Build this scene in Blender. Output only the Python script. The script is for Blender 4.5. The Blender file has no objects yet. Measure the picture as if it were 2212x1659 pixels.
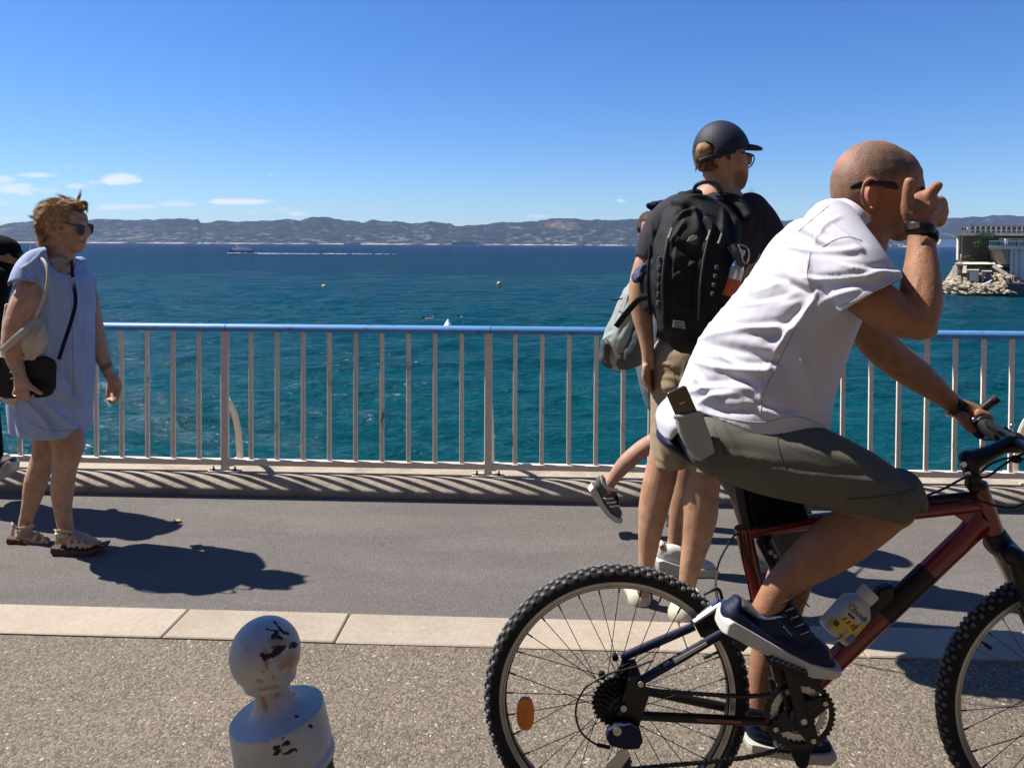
import bpy, bmesh, math, random
import numpy as np
from mathutils import Vector, Matrix, noise
random.seed(7); rng = np.random.default_rng(7)
SC = bpy.context.scene; COL = SC.collection
R = math.radians
# ------------------------------------------------------------------ camera
EYE = Vector((0, 0, 1.4)); FPX = 1661.0; PITCH = R(1.0); ROLL = R(0.28); SHIFT = -0.1238
_F = Vector((0, math.cos(PITCH), -math.sin(PITCH))); _u0 = Vector((0, math.sin(PITCH), math.cos(PITCH))); _r0 = Vector((1, 0, 0))
UPV = _u0 * math.cos(ROLL) - _r0 * math.sin(ROLL); RTV = _r0 * math.cos(ROLL) + _u0 * math.sin(ROLL)
YPP = 829.5 + SHIFT * 2212
cd = bpy.data.cameras.new('camera'); cam = bpy.data.objects.new('camera', cd); COL.objects.link(cam)
cd.sensor_width = 36; cd.lens = FPX / 2212 * 36; cd.shift_y = SHIFT; cd.clip_start = 0.05; cd.clip_end = 60000
m3 = Matrix((RTV, UPV, -_F)).transposed(); cam.matrix_world = Matrix.Translation(EYE) @ m3.to_4x4(); SC.camera = cam
def P(x, y, d):
    v = RTV * ((x - 1106) / FPX) + UPV * ((YPP - y) / FPX) + _F
    return EYE + v * (d / v.y)
def proj(co):
    q = np.asarray(co) - np.array(EYE)
    z = q @ np.array(_F)
    return 1106 + FPX * (q @ np.array(RTV)) / z, YPP - FPX * (q @ np.array(UPV)) / z
# ------------------------------------------------------------------ world
SUND = Vector((-0.70, 0.205, 1.0)).normalized()
EL = math.asin(SUND.z); AZ = math.atan2(SUND.x, SUND.y)
SC.view_settings.view_transform = 'Standard'; SC.view_settings.look = 'None'; SC.view_settings.gamma = 1; SC.view_settings.use_curve_mapping = False
SC.view_settings.exposure = 1.0
W = bpy.data.worlds.new('World'); SC.world = W; W.use_nodes = True
nt = W.node_tree; nt.nodes.clear()
def N(nt, t, **k):
    n = nt.nodes.new(t)
    for a, b in k.items():
        if a.startswith('i_'): n.inputs[a[2:].replace('_', ' ')].default_value = b
        else: setattr(n, a, b)
    return n
def Mth(nt, op, a, b=None, c=None, clamp=False):
    n = nt.nodes.new('ShaderNodeMath'); n.operation = op; n.use_clamp = clamp
    for i, v in enumerate((a, b, c)):
        if v is None: continue
        if isinstance(v, (int, float)): n.inputs[i].default_value = v
        else: nt.links.new(v, n.inputs[i])
    return n.outputs[0]
sky = N(nt, 'ShaderNodeTexSky', sky_type='NISHITA', sun_disc=False, sun_elevation=EL, sun_rotation=AZ, altitude=0, air_density=1.0, dust_density=0.2, ozone_density=1.6)
out = N(nt, 'ShaderNodeOutputWorld'); bg = N(nt, 'ShaderNodeBackground'); bg.inputs['Strength'].default_value = 0.050
hs = N(nt, 'ShaderNodeHueSaturation'); hs.inputs['Saturation'].default_value = 1.12; hs.inputs['Hue'].default_value = 0.505
tint = N(nt, 'ShaderNodeMix', data_type='RGBA', blend_type='MULTIPLY'); tint.inputs['Factor'].default_value = 1; tint.inputs[7].default_value = (.80, 1.04, 1.42, 1)
nt.links.new(sky.outputs[0], tint.inputs[6]); nt.links.new(tint.outputs[2], hs.inputs['Color'])
tc = N(nt, 'ShaderNodeTexCoord'); sp = N(nt, 'ShaderNodeSeparateXYZ'); nt.links.new(tc.outputs['Generated'], sp.inputs[0])
X, Yc, Z = sp.outputs
Ys = Mth(nt, 'MAXIMUM', Yc, 0.02)
U = Mth(nt, 'MULTIPLY', Mth(nt, 'DIVIDE', X, Ys), FPX); V = Mth(nt, 'MULTIPLY', Mth(nt, 'DIVIDE', Z, Ys), FPX)
cmb = N(nt, 'ShaderNodeCombineXYZ'); nt.links.new(U, cmb.inputs[0]); nt.links.new(V, cmb.inputs[1])
mp = N(nt, 'ShaderNodeMapping'); mp.inputs['Scale'].default_value = (0.05, 0.15, 1); nt.links.new(cmb.outputs[0], mp.inputs[0])
nz = N(nt, 'ShaderNodeTexNoise'); nz.inputs['Detail'].default_value = 8; nz.inputs['Roughness'].default_value = 0.68; nt.links.new(mp.outputs[0], nz.inputs[0])
mp2 = N(nt, 'ShaderNodeMapping'); mp2.inputs['Scale'].default_value = (0.15, 0.4, 1); mp2.inputs['Location'].default_value = (9, 3, 0); nt.links.new(cmb.outputs[0], mp2.inputs[0])
nz2 = N(nt, 'ShaderNodeTexNoise'); nz2.inputs['Detail'].default_value = 4; nt.links.new(mp2.outputs[0], nz2.inputs[0])
clouds = [(262,387,36,11,1.2),(560,436,14,3,.4),(300,392,12,4,.5),(330,446,24,4,.4),(410,447,20,4,.3),(695,436,8,2,.4),(120,366,8,3,.3),(55,398,18,4,.5),(225,452,26,4,.4),(242,393,22,6,.8),(30,409,44,9,1.0),(8,388,24,8,.9),(80,379,40,5,.9),(165,403,22,6,.8),(203,395,16,5,.55),(150,360,10,4,.35),(188,364,7,3,.3),(517,436,60,6,1.15),(478,437,20,6,.5),(382,440,38,6,.7),(270,447,52,6,.7),(610,452,16,5,.5),(642,462,22,5,.7),(548,458,9,3,.55),(584,378,7,2.5,.4),(1340,434,9,3.5,.8),(1165,467,22,3.5,.6),(60,421,20,4,.55),(105,412,24,6,.5),(0,440,22,6,.55),(10,472,40,6,.4),(120,460,60,5,.25),(-90,400,60,12,.9),(-200,440,70,9,.8),(-330,395,80,12,.9),(-560,430,120,10,.8)]
tot = None
for (cx, cy, hw, hh, br) in clouds:
    u0 = cx - 1106; v0 = 526.6 + (cx - 1106) * 0.0049 - cy
    du = Mth(nt, 'DIVIDE', Mth(nt, 'SUBTRACT', U, u0), hw * 1.4); dv = Mth(nt, 'DIVIDE', Mth(nt, 'SUBTRACT', V, v0), hh * 1.5)
    r2 = Mth(nt, 'ADD', Mth(nt, 'MULTIPLY', du, du), Mth(nt, 'MULTIPLY', dv, dv))
    g = Mth(nt, 'MULTIPLY', Mth(nt, 'SUBTRACT', 1.0, r2, clamp=True), br * 1.15)
    tot = g if tot is None else Mth(nt, 'ADD', tot, g)
nn = Mth(nt, 'ADD', Mth(nt, 'MULTIPLY', Mth(nt, 'SUBTRACT', nz.outputs[0], 0.5), 4.6), Mth(nt, 'MULTIPLY', Mth(nt, 'SUBTRACT', nz2.outputs[0], 0.5), 2.0))
cl = Mth(nt, 'MULTIPLY', Mth(nt, 'MULTIPLY', Mth(nt, 'ADD', Mth(nt, 'ADD', Mth(nt, 'MULTIPLY', tot, .85), nn), -0.30), 1.6, clamp=True), Mth(nt, 'MULTIPLY', tot, 2.2, clamp=True))
cl = Mth(nt, 'MULTIPLY', cl, Mth(nt, 'GREATER_THAN', Yc, 0.02))
cl = Mth(nt, 'MULTIPLY', cl, 0.85)
mx = N(nt, 'ShaderNodeMix', data_type='RGBA'); nt.links.new(cl, mx.inputs['Factor']); nt.links.new(hs.outputs[0], mx.inputs[6]); mx.inputs[7].default_value = (9.5, 9.6, 9.9, 1)
nt.links.new(mx.outputs[2], bg.inputs['Color']); nt.links.new(bg.outputs[0], out.inputs[0])
ld = bpy.data.lights.new('sun', 'SUN'); ld.energy = 5.0; ld.angle = R(0.53); ld.color = (1.0, 0.945, 0.86)
sun = bpy.data.objects.new('sun', ld); COL.objects.link(sun); sun.rotation_euler = SUND.to_track_quat('Z', 'Y').to_euler(); sun.location = (0, 0, 30)
# ------------------------------------------------------------------ materials
DIM = .85
def mat(name, col, rough=0.6, metal=0.0, var=0.0, vs=8.0, bump=0.0, bs=60.0, spec=0.5, sss=0.0, attr=False, coat=0.0, alpha=1.0, trans=0.0, stretch=None, sheen=0, det=6):
    col = tuple(q * DIM for q in col)
    m = bpy.data.materials.new(name); m.use_nodes = True; t = m.node_tree; b = t.nodes['Principled BSDF']
    b.inputs['Base Color'].default_value = (*col, 1); b.inputs['Roughness'].default_value = rough; b.inputs['Metallic'].default_value = metal
    b.inputs['Specular IOR Level'].default_value = spec; b.inputs['Coat Weight'].default_value = coat; b.inputs['Sheen Weight'].default_value = sheen
    if sss: b.inputs['Subsurface Weight'].default_value = sss; b.inputs['Subsurface Radius'].default_value = (0.02, 0.006, 0.003); b.inputs['Subsurface Scale'].default_value = 0.35
    if alpha < 1: b.inputs['Alpha'].default_value = alpha
    if trans: b.inputs['Transmission Weight'].default_value = trans
    src = None
    tcn = N(t, 'ShaderNodeTexCoord'); co = tcn.outputs['Object']
    if stretch:
        mpn = N(t, 'ShaderNodeMapping'); mpn.inputs['Scale'].default_value = stretch; t.links.new(co, mpn.inputs[0]); co = mpn.outputs[0]
    if attr:
        a = N(t, 'ShaderNodeAttribute', attribute_name='Col'); src = a.outputs['Color']
    if var:
        n = N(t, 'ShaderNodeTexNoise'); n.inputs['Scale'].default_value = vs; n.inputs['Detail'].default_value = det; t.links.new(co, n.inputs[0])
        rr = N(t, 'ShaderNodeMapRange'); rr.inputs[1].default_value = 0.3; rr.inputs[2].default_value = 0.7; rr.inputs[3].default_value = 1 - var; rr.inputs[4].default_value = 1 + var
        t.links.new(n.outputs[0], rr.inputs[0])
        mm = N(t, 'ShaderNodeVectorMath', operation='SCALE'); t.links.new(rr.outputs[0], mm.inputs['Scale'])
        if src: t.links.new(src, mm.inputs[0])
        else: mm.inputs[0].default_value = col
        src = mm.outputs[0]
    if src: t.links.new(src, b.inputs['Base Color'])
    if bump:
        n2 = N(t, 'ShaderNodeTexNoise'); n2.inputs['Scale'].default_value = bs; n2.inputs['Detail'].default_value = 4; t.links.new(co, n2.inputs[0])
        bp = N(t, 'ShaderNodeBump'); bp.inputs['Strength'].default_value = 1.0; bp.inputs['Distance'].default_value = bump; t.links.new(n2.outputs[0], bp.inputs['Height']); t.links.new(bp.outputs[0], b.inputs['Normal'])
    return m
M = {}
M['skin'] = mat('skin', (.45, .26, .17), .6, var=.16, vs=32, bump=.0014, bs=260, sss=.05, attr=True, spec=.3, det=9)
M['white_shirt'] = mat('white_shirt_cotton', (.52, .51, .575), .85, var=.02, vs=5, bump=.0006, bs=420, sheen=.15)
M['shorts_grey'] = mat('grey_green_cotton', (.105, .100, .080), .9, var=.12, vs=7, bump=.0008, bs=350, spec=.2)
M['pocket_sunlit'] = mat('painted_sun_pocket_cotton', (.31, .32, .29), .85, var=.12, vs=20, bump=.0008, bs=350)  # sunlight on the pocket painted in: much paler than the shorts cloth
M['navy'] = mat('navy_leather', (.006, .010, .036), .6, spec=.22, var=.2, vs=20, bump=.0004, bs=200)
M['white_rubber'] = mat('white_rubber', (.48, .46, .42), .6, var=.12, vs=18, bump=.0005, bs=300)
M['black'] = mat('black_metal', (.006, .006, .007), .38, spec=.3, var=.3, vs=30)
M['black_matte'] = mat('black_plastic', (.008, .008, .009), .65, spec=.25, var=.3, vs=20, bump=.0003, bs=200)
M['rubber'] = mat('tyre_rubber', (.014, .014, .014), .8, spec=.25, var=.35, vs=12, bump=.0006, bs=150)
M['knob'] = mat('tread_rubber_dusty', (.095, .095, .094), .7, var=.5, vs=25, bump=.0006, bs=200)
M['red'] = mat('red_bicycle_paint', (.16, .003, .004), .3, coat=.4, var=.15, vs=10)
M['steel'] = mat('polished_steel', (.55, .55, .56), .28, metal=1, var=.15, vs=20)
M['alu'] = mat('brushed_aluminium', (.50, .48, .44), .42, metal=.7, var=.15, vs=20)
M['stanchion'] = mat('cream_fork_leg', (.42, .38, .28), .35, metal=.5, var=.2, vs=25)
M['orange'] = mat('orange_reflector', (.72, .21, .012), .35, var=.15, vs=120, coat=.1, bump=.001, bs=400)
M['tee'] = mat('charcoal_tshirt', (.034, .031, .040), .9, var=.12, vs=9, bump=.0008, bs=380, spec=.2)
M['pack'] = mat('black_backpack_nylon', (.010, .0105, .012), .75, var=.3, vs=14, bump=.001, bs=320, spec=.22)
M['pack_grey'] = mat('grey_webbing', (.05, .05, .055), .7, var=.2, vs=20)
M['khaki'] = mat('khaki_cotton', (.27, .20, .12), .85, var=.1, vs=12, bump=.001, bs=350, sheen=.1)
M['cap'] = mat('navy_cap_fabric', (.014, .018, .036), .6, spec=.3, var=.35, vs=30, bump=.001, bs=500)
M['hair'] = mat('hair_strands', (.3, .17, .07), .65, attr=True, var=.25, vs=80, spec=.15)
M['dress'] = mat('light_blue_linen', (.33, .41, .60), .9, var=.08, vs=10, bump=.0008, bs=450, spec=.2)
M['dress_in'] = M['dress']
M['cream'] = mat('cream_canvas', (.48, .43, .34), .85, var=.1, vs=15, bump=.0008, bs=350)
M['bag'] = mat('black_bag_leather', (.006, .0065, .009), .6, var=.2, vs=10, bump=.0006, bs=200, spec=.25)
M['strapnavy'] = mat('navy_webbing', (.006, .009, .040), .8, var=.2, vs=30, spec=.15)
M['lens'] = mat('dark_sunglass_lens', (.010, .012, .018), .25, spec=.25)
M['lensg'] = mat('green_sunglass_lens', (.16, .20, .15), .12, coat=.5)
M['tort'] = mat('brown_glasses_frame', (.05, .02, .012), .25)
M['sandal'] = mat('beige_sandal_leather', (.50, .40, .29), .6, var=.15, vs=30, bump=.0005, bs=200)
M['sandal_sole'] = mat('brown_sandal_sole', (.07, .028, .018), .7, var=.2, vs=30)
M['shoe_white'] = mat('white_sneaker_leather', (.55, .53, .48), .55, var=.12, vs=20, bump=.0005, bs=200)
M['shoe_beige'] = mat('beige_white_shoe', (.50, .46, .36), .65, var=.15, vs=20)
M['shoe_grey'] = mat('grey_suede', (.085, .08, .085), .85, var=.2, vs=20, bump=.0006, bs=300)
M['tan'] = mat('tan_leather', (.36, .17, .06), .6)
M['greypack'] = mat('pale_grey_nylon', (.27, .30, .29), .7, var=.15, vs=10, bump=.0008, bs=300)
M['darkgreypack'] = mat('dark_grey_nylon', (.05, .055, .065), .7, var=.2, vs=10, bump=.0008, bs=300)
M['denim'] = mat('faded_denim', (.11, .15, .18), .9, var=.25, vs=20)
M['blackcloth'] = mat('black_cloth', (.006, .006, .007), .95, var=.2, vs=10, spec=.1)
M['gold'] = mat('pale_gold', (.75, .62, .42), .3, metal=1)
M['phone'] = mat('bronze_phone_back', (.10, .075, .045), .22, metal=.6, var=.08, vs=5)
M['red_cloth'] = mat('red_cloth', (.3, .02, .02), .8)
# ------------------------------------------------------------------ mesh helpers
def link(o, parent=None):
    COL.objects.link(o)
    if parent is not None:
        o.parent = parent
        mw = parent.matrix_basis.copy(); pp = parent.parent
        o.matrix_parent_inverse = (parent_world(parent)).inverted()
    return o
def parent_world(p):
    m = p.matrix_basis.copy()
    if p.parent is not None: m = parent_world(p.parent) @ p.matrix_parent_inverse @ m
    return m
def mk(name, verts, faces, m, parent=None, smooth=True, col=None, auto=None):
    me = bpy.data.meshes.new(name); me.from_pydata([tuple(v) for v in verts], [], [tuple(f) for f in faces]); me.validate(); me.update()
    if smooth: me.shade_smooth()
    if auto is not None: me.set_sharp_from_angle(angle=R(auto))
    if isinstance(m, (list, tuple)):
        for q in m: me.materials.append(q)
    elif m is not None: me.materials.append(m)
    if col is not None: setcol(me, col)
    o = bpy.data.objects.new(name, me); return link(o, parent)
def setcol(me, arr):
    a = me.color_attributes.new('Col', 'FLOAT_COLOR', 'POINT'); arr = np.asarray(arr, dtype=np.float32)
    if arr.ndim == 1: arr = np.tile(arr, (len(me.vertices), 1))
    buf = np.ones((len(me.vertices), 4), np.float32); buf[:, :3] = arr[:, :3]; a.data.foreach_set('color', buf.ravel())
def root(name, loc, label, cat, group=None, rz=0):
    o = bpy.data.objects.new(name, None); o.empty_display_size = .1; COL.objects.link(o); o.location = loc; o.rotation_euler = (0, 0, rz)
    return tag(o, label, cat, group)
def tag(o, label, cat, group=None):
    o['label'] = label; o['category'] = cat
    if group: o['group'] = group
    return o
def struct(o): o['kind'] = 'structure'; return o
def crom(pts, k=4):
    pts = [np.array(p, float) for p in pts]
    if len(pts) < 3: 
        return [pts[0] + (pts[-1] - pts[0]) * t / k for t in range(k + 1)]
    o = []; Q = [2 * pts[0] - pts[1]] + pts + [2 * pts[-1] - pts[-2]]
    for i in range(1, len(Q) - 2):
        a, b, c, d = Q[i - 1:i + 3]
        for j in range(k):
            t = j / k
            o.append(.5 * ((2 * b) + (c - a) * t + (2 * a - 5 * b + 4 * c - d) * t * t + (3 * b - a - 3 * c + d) * t ** 3))
    o.append(pts[-1]); return o
class G:  # geometry gatherer
    def __init__(s): s.v = []; s.f = []; s.mi = []
    def add(s, v, f, mi=0):
        b = len(s.v); s.v += [tuple(q) for q in v]; s.f += [tuple(i + b for i in q) for q in f]; s.mi += [mi] * len(f); return s
    def rings(s, rings, cap0=True, cap1=True, closed=False, mi=0):
        n = len(rings[0]); v = [p for r in rings for p in r]; f = []
        L = len(rings)
        for i in range(L if closed else L - 1):
            for j in range(n):
                a = i * n + j; b = i * n + (j + 1) % n; c = ((i + 1) % L) * n + (j + 1) % n; d = ((i + 1) % L) * n + j
                f.append((a, b, c, d))
        if cap0 and not closed: f.append(tuple(range(n))[::-1])
        if cap1 and not closed: f.append(tuple((L - 1) * n + j for j in range(n)))
        return s.add(v, f, mi)
    def tube(s, pts, rad, n=10, ref=(0, 1, 0), closed=False, cap='flat', mi=0):
        pts = [Vector(p) for p in pts]; L = len(pts)
        if not isinstance(rad, (list, tuple, np.ndarray)): rad = [rad] * L
        rad = [(r, r) if not isinstance(r, (tuple, list, np.ndarray)) else tuple(r) for r in rad]
        R_ = []
        for i in range(L):
            if closed: t = pts[(i + 1) % L] - pts[i - 1]
            else: t = pts[min(i + 1, L - 1)] - pts[max(i - 1, 0)]
            t.normalize(); rf = Vector(ref)
            if abs(rf.dot(t)) > .93: rf = Vector((0, 0, 1)) if abs(t.z) < .8 else Vector((1, 0, 0))
            b = (rf - t * rf.dot(t)).normalized(); a = t.cross(b)
            R_.append((pts[i], a, b, rad[i], t))
        def ring(c, a, b, ra, rb): return [c + a * (ra * math.cos(2 * math.pi * j / n)) + b * (rb * math.sin(2 * math.pi * j / n)) for j in range(n)]
        rings = []
        c0, c1 = (cap, cap) if isinstance(cap, str) else cap
        if not closed and c0 == 'round':
            c, a, b, r, t = R_[0]; h = min(r)
            for k in (80, 60, 38, 18): rings.append(ring(c - t * h * math.sin(R(k)), a, b, r[0] * math.cos(R(k)), r[1] * math.cos(R(k))))
        if not closed and c0 == 'open':
            c, a, b, r, t = R_[0]
            rings += [ring(c + t * .03, a, b, r[0] - .006, r[1] - .006), ring(c, a, b, r[0] - .005, r[1] - .005)]
        for c, a, b, r, t in R_: rings.append(ring(c, a, b, *r))
        if not closed and c1 == 'round':
            c, a, b, r, t = R_[-1]; h = min(r)
            for k in (18, 38, 60, 80): rings.append(ring(c + t * h * math.sin(R(k)), a, b, r[0] * math.cos(R(k)), r[1] * math.cos(R(k))))
        if not closed and c1 == 'open':
            c, a, b, r, t = R_[-1]
            rings += [ring(c, a, b, r[0] - .005, r[1] - .005), ring(c - t * .03, a, b, r[0] - .006, r[1] - .006)]
        return s.rings(rings, closed=closed, mi=mi)
    def box(s, c, h, ax=None, mi=0, bev=0):
        c = Vector(c); ax = ax or (Vector((1, 0, 0)), Vector((0, 1, 0)), Vector((0, 0, 1)))
        if not bev:
            v = [c + ax[0] * (h[0] * i) + ax[1] * (h[1] * j) + ax[2] * (h[2] * k) for i in (-1, 1) for j in (-1, 1) for k in (-1, 1)]
            return s.add(v, [(0, 1, 3, 2), (4, 6, 7, 5), (0, 4, 5, 1), (2, 3, 7, 6), (0, 2, 6, 4), (1, 5, 7, 3)], mi)
        b = min(bev, .9 * min(h))
        prof = [(-1, -1, 1, 0), (1, -1, -1, 0), (1, -1, 0, 1), (1, 1, 0, -1), (1, 1, -1, 0), (-1, 1, 1, 0), (-1, 1, 0, -1), (-1, -1, 0, 1)]
        rings = []
        for zz, sh in ((-1, b), (-1, 0), (1, 0), (1, b)):
            z = zz * (h[2] - (0 if sh else b)); rings.append([c + ax[0] * (sx * (h[0] - sh) + dx * b) + ax[1] * (sy * (h[1] - sh) + dy * b) + ax[2] * z for sx, sy, dx, dy in prof])
        return s.rings(rings, mi=mi)
    def prism(s, poly, d, th, mi=0):   # poly of 3D points, extruded along vector d by +-th/2
        d = Vector(d).normalized(); a = [Vector(p) - d * th / 2 for p in poly]; b = [Vector(p) + d * th / 2 for p in poly]
        n = len(poly); f = [tuple(range(n)), tuple(range(n, 2 * n))[::-1]] + [(i, i + n, (i + 1) % n + n, (i + 1) % n) for i in range(n)]
        return s.add(a + b, f, mi)
    def ell(s, c, r, ax=None, n=18, m=12, mi=0):
        c = Vector(c); ax = ax or (Vector((1, 0, 0)), Vector((0, 1, 0)), Vector((0, 0, 1)))
        rings = []
        for i in range(1, m):
            th = math.pi * i / m
            rings.append([c + ax[0] * (r[0] * math.sin(th) * math.cos(2 * math.pi * j / n)) + ax[1] * (r[1] * math.sin(th) * math.sin(2 * math.pi * j / n)) + ax[2] * (r[2] * math.cos(th)) for j in range(n)])
        return s.rings(rings, mi=mi)
    def lathe(s, c, prof, ax=None, n=32, mi=0, cap=True):  # prof (r,z)
        c = Vector(c); ax = ax or (Vector((1, 0, 0)), Vector((0, 1, 0)), Vector((0, 0, 1)))
        return s.rings([[c + ax[0] * (r * math.cos(2 * math.pi * j / n)) + ax[1] * (r * math.sin(2 * math.pi * j / n)) + ax[2] * z for j in range(n)] for r, z in prof], cap0=cap, cap1=cap, mi=mi)
    def obj(s, name, m, parent=None, smooth=True, auto=40, col=None):
        o = mk(name, s.v, s.f, m, parent, smooth, col, auto if smooth else None)
        if isinstance(m, (list, tuple)): o.data.polygons.foreach_set('material_index', s.mi)
        bm = bmesh.new(); bm.from_mesh(o.data); bmesh.ops.recalc_face_normals(bm, faces=bm.faces); bm.to_mesh(o.data); bm.free()
        return o
class Fig(G):
    """figure builder: coordinates are picture pixels at a real distance D0+dz, radii in pixels at that distance"""
    def __init__(s, D0): super().__init__(); s.D = D0
    def p(s, x, y, dz=0): return P(x, y, s.D + dz)
    def T(s, pts, k=4, cap='round', n=18, ref=(0, 1, 0)):
        q = []
        for t in pts:
            x, y, dz, r = t[:4]; d = s.D + dz; rm = r * d / FPX; rd = t[4] if len(t) > 4 else rm
            w = P(x, y, d); q.append((w.x, w.y, w.z, rm, rd))
        q = crom(q, k)
        return s.tube([c[:3] for c in q], [(max(c[3], .002), max(c[4], .002)) for c in q], n=n, ref=ref, cap=cap)
    def E(s, x, y, dz, rx, ry, rz, rot=0):
        d = s.D + dz; k = d / FPX; a = R(rot)
        ax = (Vector((math.cos(a), 0, -math.sin(a))), Vector((0, 1, 0)), Vector((math.sin(a), 0, math.cos(a))))
        return s.ell(P(x, y, d), (rx * k, rz, ry * k), ax)
    def mesh(s, name, m, parent, voxel=.006, smooth=4, post=None, col=None, dec=None, cut=None):
        me = bpy.data.meshes.new(name); me.from_pydata([tuple(v) for v in s.v], [], s.f); me.update()
        bm = bmesh.new(); bm.from_mesh(me); bmesh.ops.recalc_face_normals(bm, faces=bm.faces); bm.to_mesh(me); bm.free()
        o = bpy.data.objects.new(name + '_tmp', me); COL.objects.link(o)
        r = o.modifiers.new('r', 'REMESH'); r.mode = 'VOXEL'; r.voxel_size = voxel
        if smooth: q = o.modifiers.new('s', 'SMOOTH'); q.factor = .5; q.iterations = smooth
        me2 = bpy.data.meshes.new_from_object(o.evaluated_get(bpy.context.evaluated_depsgraph_get()))
        bpy.data.objects.remove(o); me2.name = name; me2.shade_smooth(); me2.materials.clear()
        for q in (m if isinstance(m, (list, tuple)) else [m]): me2.materials.append(q)
        n = len(me2.vertices); co = np.empty(n * 3, np.float32); me2.vertices.foreach_get('co', co); co = co.reshape(-1, 3)
        if post:
            nr = np.empty(n * 3, np.float32); me2.vertices.foreach_get('normal', nr); nr = nr.reshape(-1, 3)
            co = post(co, nr)
            ed = np.empty(len(me2.edges) * 2, np.int32); me2.edges.foreach_get('vertices', ed); ed = ed.reshape(-1, 2)
            deg = np.bincount(ed.ravel(), minlength=n)[:, None]
            for _ in range(2):
                acc = np.zeros((n, 3)); [acc.__setitem__((slice(None), k), np.bincount(ed[:, 0], co[ed[:, 1], k], n) + np.bincount(ed[:, 1], co[ed[:, 0], k], n)) for k in range(3)]
                co = co * .5 + .5 * acc / np.maximum(deg, 1)
            me2.vertices.foreach_set('co', co.astype(np.float32).ravel()); me2.update()
        if col is not None: setcol(me2, col(co) if callable(col) else col)
        if cut:
            px, py = proj(co); poly = cut[0]; ins = np.zeros(len(co), bool); j = len(poly) - 1
            for i in range(len(poly)):
                xi, yi = poly[i]; xj, yj = poly[j]; cnd = ((yi > py) != (yj > py)) & (px < (xj - xi) * (py - yi) / (yj - yi + 1e-9) + xi); ins ^= cnd; j = i
            ins &= co[:, 1] < cut[1]
            bm = bmesh.new(); bm.from_mesh(me2); bm.verts.ensure_lookup_table(); bmesh.ops.delete(bm, geom=[bm.verts[i] for i in np.nonzero(ins)[0]], context='VERTS'); bm.to_mesh(me2); bm.free()
        ob = bpy.data.objects.new(name, me2); return link(ob, parent)
def nz3(co, s, seed=0):
    # cheap smooth value noise
    c = co * s + seed * 17.3
    out = np.zeros(len(co))
    for k, (a, b, d, ph) in enumerate([(1.0, .7, .3, .1), (-.6, 1.1, .5, 2.2), (.4, -.5, 1.2, 4.0), (1.3, .4, -.9, 1.3), (-1.1, .8, -.7, 5.1)]):
        out += np.sin(c[:, 0] * a + c[:, 1] * b + c[:, 2] * d + ph + 1.3 * np.sin(c[:, 1] * d * 1.7 + c[:, 2] * a * 1.3 + ph * 2))
    return out / 5
def folds(creases, amb=0.0, ambs=30, seed=0, stretch=(1, 1, 1)):
    def f(co, nr):
        px, py = proj(co); disp = np.zeros(len(co)); face = np.clip(.6 - nr[:, 1], 0, 1)
        for c in creases:
            x0, y0, x1, y1, w, a = c[:6]; bow = c[6] if len(c) > 6 else 0
            dx, dy = x1 - x0, y1 - y0; L = math.hypot(dx, dy); t = ((px - x0) * dx + (py - y0) * dy) / L ** 2
            dd = ((px - x0) * dy - (py - y0) * dx) / L - bow * 4 * t * (1 - t)
            tp = np.clip(1 - ((t - .5) / .62) ** 4, 0, 1); tp = np.where((t < -.12) | (t > 1.12), 0, tp)
            ww = w * (0.5 + .5 * np.clip(t, 0, 1)) if a > 0 else w
            disp += a * tp * (np.exp(-(dd / ww) ** 2) - .45 * np.exp(-((dd - 1.9 * ww) / (1.3 * ww)) ** 2)) * face
        if amb: disp += amb * nz3(co * np.array(stretch), ambs, seed) + .5 * amb * nz3(co * np.array(stretch), ambs * 2.3, seed + 3)
        return co + nr * disp[:, None]
    return f
def ribbon(pts, w, th, name, m, parent, ref=(0, 1, 0)):
    g = G(); q = crom(pts, 6); g.tube(q, [(w, th)] * len(q), n=8, ref=ref); return g.obj(name, m, parent)
def strands(name, m, parent, specs, cols):
    """specs: list of polylines (np arrays) and widths -> thin three-sided hairs in one mesh"""
    v = []; f = []; c = []
    for (pl, w), cc in zip(specs, cols):
        q = crom(pl, 3); L = len(q); b = len(v)
        for i, p in enumerate(q):
            t = Vector(q[min(i + 1, L - 1)] - q[max(i - 1, 0)]).normalized(); rf = Vector((0, 1, 0)); bb = (rf - t * rf.dot(t));
            bb = bb.normalized() if bb.length > 1e-4 else Vector((1, 0, 0)); a = t.cross(bb); r = w * (1 - (i / (L - 1)) ** 2 * .9)
            for k in range(3):
                an = 2.094 * k; v.append(Vector(p) + a * (r * math.cos(an)) + bb * (r * math.sin(an))); c.append(cc)
        for i in range(L - 1):
            for k in range(3):
                f.append((b + 3 * i + k, b + 3 * i + (k + 1) % 3, b + 3 * i + 3 + (k + 1) % 3, b + 3 * i + 3 + k))
    return mk(name, v, f, m, parent, True, np.array(c))

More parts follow.
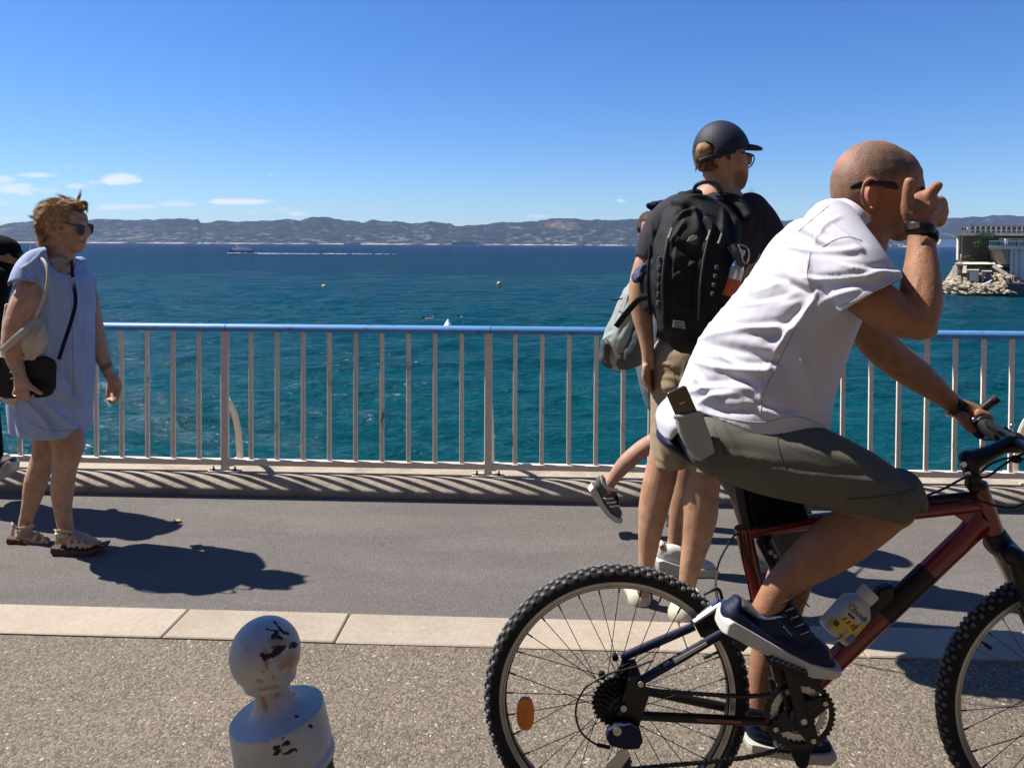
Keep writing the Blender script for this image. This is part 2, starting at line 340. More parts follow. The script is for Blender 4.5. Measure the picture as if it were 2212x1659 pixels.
from mathutils.bvhtree import BVHTree
def seam(o, pts, m=None, r=.0011, name='seam', off=.0004, par=None):
    """a sewn line laid on the cloth: picture points are cast onto the garment and joined by a thin cord"""
    mw = o.matrix_basis if o.parent is None else Matrix.Identity(4)
    bt_ = BVHTree.FromPolygons([v.co[:] for v in o.data.vertices], [tuple(p.vertices) for p in o.data.polygons]); q = crom([(x, y) for x, y in pts], 10); run = []; runs = []
    for x, y in q:
        d = (P(x, y, 3.0) - EYE).normalized(); h = bt_.ray_cast(EYE, d, 6)
        if h[0] is None or (run and (h[0] - run[-1]).length > .03):
            if len(run) > 3: runs.append(run)
            run = []
        if h[0] is not None: run.append(h[0] - d * off)
    if len(run) > 3: runs.append(run)
    for rn in runs: g = G(); g.tube(rn, r, n=5); g.obj(name, m or o.data.materials[0], par or o, True, 60)
# ================================================================== SETTING
SEA = -9.6
ANG = -math.atan(0.043)
E1 = Vector((math.cos(ANG), math.sin(ANG), 0)); E2 = Vector((-math.sin(ANG), math.cos(ANG), 0))
def Wp(u, v, z): return E1 * u + E2 * v + Vector((0, 0, z))
AX = (E1, E2, Vector((0, 0, 1)))
def aggregate_mat():
    m = bpy.data.materials.new('exposed_aggregate_paving'); m.use_nodes = True; t = m.node_tree; b = t.nodes['Principled BSDF']; L = t.links
    tcn = N(t, 'ShaderNodeTexCoord'); v = N(t, 'ShaderNodeTexVoronoi'); v.inputs['Scale'].default_value = 135; v.inputs['Randomness'].default_value = 1
    wn = N(t, 'ShaderNodeTexNoise'); wn.inputs['Scale'].default_value = 40; wn.inputs['Detail'].default_value = 3
    wm = N(t, 'ShaderNodeMix', data_type='RGBA', blend_type='LINEAR_LIGHT'); wm.inputs['Factor'].default_value = .012
    L.new(tcn.outputs['Object'], wm.inputs[6]); L.new(tcn.outputs['Object'], wn.inputs[0]); L.new(wn.outputs['Color'], wm.inputs[7]); L.new(wm.outputs[2], v.inputs['Vector'])
    sx = N(t, 'ShaderNodeSeparateColor'); L.new(v.outputs['Color'], sx.inputs[0])
    cr = N(t, 'ShaderNodeValToRGB'); e = cr.color_ramp; e.interpolation = 'CONSTANT'
    cs = [(0, (.17, .13, .095)), (.14, (.33, .26, .18)), (.34, (.25, .195, .14)), (.5, (.37, .295, .21)), (.66, (.20, .16, .12)), (.78, (.30, .245, .175)), (.92, (.43, .36, .27)), (.99, (.7, .64, .54))]
    e.elements[0].color = (*cs[0][1], 1); e.elements[1].position = cs[1][0]; e.elements[1].color = (*cs[1][1], 1)
    for p_, c_ in cs[2:]: q = e.elements.new(p_); q.color = (*c_, 1)
    L.new(sx.outputs[0], cr.inputs[0])
    n = N(t, 'ShaderNodeTexNoise'); n.inputs['Scale'].default_value = 1.6; n.inputs['Detail'].default_value = 6; L.new(tcn.outputs['Object'], n.inputs[0])
    r = N(t, 'ShaderNodeMapRange'); r.inputs[1].default_value = .3; r.inputs[2].default_value = .7; r.inputs[3].default_value = .50; r.inputs[4].default_value = .64; L.new(n.outputs[0], r.inputs[0])
    ed = N(t, 'ShaderNodeMapRange'); ed.inputs[1].default_value = .2; ed.inputs[2].default_value = .62; ed.inputs[3].default_value = 1.0; ed.inputs[4].default_value = .66; L.new(v.outputs['Distance'], ed.inputs[0])
    sc = N(t, 'ShaderNodeVectorMath', operation='SCALE'); L.new(cr.outputs[0], sc.inputs[0]); L.new(Mth(t, 'MULTIPLY', r.outputs[0], ed.outputs[0]), sc.inputs['Scale'])
    st = N(t, 'ShaderNodeTexVoronoi'); st.inputs['Scale'].default_value = 1.9; L.new(tcn.outputs['Object'], st.inputs['Vector'])
    sm = N(t, 'ShaderNodeMapRange'); sm.inputs[1].default_value = .03; sm.inputs[2].default_value = .075; sm.inputs[3].default_value = .62; sm.inputs[4].default_value = 1; L.new(st.outputs['Distance'], sm.inputs[0])
    s2 = N(t, 'ShaderNodeVectorMath', operation='SCALE'); L.new(sc.outputs[0], s2.inputs[0]); L.new(sm.outputs[0], s2.inputs['Scale'])
    L.new(s2.outputs[0], b.inputs['Base Color']); b.inputs['Roughness'].default_value = .85
    bp = N(t, 'ShaderNodeBump'); bp.invert = True; bp.inputs['Distance'].default_value = .004; bp.inputs['Strength'].default_value = .9; L.new(v.outputs['Distance'], bp.inputs['Height'])
    L.new(bp.outputs[0], b.inputs['Normal']); return m
def asphalt_mat():
    m = bpy.data.materials.new('worn_asphalt'); m.use_nodes = True; t = m.node_tree; b = t.nodes['Principled BSDF']; L = t.links
    tcn = N(t, 'ShaderNodeTexCoord'); fine = N(t, 'ShaderNodeTexVoronoi'); fine.inputs['Scale'].default_value = 240; L.new(tcn.outputs['Object'], fine.inputs['Vector'])
    s_ = N(t, 'ShaderNodeSeparateColor'); L.new(fine.outputs['Color'], s_.inputs[0])
    f = N(t, 'ShaderNodeMapRange'); f.inputs[3].default_value = .72; f.inputs[4].default_value = 1.3; L.new(s_.outputs[0], f.inputs[0])
    mp_ = N(t, 'ShaderNodeMapping'); mp_.inputs['Scale'].default_value = (.6, 2.2, 1); L.new(tcn.outputs['Object'], mp_.inputs[0])
    n = N(t, 'ShaderNodeTexNoise'); n.inputs['Scale'].default_value = 2.2; n.inputs['Detail'].default_value = 8; n.inputs['Roughness'].default_value = .65; L.new(mp_.outputs[0], n.inputs[0])
    r = N(t, 'ShaderNodeMapRange'); r.inputs[1].default_value = .25; r.inputs[2].default_value = .75; r.inputs[3].default_value = .82; r.inputs[4].default_value = 1.18; L.new(n.outputs[0], r.inputs[0])
    sp_ = N(t, 'ShaderNodeMapRange'); sp_.inputs[1].default_value = .985; sp_.inputs[2].default_value = .995; sp_.inputs[3].default_value = 1; sp_.inputs[4].default_value = 1.9; L.new(s_.outputs[1], sp_.inputs[0])
    sc = N(t, 'ShaderNodeVectorMath', operation='SCALE'); sc.inputs[0].default_value = (.092, .081, .072)
    gm = N(t, 'ShaderNodeTexVoronoi'); gm.inputs['Scale'].default_value = 2.6; L.new(tcn.outputs['Object'], gm.inputs['Vector']); gk = N(t, 'ShaderNodeMapRange'); gk.inputs[1].default_value = .035; gk.inputs[2].default_value = .055; gk.inputs[3].default_value = .82; gk.inputs[4].default_value = 1; L.new(gm.outputs['Distance'], gk.inputs[0])
    wv = N(t, 'ShaderNodeTexNoise'); wv.inputs['Scale'].default_value = 3; wv.inputs['Detail'].default_value = 6; L.new(tcn.outputs['Object'], wv.inputs[0])
    wx = N(t, 'ShaderNodeMix', data_type='RGBA', blend_type='LINEAR_LIGHT'); wx.inputs['Factor'].default_value = .18; L.new(tcn.outputs['Object'], wx.inputs[6]); L.new(wv.outputs['Color'], wx.inputs[7])
    ck = N(t, 'ShaderNodeTexVoronoi', feature='DISTANCE_TO_EDGE'); ck.inputs['Scale'].default_value = .42; L.new(wx.outputs[2], ck.inputs['Vector']); ckr = N(t, 'ShaderNodeMapRange'); ckr.inputs[1].default_value = .0015; ckr.inputs[2].default_value = .004; ckr.inputs[3].default_value = .93; ckr.inputs[4].default_value = 1; L.new(ck.outputs['Distance'], ckr.inputs[0])
    pt = N(t, 'ShaderNodeTexNoise'); pt.inputs['Scale'].default_value = .8; pt.inputs['Detail'].default_value = 3; L.new(mp_.outputs[0], pt.inputs[0]); ptr = N(t, 'ShaderNodeMapRange'); ptr.inputs[1].default_value = .54; ptr.inputs[2].default_value = .60; ptr.inputs[3].default_value = 1; ptr.inputs[4].default_value = 1.09; L.new(pt.outputs[0], ptr.inputs[0])
    L.new(Mth(t, 'MULTIPLY', Mth(t, 'MULTIPLY', Mth(t, 'MULTIPLY', gk.outputs[0], ckr.outputs[0]), ptr.outputs[0]), Mth(t, 'MULTIPLY', Mth(t, 'MULTIPLY', r.outputs[0], f.outputs[0]), sp_.outputs[0])), sc.inputs['Scale'])
    L.new(sc.outputs[0], b.inputs['Base Color']); b.inputs['Roughness'].default_value = .9
    bp = N(t, 'ShaderNodeBump'); bp.invert = True; bp.inputs['Distance'].default_value = .0022; L.new(fine.outputs['Distance'], bp.inputs['Height']); L.new(bp.outputs[0], b.inputs['Normal']); return m
def stain_mat(name, base, dark, ns, rough=.8, bump=.002, bs=50, amt=.5, stretch=(1, 1, 1), thr=(.45, .7)):
    base = tuple(q * DIM for q in base); dark = tuple(q * DIM for q in dark)
    m = bpy.data.materials.new(name); m.use_nodes = True; t = m.node_tree; b = t.nodes['Principled BSDF']; L = t.links
    tcn = N(t, 'ShaderNodeTexCoord'); oi = N(t, 'ShaderNodeObjectInfo'); mp_ = N(t, 'ShaderNodeMapping'); mp_.inputs['Scale'].default_value = stretch; L.new(tcn.outputs['Object'], mp_.inputs[0])
    cv = N(t, 'ShaderNodeCombineXYZ'); L.new(Mth(t, 'MULTIPLY', oi.outputs['Random'], 37), cv.inputs[0]); L.new(cv.outputs[0], mp_.inputs['Location'])
    n = N(t, 'ShaderNodeTexNoise'); n.inputs['Scale'].default_value = ns; n.inputs['Detail'].default_value = 9; n.inputs['Roughness'].default_value = .68; L.new(mp_.outputs[0], n.inputs[0])
    r = N(t, 'ShaderNodeMapRange'); r.inputs[1].default_value = thr[0]; r.inputs[2].default_value = thr[1]; r.inputs[4].default_value = amt; L.new(n.outputs[0], r.inputs[0])
    mx_ = N(t, 'ShaderNodeMix', data_type='RGBA'); L.new(r.outputs[0], mx_.inputs['Factor']); mx_.inputs[6].default_value = (*base, 1); mx_.inputs[7].default_value = (*dark, 1)
    n2 = N(t, 'ShaderNodeTexNoise'); n2.inputs['Scale'].default_value = bs; n2.inputs['Detail'].default_value = 6; L.new(mp_.outputs[0], n2.inputs[0])
    r2 = N(t, 'ShaderNodeMapRange'); r2.inputs[1].default_value = .3; r2.inputs[2].default_value = .7; r2.inputs[3].default_value = .9; r2.inputs[4].default_value = 1.08; L.new(n2.outputs[0], r2.inputs[0])
    orr = N(t, 'ShaderNodeMapRange'); orr.inputs[3].default_value = .9; orr.inputs[4].default_value = 1.06; L.new(oi.outputs['Random'], orr.inputs[0])
    sc = N(t, 'ShaderNodeVectorMath', operation='SCALE'); L.new(mx_.outputs[2], sc.inputs[0]); L.new(Mth(t, 'MULTIPLY', r2.outputs[0], orr.outputs[0]), sc.inputs['Scale']); L.new(sc.outputs[0], b.inputs['Base Color'])
    b.inputs['Roughness'].default_value = rough
    if bump: bp = N(t, 'ShaderNodeBump'); bp.inputs['Distance'].default_value = bump; L.new(n2.outputs[0], bp.inputs['Height']); L.new(bp.outputs[0], b.inputs['Normal'])
    return m
M['agg'] = aggregate_mat(); M['asphalt'] = asphalt_mat()
M['stone'] = stain_mat('pale_limestone_slab', (.35, .292, .224), (.27, .205, .15), 3.5, .75, .0015, 60, .7)
M['concrete'] = stain_mat('weathered_concrete', (.34, .285, .215), (.13, .105, .08), 3.5, .85, .003, 45, .85, (1, 1, 1))
M['rail_cream'] = stain_mat('cream_painted_steel', (.78, .69, .58), (.16, .085, .045), 9, .5, .0008, 120, .85, (1, 1, .4), (.60, .68))
M['rail_blue'] = stain_mat('blue_painted_handrail', (.095, .27, .54), (.05, .07, .10), 14, .4, .0006, 60, .8, (1, 1, 1), (.58, .66))
def strip(name, v0, v1, z, m, u0=-60, u1=60):
    return struct(mk(name, [Wp(u0, v0, z), Wp(u1, v0, z), Wp(u1, v1, z), Wp(u0, v1, z)], [(0, 1, 2, 3)], m, None, False))
strip('aggregate_pavement', -60, 2.634, 0, M['agg'])
strip('asphalt_path', 2.848, 4.20, 0, M['asphalt'])
bed = strip('stone_edging', 2.60, 2.87, -.012, M['concrete'])
us = [-8.6, -7.9, -7.3, -6.6, -5.95, -5.3, -4.6, -3.95, -3.3, -2.66, -1.99, -1.228, -.61, .005, .62, 1.22, 1.85, 2.5, 3.1, 3.75, 4.4, 5.1]
us = [q - .118 for q in us]
for i in range(len(us) - 1):
    g = G(); L_ = us[i + 1] - us[i]
    sk = .02 if i % 3 else -.01
    c = Wp((us[i] + us[i + 1]) / 2, 2.741, -.035 + random.uniform(0, .003)); g.box((0, 0, 0), (L_ / 2 - .0025, .104, .04), bev=.004)
    o = g.obj('paving_stone', M['stone'], None, True, 30); o.location = c; o.rotation_euler = (0, 0, ANG + random.uniform(-.002, .002)); o.parent = bed
# kerb
prof = [(4.165, -.15), (4.165, 0), (4.166, .030), (4.170, .036), (4.198, .064), (4.222, .087), (4.236, .094), (4.25, .095), (4.40, .097), (4.56, .095), (4.575, .085), (4.575, -.2)]
v = []; f = []; us2 = np.arange(-14, 14.01, .1); n = len(prof)
for i, u in enumerate(us2):
    for j, (a, z) in enumerate(prof):
        w = noise.noise((u * 1.7, j * .9, 0)) * .003 + noise.noise((u * 7, j * 1.3, 4)) * .0016
        v.append(Wp(u, a + (w if j > 1 else 0), z + (w * .6 if j > 1 else 0)))
for i in range(len(us2) - 1):
    for j in range(n - 1): f.append((i * n + j, (i + 1) * n + j, (i + 1) * n + j + 1, i * n + j + 1))
struct(mk('kerb', v, f, M['concrete'], None, True, None, 50))
g = G(); g.box(Wp(0, 2.0, -6.5), (60, 2.55, 6.4), AX); struct(g.obj('sea_wall', M['concrete'], None, False))
# ------------------------------------------------------------------ railing
rail = root('railing', Wp(0, 4.29, .095), 'long cream metal railing with blue handrail along the sea wall', 'railing')
U0 = -1.816; SP = 1.503
g = G(); g.box((0, 0, 0), (.0118, .0065, .365), bev=.0015); bal = None
g2 = G(); g2.box((0, 0, 0), (.021, .014, .412), bev=.003)
def inst(proto, name, loc, parent):
    o = proto.copy(); o.name = name; COL.objects.link(o); o.location = loc; return o
post0 = None
for k in range(-4, 6):
    up = U0 + k * SP
    if post0 is None:
        post0 = g2.obj('post', M['rail_cream'], rail); o = post0
    else: o = post0.copy(); COL.objects.link(o)
    o.location = Wp(up, 4.29, .502); o.rotation_euler = (0, 0, ANG)
    for q in range(1, 10):
        if bal is None: bal = g.obj('baluster', M['rail_cream'], rail); o = bal
        else: o = bal.copy(); COL.objects.link(o)
        o.location = Wp(up + q * SP / 10, 4.29 + random.uniform(-.001, .001), .53); o.rotation_euler = (0, random.uniform(-.002, .002), ANG)
    b = G(); b.box(Wp(up, 4.285, .101), (.088, .028, .005), AX, bev=.001); pl = b.obj('base_plate', M['rail_cream'], rail)
    for s in (-.062, .062):
        b = G(); b.lathe(Wp(up + s, 4.278, .106), [(.010, 0), (.010, .006), (.005, .008), (.0045, .022)], AX, 6); b.obj('bolt', M['sandal_sole'], rail)
    b = G(); b.box(Wp(up, 4.500, .101), (.045, .04, .005), AX, bev=.001); b.obj('brace_foot', M['rail_cream'], rail)
    pts = [Wp(up, 4.313, .50), Wp(up, 4.35, .47), Wp(up, 4.42, .395), Wp(up, 4.475, .28), Wp(up, 4.50, .17), Wp(up, 4.505, .105)]
    b = G(); q = crom(pts, 5); b.tube(q, [(.017, .02)] * len(q), n=8, ref=E1); b.obj('curved_brace', M['rail_cream'], rail)
    b = G(); b.lathe(Wp(up + .034, 4.30, .125), [(.014, 0), (.014, .012), (.008, .014), (.007, .035)], AX, 6); b.obj('bolt', M['sandal_sole'], rail)
    b = G(); b.box(Wp(up + SP / 2, 4.29, .150), (SP / 2 - .0225, .015, .0165), AX, bev=.002); b.obj('bottom_rail', M['rail_cream'], rail)
for k in range(-3, 5):
    # handrail section with a domed top
    ua, ub = U0 + (k + .0) * SP + .013, U0 + (k + 1.0) * SP + .009
    pr = [(-.031, .897), (-.031, .916), (-.024, .930), (-.012, .937), (.012, .937), (.024, .930), (.031, .916), (.031, .897)]
    b = G(); b.rings([[Wp(u, 4.29 + a, z) for a, z in pr] for u in (ua, ub)]); b.obj('handrail', M['rail_blue'], rail, True, 50)
# ------------------------------------------------------------------ sea
def sea_mat():
    m = bpy.data.materials.new('sea_water'); m.use_nodes = True; t = m.node_tree; b = t.nodes['Principled BSDF']; L = t.links
    tcn = N(t, 'ShaderNodeTexCoord'); s_ = N(t, 'ShaderNodeSeparateXYZ'); L.new(tcn.outputs['Object'], s_.inputs[0])
    ln = N(t, 'ShaderNodeVectorMath', operation='LENGTH'); L.new(tcn.outputs['Object'], ln.inputs[0])
    mpb = N(t, 'ShaderNodeMapping'); mpb.inputs['Scale'].default_value = (.006, .02, 1); L.new(tcn.outputs['Object'], mpb.inputs[0])
    nb = N(t, 'ShaderNodeTexNoise'); nb.inputs['Scale'].default_value = 1; nb.inputs['Detail'].default_value = 5; L.new(mpb.outputs[0], nb.inputs[0])
    lg = Mth(t, 'LOGARITHM', Mth(t, 'MAXIMUM', ln.outputs['Value'], 10), 10)
    ds = Mth(t, 'ADD', lg, Mth(t, 'MULTIPLY', Mth(t, 'SUBTRACT', nb.outputs[0], .5), .55))
    r = N(t, 'ShaderNodeMapRange'); r.inputs[1].default_value = 1.4; r.inputs[2].default_value = 3.4; L.new(ds, r.inputs[0])
    cr = N(t, 'ShaderNodeValToRGB'); e = cr.color_ramp; e.elements[0].color = (.0014, .042, .048, 1); e.elements[1].color = (.0025, .011, .040, 1)
    q = e.elements.new(.28); q.color = (.0013, .035, .048, 1); q = e.elements.new(.62); q.color = (.0015, .023, .046, 1); q = e.elements.new(.8); q.color = (.0014, .016, .041, 1)
    L.new(r.outputs[0], cr.inputs[0])
    # foam flecks
    mpf = N(t, 'ShaderNodeMapping'); mpf.inputs['Scale'].default_value = (.55, 1.1, 1); L.new(tcn.outputs['Object'], mpf.inputs[0])
    nf = N(t, 'ShaderNodeTexNoise'); nf.inputs['Scale'].default_value = 1; nf.inputs['Detail'].default_value = 3; L.new(mpf.outputs[0], nf.inputs[0])
    fo = N(t, 'ShaderNodeMapRange'); fo.inputs[1].default_value = .80; fo.inputs[2].default_value = .83; L.new(nf.outputs[0], fo.inputs[0])
    mx_ = N(t, 'ShaderNodeMix', data_type='RGBA'); L.new(fo.outputs[0], mx_.inputs['Factor']); L.new(cr.outputs[0], mx_.inputs[6]); mx_.inputs[7].default_value = (.6, .65, .68, 1)
    mps = N(t, 'ShaderNodeMapping'); mps.inputs['Scale'].default_value = (.012, .03, 1); L.new(tcn.outputs['Object'], mps.inputs[0])
    nst = N(t, 'ShaderNodeTexNoise'); nst.inputs['Scale'].default_value = 1; nst.inputs['Detail'].default_value = 13; nst.inputs['Roughness'].default_value = .78; L.new(mps.outputs[0], nst.inputs[0])
    vr = N(t, 'ShaderNodeMapRange'); vr.inputs[1].default_value = .3; vr.inputs[2].default_value = .7; vr.inputs[3].default_value = .72; vr.inputs[4].default_value = 1.3; L.new(nst.outputs[0], vr.inputs[0])
    mq = N(t, 'ShaderNodeMapping'); mq.inputs['Scale'].default_value = (.5, 1.6, 1); mq.inputs['Rotation'].default_value = (0, 0, .12); L.new(tcn.outputs['Object'], mq.inputs[0])
    nq = N(t, 'ShaderNodeTexNoise'); nq.inputs['Scale'].default_value = 1; nq.inputs['Detail'].default_value = 7; nq.inputs['Roughness'].default_value = .7; L.new(mq.outputs[0], nq.inputs[0])
    vq = N(t, 'ShaderNodeMapRange'); vq.inputs[1].default_value = .32; vq.inputs[2].default_value = .68; vq.inputs[3].default_value = .72; vq.inputs[4].default_value = 1.3; L.new(nq.outputs[0], vq.inputs[0])
    vsc = N(t, 'ShaderNodeVectorMath', operation='SCALE'); L.new(mx_.outputs[2], vsc.inputs[0]); L.new(Mth(t, 'MULTIPLY', vr.outputs[0], vq.outputs[0]), vsc.inputs['Scale'])
    t.nodes.remove(b); df = N(t, 'ShaderNodeBsdfDiffuse'); gl = N(t, 'ShaderNodeBsdfGlossy'); gl.inputs['Roughness'].default_value = .07; L.new(vsc.outputs[0], df.inputs['Color']); fr = N(t, 'ShaderNodeFresnel'); fr.inputs['IOR'].default_value = 1.33
    ms = N(t, 'ShaderNodeMixShader'); L.new(Mth(t, 'MINIMUM', Mth(t, 'MULTIPLY', fr.outputs[0], .5), .26), ms.inputs[0]); L.new(df.outputs[0], ms.inputs[1]); L.new(gl.outputs[0], ms.inputs[2]); L.new(ms.outputs[0], t.nodes['Material Output'].inputs[0])
    h = None
    for sc_, st_, am in ((.05, (1, 2, 1), 2.4), (.22, (1, 1.6, 1), 1.1), (.9, (.8, 1.5, 1), .34), (3.2, (.8, 1.3, 1), .11), (11, (1, 1.2, 1), .030)):
        mp_ = N(t, 'ShaderNodeMapping'); mp_.inputs['Scale'].default_value = tuple(sc_ * q for q in st_); mp_.inputs['Rotation'].default_value = (0, 0, .25 + sc_ * .1); L.new(tcn.outputs['Object'], mp_.inputs[0])
        n = N(t, 'ShaderNodeTexNoise'); n.inputs['Scale'].default_value = 1; n.inputs['Detail'].default_value = 4; n.inputs['Roughness'].default_value = .6; L.new(mp_.outputs[0], n.inputs[0])
        k = Mth(t, 'MULTIPLY', n.outputs[0], am); h = k if h is None else Mth(t, 'ADD', h, k)
    bp = N(t, 'ShaderNodeBump'); bp.inputs['Distance'].default_value = 1.0; bp.inputs['Strength'].default_value = .85; L.new(h, bp.inputs['Height']); [L.new(bp.outputs[0], q.inputs['Normal']) for q in (df, gl, fr)]
    return m
yp = np.concatenate([np.linspace(640, 40, 470), np.geomspace(39.5, 1.75, 90)]); dist = 11 * FPX / yp
az = np.tan(np.linspace(-.90, .90, 560)); A, D = np.meshgrid(az, dist)
Xg = A * D; Yg = D; Zg = np.zeros_like(Xg); dr = np.gradient(dist)[:, None]
for i in range(70):
    lam = float(np.exp(rng.uniform(np.log(.7), np.log(14)))); th = rng.normal(1.75, .5); k = 2 * np.pi / lam; amp = .0105 * lam ** .95 * rng.uniform(.5, 1.3) * .5
    ph = k * (Xg * math.cos(th) + Yg * math.sin(th)) + rng.uniform(0, 6.28); fade = np.clip(lam / (2.4 * np.abs(dr)) - .6, 0, 1)
    s_ = np.sin(ph + .4 * np.sin(.23 * k * (Xg * math.sin(th) - Yg * math.cos(th)) + i)); Zg += amp * fade * (s_ - .35 * np.cos(2 * ph))
me = bpy.data.meshes.new('sea'); nr_, nc_ = Xg.shape; co = np.stack([Xg, Yg, Zg], -1).reshape(-1, 3).astype(np.float32)
ii = (np.arange(nr_ - 1)[:, None] * nc_ + np.arange(nc_ - 1)[None]).ravel(); fc = np.stack([ii, ii + 1, ii + 1 + nc_, ii + nc_], -1).astype(np.int32)
me.vertices.add(len(co)); me.vertices.foreach_set('co', co.ravel()); me.loops.add(fc.size); me.loops.foreach_set('vertex_index', fc.ravel()); me.polygons.add(len(fc)); me.polygons.foreach_set('loop_start', np.arange(0, fc.size, 4, dtype=np.int32)); me.update(calc_edges=True)
me.shade_smooth(); me.materials.append(sea_mat()); o = bpy.data.objects.new('sea', me); COL.objects.link(o); o.location = (0, 0, SEA); struct(o)
# ------------------------------------------------------------------ far hills
ridge = [(-1400, 500), (-700, 482), (-300, 476), (-100, 496), (0, 488), (22, 481), (64, 478), (130, 477), (199, 476), (224, 475), (300, 476), (401, 476), (428, 475), (433, 483), (458, 479), (487, 476), (513, 480), (571, 476), (609, 478), (660, 476), (709, 476), (735, 476), (751, 480), (783, 483), (837, 478), (889, 483), (934, 480), (972, 483), (982, 489), (1030, 486), (1110, 483), (1158, 479), (1190, 474), (1222, 472), (1254, 474), (1302, 476), (1382, 473), (1500, 476), (1700, 477), (1900, 476), (2045, 473), (2091, 470), (2130, 469), (2156, 470), (2191, 468), (2212, 467), (2500, 455), (3000, 470), (3800, 490)]
rx = np.array([q[0] for q in ridge], float); ry = np.array([q[1] for q in ridge], float)
hx = np.linspace(-1300, 3600, 1500); top = np.interp(hx, rx, ry)
hor = 526.6 + (hx - 1106) * .0049
def fbm1(x, s, seed): return np.array([noise.fractal((q * s, seed, .5), 1, 2.1, 5) for q in x])
top = top + fbm1(hx, .045, 3.3) * 2.2
NV = 46; V = []; Cc = []
D0h = 5600.0; DEP = 1900.0
for j in range(NV):
    t = j / (NV - 1); d = D0h + t * DEP
    hr = (hor - top) / FPX * (D0h + DEP) + 1.4   # ridge height in metres
    prof_ = np.interp(t, [0, .02, .12, .3, .6, .85, 1], [0, .03, .16, .42, .74, .95, 1.0])
    xx = (hx - 1106) / FPX * d
    if t > 0:
        nzv = np.array([noise.ridged_multi_fractal((a * .0030, d * .0022, 1.7), 1, 2.1, 5, 1, 2) for a in xx])
        und = np.array([noise.fractal((a * .0011, d * .0008, 4.7), 1, 2, 3) for a in xx])
    else: nzv = np.zeros_like(xx); und = nzv
    w = math.sin(math.pi * min(t, 1)) ** .6
    z = SEA - .5 + prof_ * (hr - SEA) * (1 - w * (.36 * (nzv - 1.0) * .5 + .22 * und) )
    if t == 1: z = hr
    V.append(np.stack([xx, np.full_like(xx, d), z], -1))
# falls away behind
for dd, fr in ((D0h + DEP + 500, .8), (D0h + DEP + 1400, -.1)):
    q = V[-1].copy() if fr > 0 else V[-1].copy(); q[:, 1] = dd; q[:, 0] = (hx - 1106) / FPX * dd; q[:, 2] = V[NV - 1][:, 2] * fr; V.append(q)
V = np.stack(V); nr_, nc_ = V.shape[:2]; ii = (np.arange(nr_ - 1)[:, None] * nc_ + np.arange(nc_ - 1)[None]).ravel()
def hill_mat():
    m = bpy.data.materials.new('scrub_and_limestone'); m.use_nodes = True; t = m.node_tree; b = t.nodes['Principled BSDF']; L = t.links
    tcn = N(t, 'ShaderNodeTexCoord'); s_ = N(t, 'ShaderNodeSeparateXYZ'); L.new(tcn.outputs['Object'], s_.inputs[0])
    n = N(t, 'ShaderNodeTexNoise'); n.inputs['Scale'].default_value = .012; n.inputs['Detail'].default_value = 9; n.inputs['Roughness'].default_value = .72; L.new(tcn.outputs['Object'], n.inputs[0])
    n2 = N(t, 'ShaderNodeTexNoise'); n2.inputs['Scale'].default_value = .0014; n2.inputs['Detail'].default_value = 3; L.new(tcn.outputs['Object'], n2.inputs[0])
    hh = Mth(t, 'MULTIPLY', Mth(t, 'SUBTRACT', 85, s_.outputs[2]), .0006)
    a = Mth(t, 'ADD', Mth(t, 'ADD', Mth(t, 'ADD', Mth(t, 'MULTIPLY', Mth(t, 'SUBTRACT', n.outputs[0], .5), 2.1), .47), Mth(t, 'MULTIPLY', Mth(t, 'SUBTRACT', n2.outputs[0], .5), .35)), hh)
    cr = N(t, 'ShaderNodeValToRGB'); e = cr.color_ramp; e.elements[0].position = .40; e.elements[0].color = (.007, .011, .012, 1); e.elements[1].position = .72; e.elements[1].color = (.12, .112, .098, 1)
    q = e.elements.new(.53); q.color = (.013, .017, .016, 1); q = e.elements.new(.62); q.color = (.034, .036, .034, 1)
    L.new(a, cr.inputs[0])
    # pale shoreline
    sh = N(t, 'ShaderNodeMapRange'); sh.inputs[1].default_value = -1.5; sh.inputs[2].default_value = -5.5; L.new(s_.outputs[2], sh.inputs[0])
    n3 = N(t, 'ShaderNodeTexNoise'); n3.inputs['Scale'].default_value = .006; n3.inputs['Detail'].default_value = 5; L.new(tcn.outputs['Object'], n3.inputs[0])
    k = Mth(t, 'MULTIPLY', sh.outputs[0], Mth(t, 'MULTIPLY', Mth(t, 'SUBTRACT', n3.outputs[0], .38, clamp=True), 6, clamp=True))
    mx_ = N(t, 'ShaderNodeMix', data_type='RGBA'); L.new(k, mx_.inputs['Factor']); L.new(cr.outputs[0], mx_.inputs[6]); mx_.inputs[7].default_value = (.34, .32, .29, 1)
    # bare ochre quarry patch
    xq = Mth(t, 'DIVIDE', Mth(t, 'SUBTRACT', s_.outputs[0], 430), 190); zq = Mth(t, 'DIVIDE', Mth(t, 'SUBTRACT', s_.outputs[2], 165), 60)
    rq = Mth(t, 'SUBTRACT', Mth(t, 'ADD', 1.0, Mth(t, 'MULTIPLY', Mth(t, 'SUBTRACT', n.outputs[0], .5), 7)), Mth(t, 'ADD', Mth(t, 'MULTIPLY', xq, xq), Mth(t, 'MULTIPLY', zq, zq)), clamp=True)
    m2_ = N(t, 'ShaderNodeMix', data_type='RGBA'); L.new(Mth(t, 'MULTIPLY', rq, .45), m2_.inputs['Factor']); L.new(mx_.outputs[2], m2_.inputs[6]); m2_.inputs[7].default_value = (.16, .105, .065, 1)
    L.new(m2_.outputs[2], b.inputs['Base Color']); b.inputs['Roughness'].default_value = .95; b.inputs['Specular IOR Level'].default_value = .1; return m
struct(mk('far_hills', V.reshape(-1, 3), np.stack([ii, ii + 1, ii + 1 + nc_, ii + nc_], -1), hill_mat(), None, True))

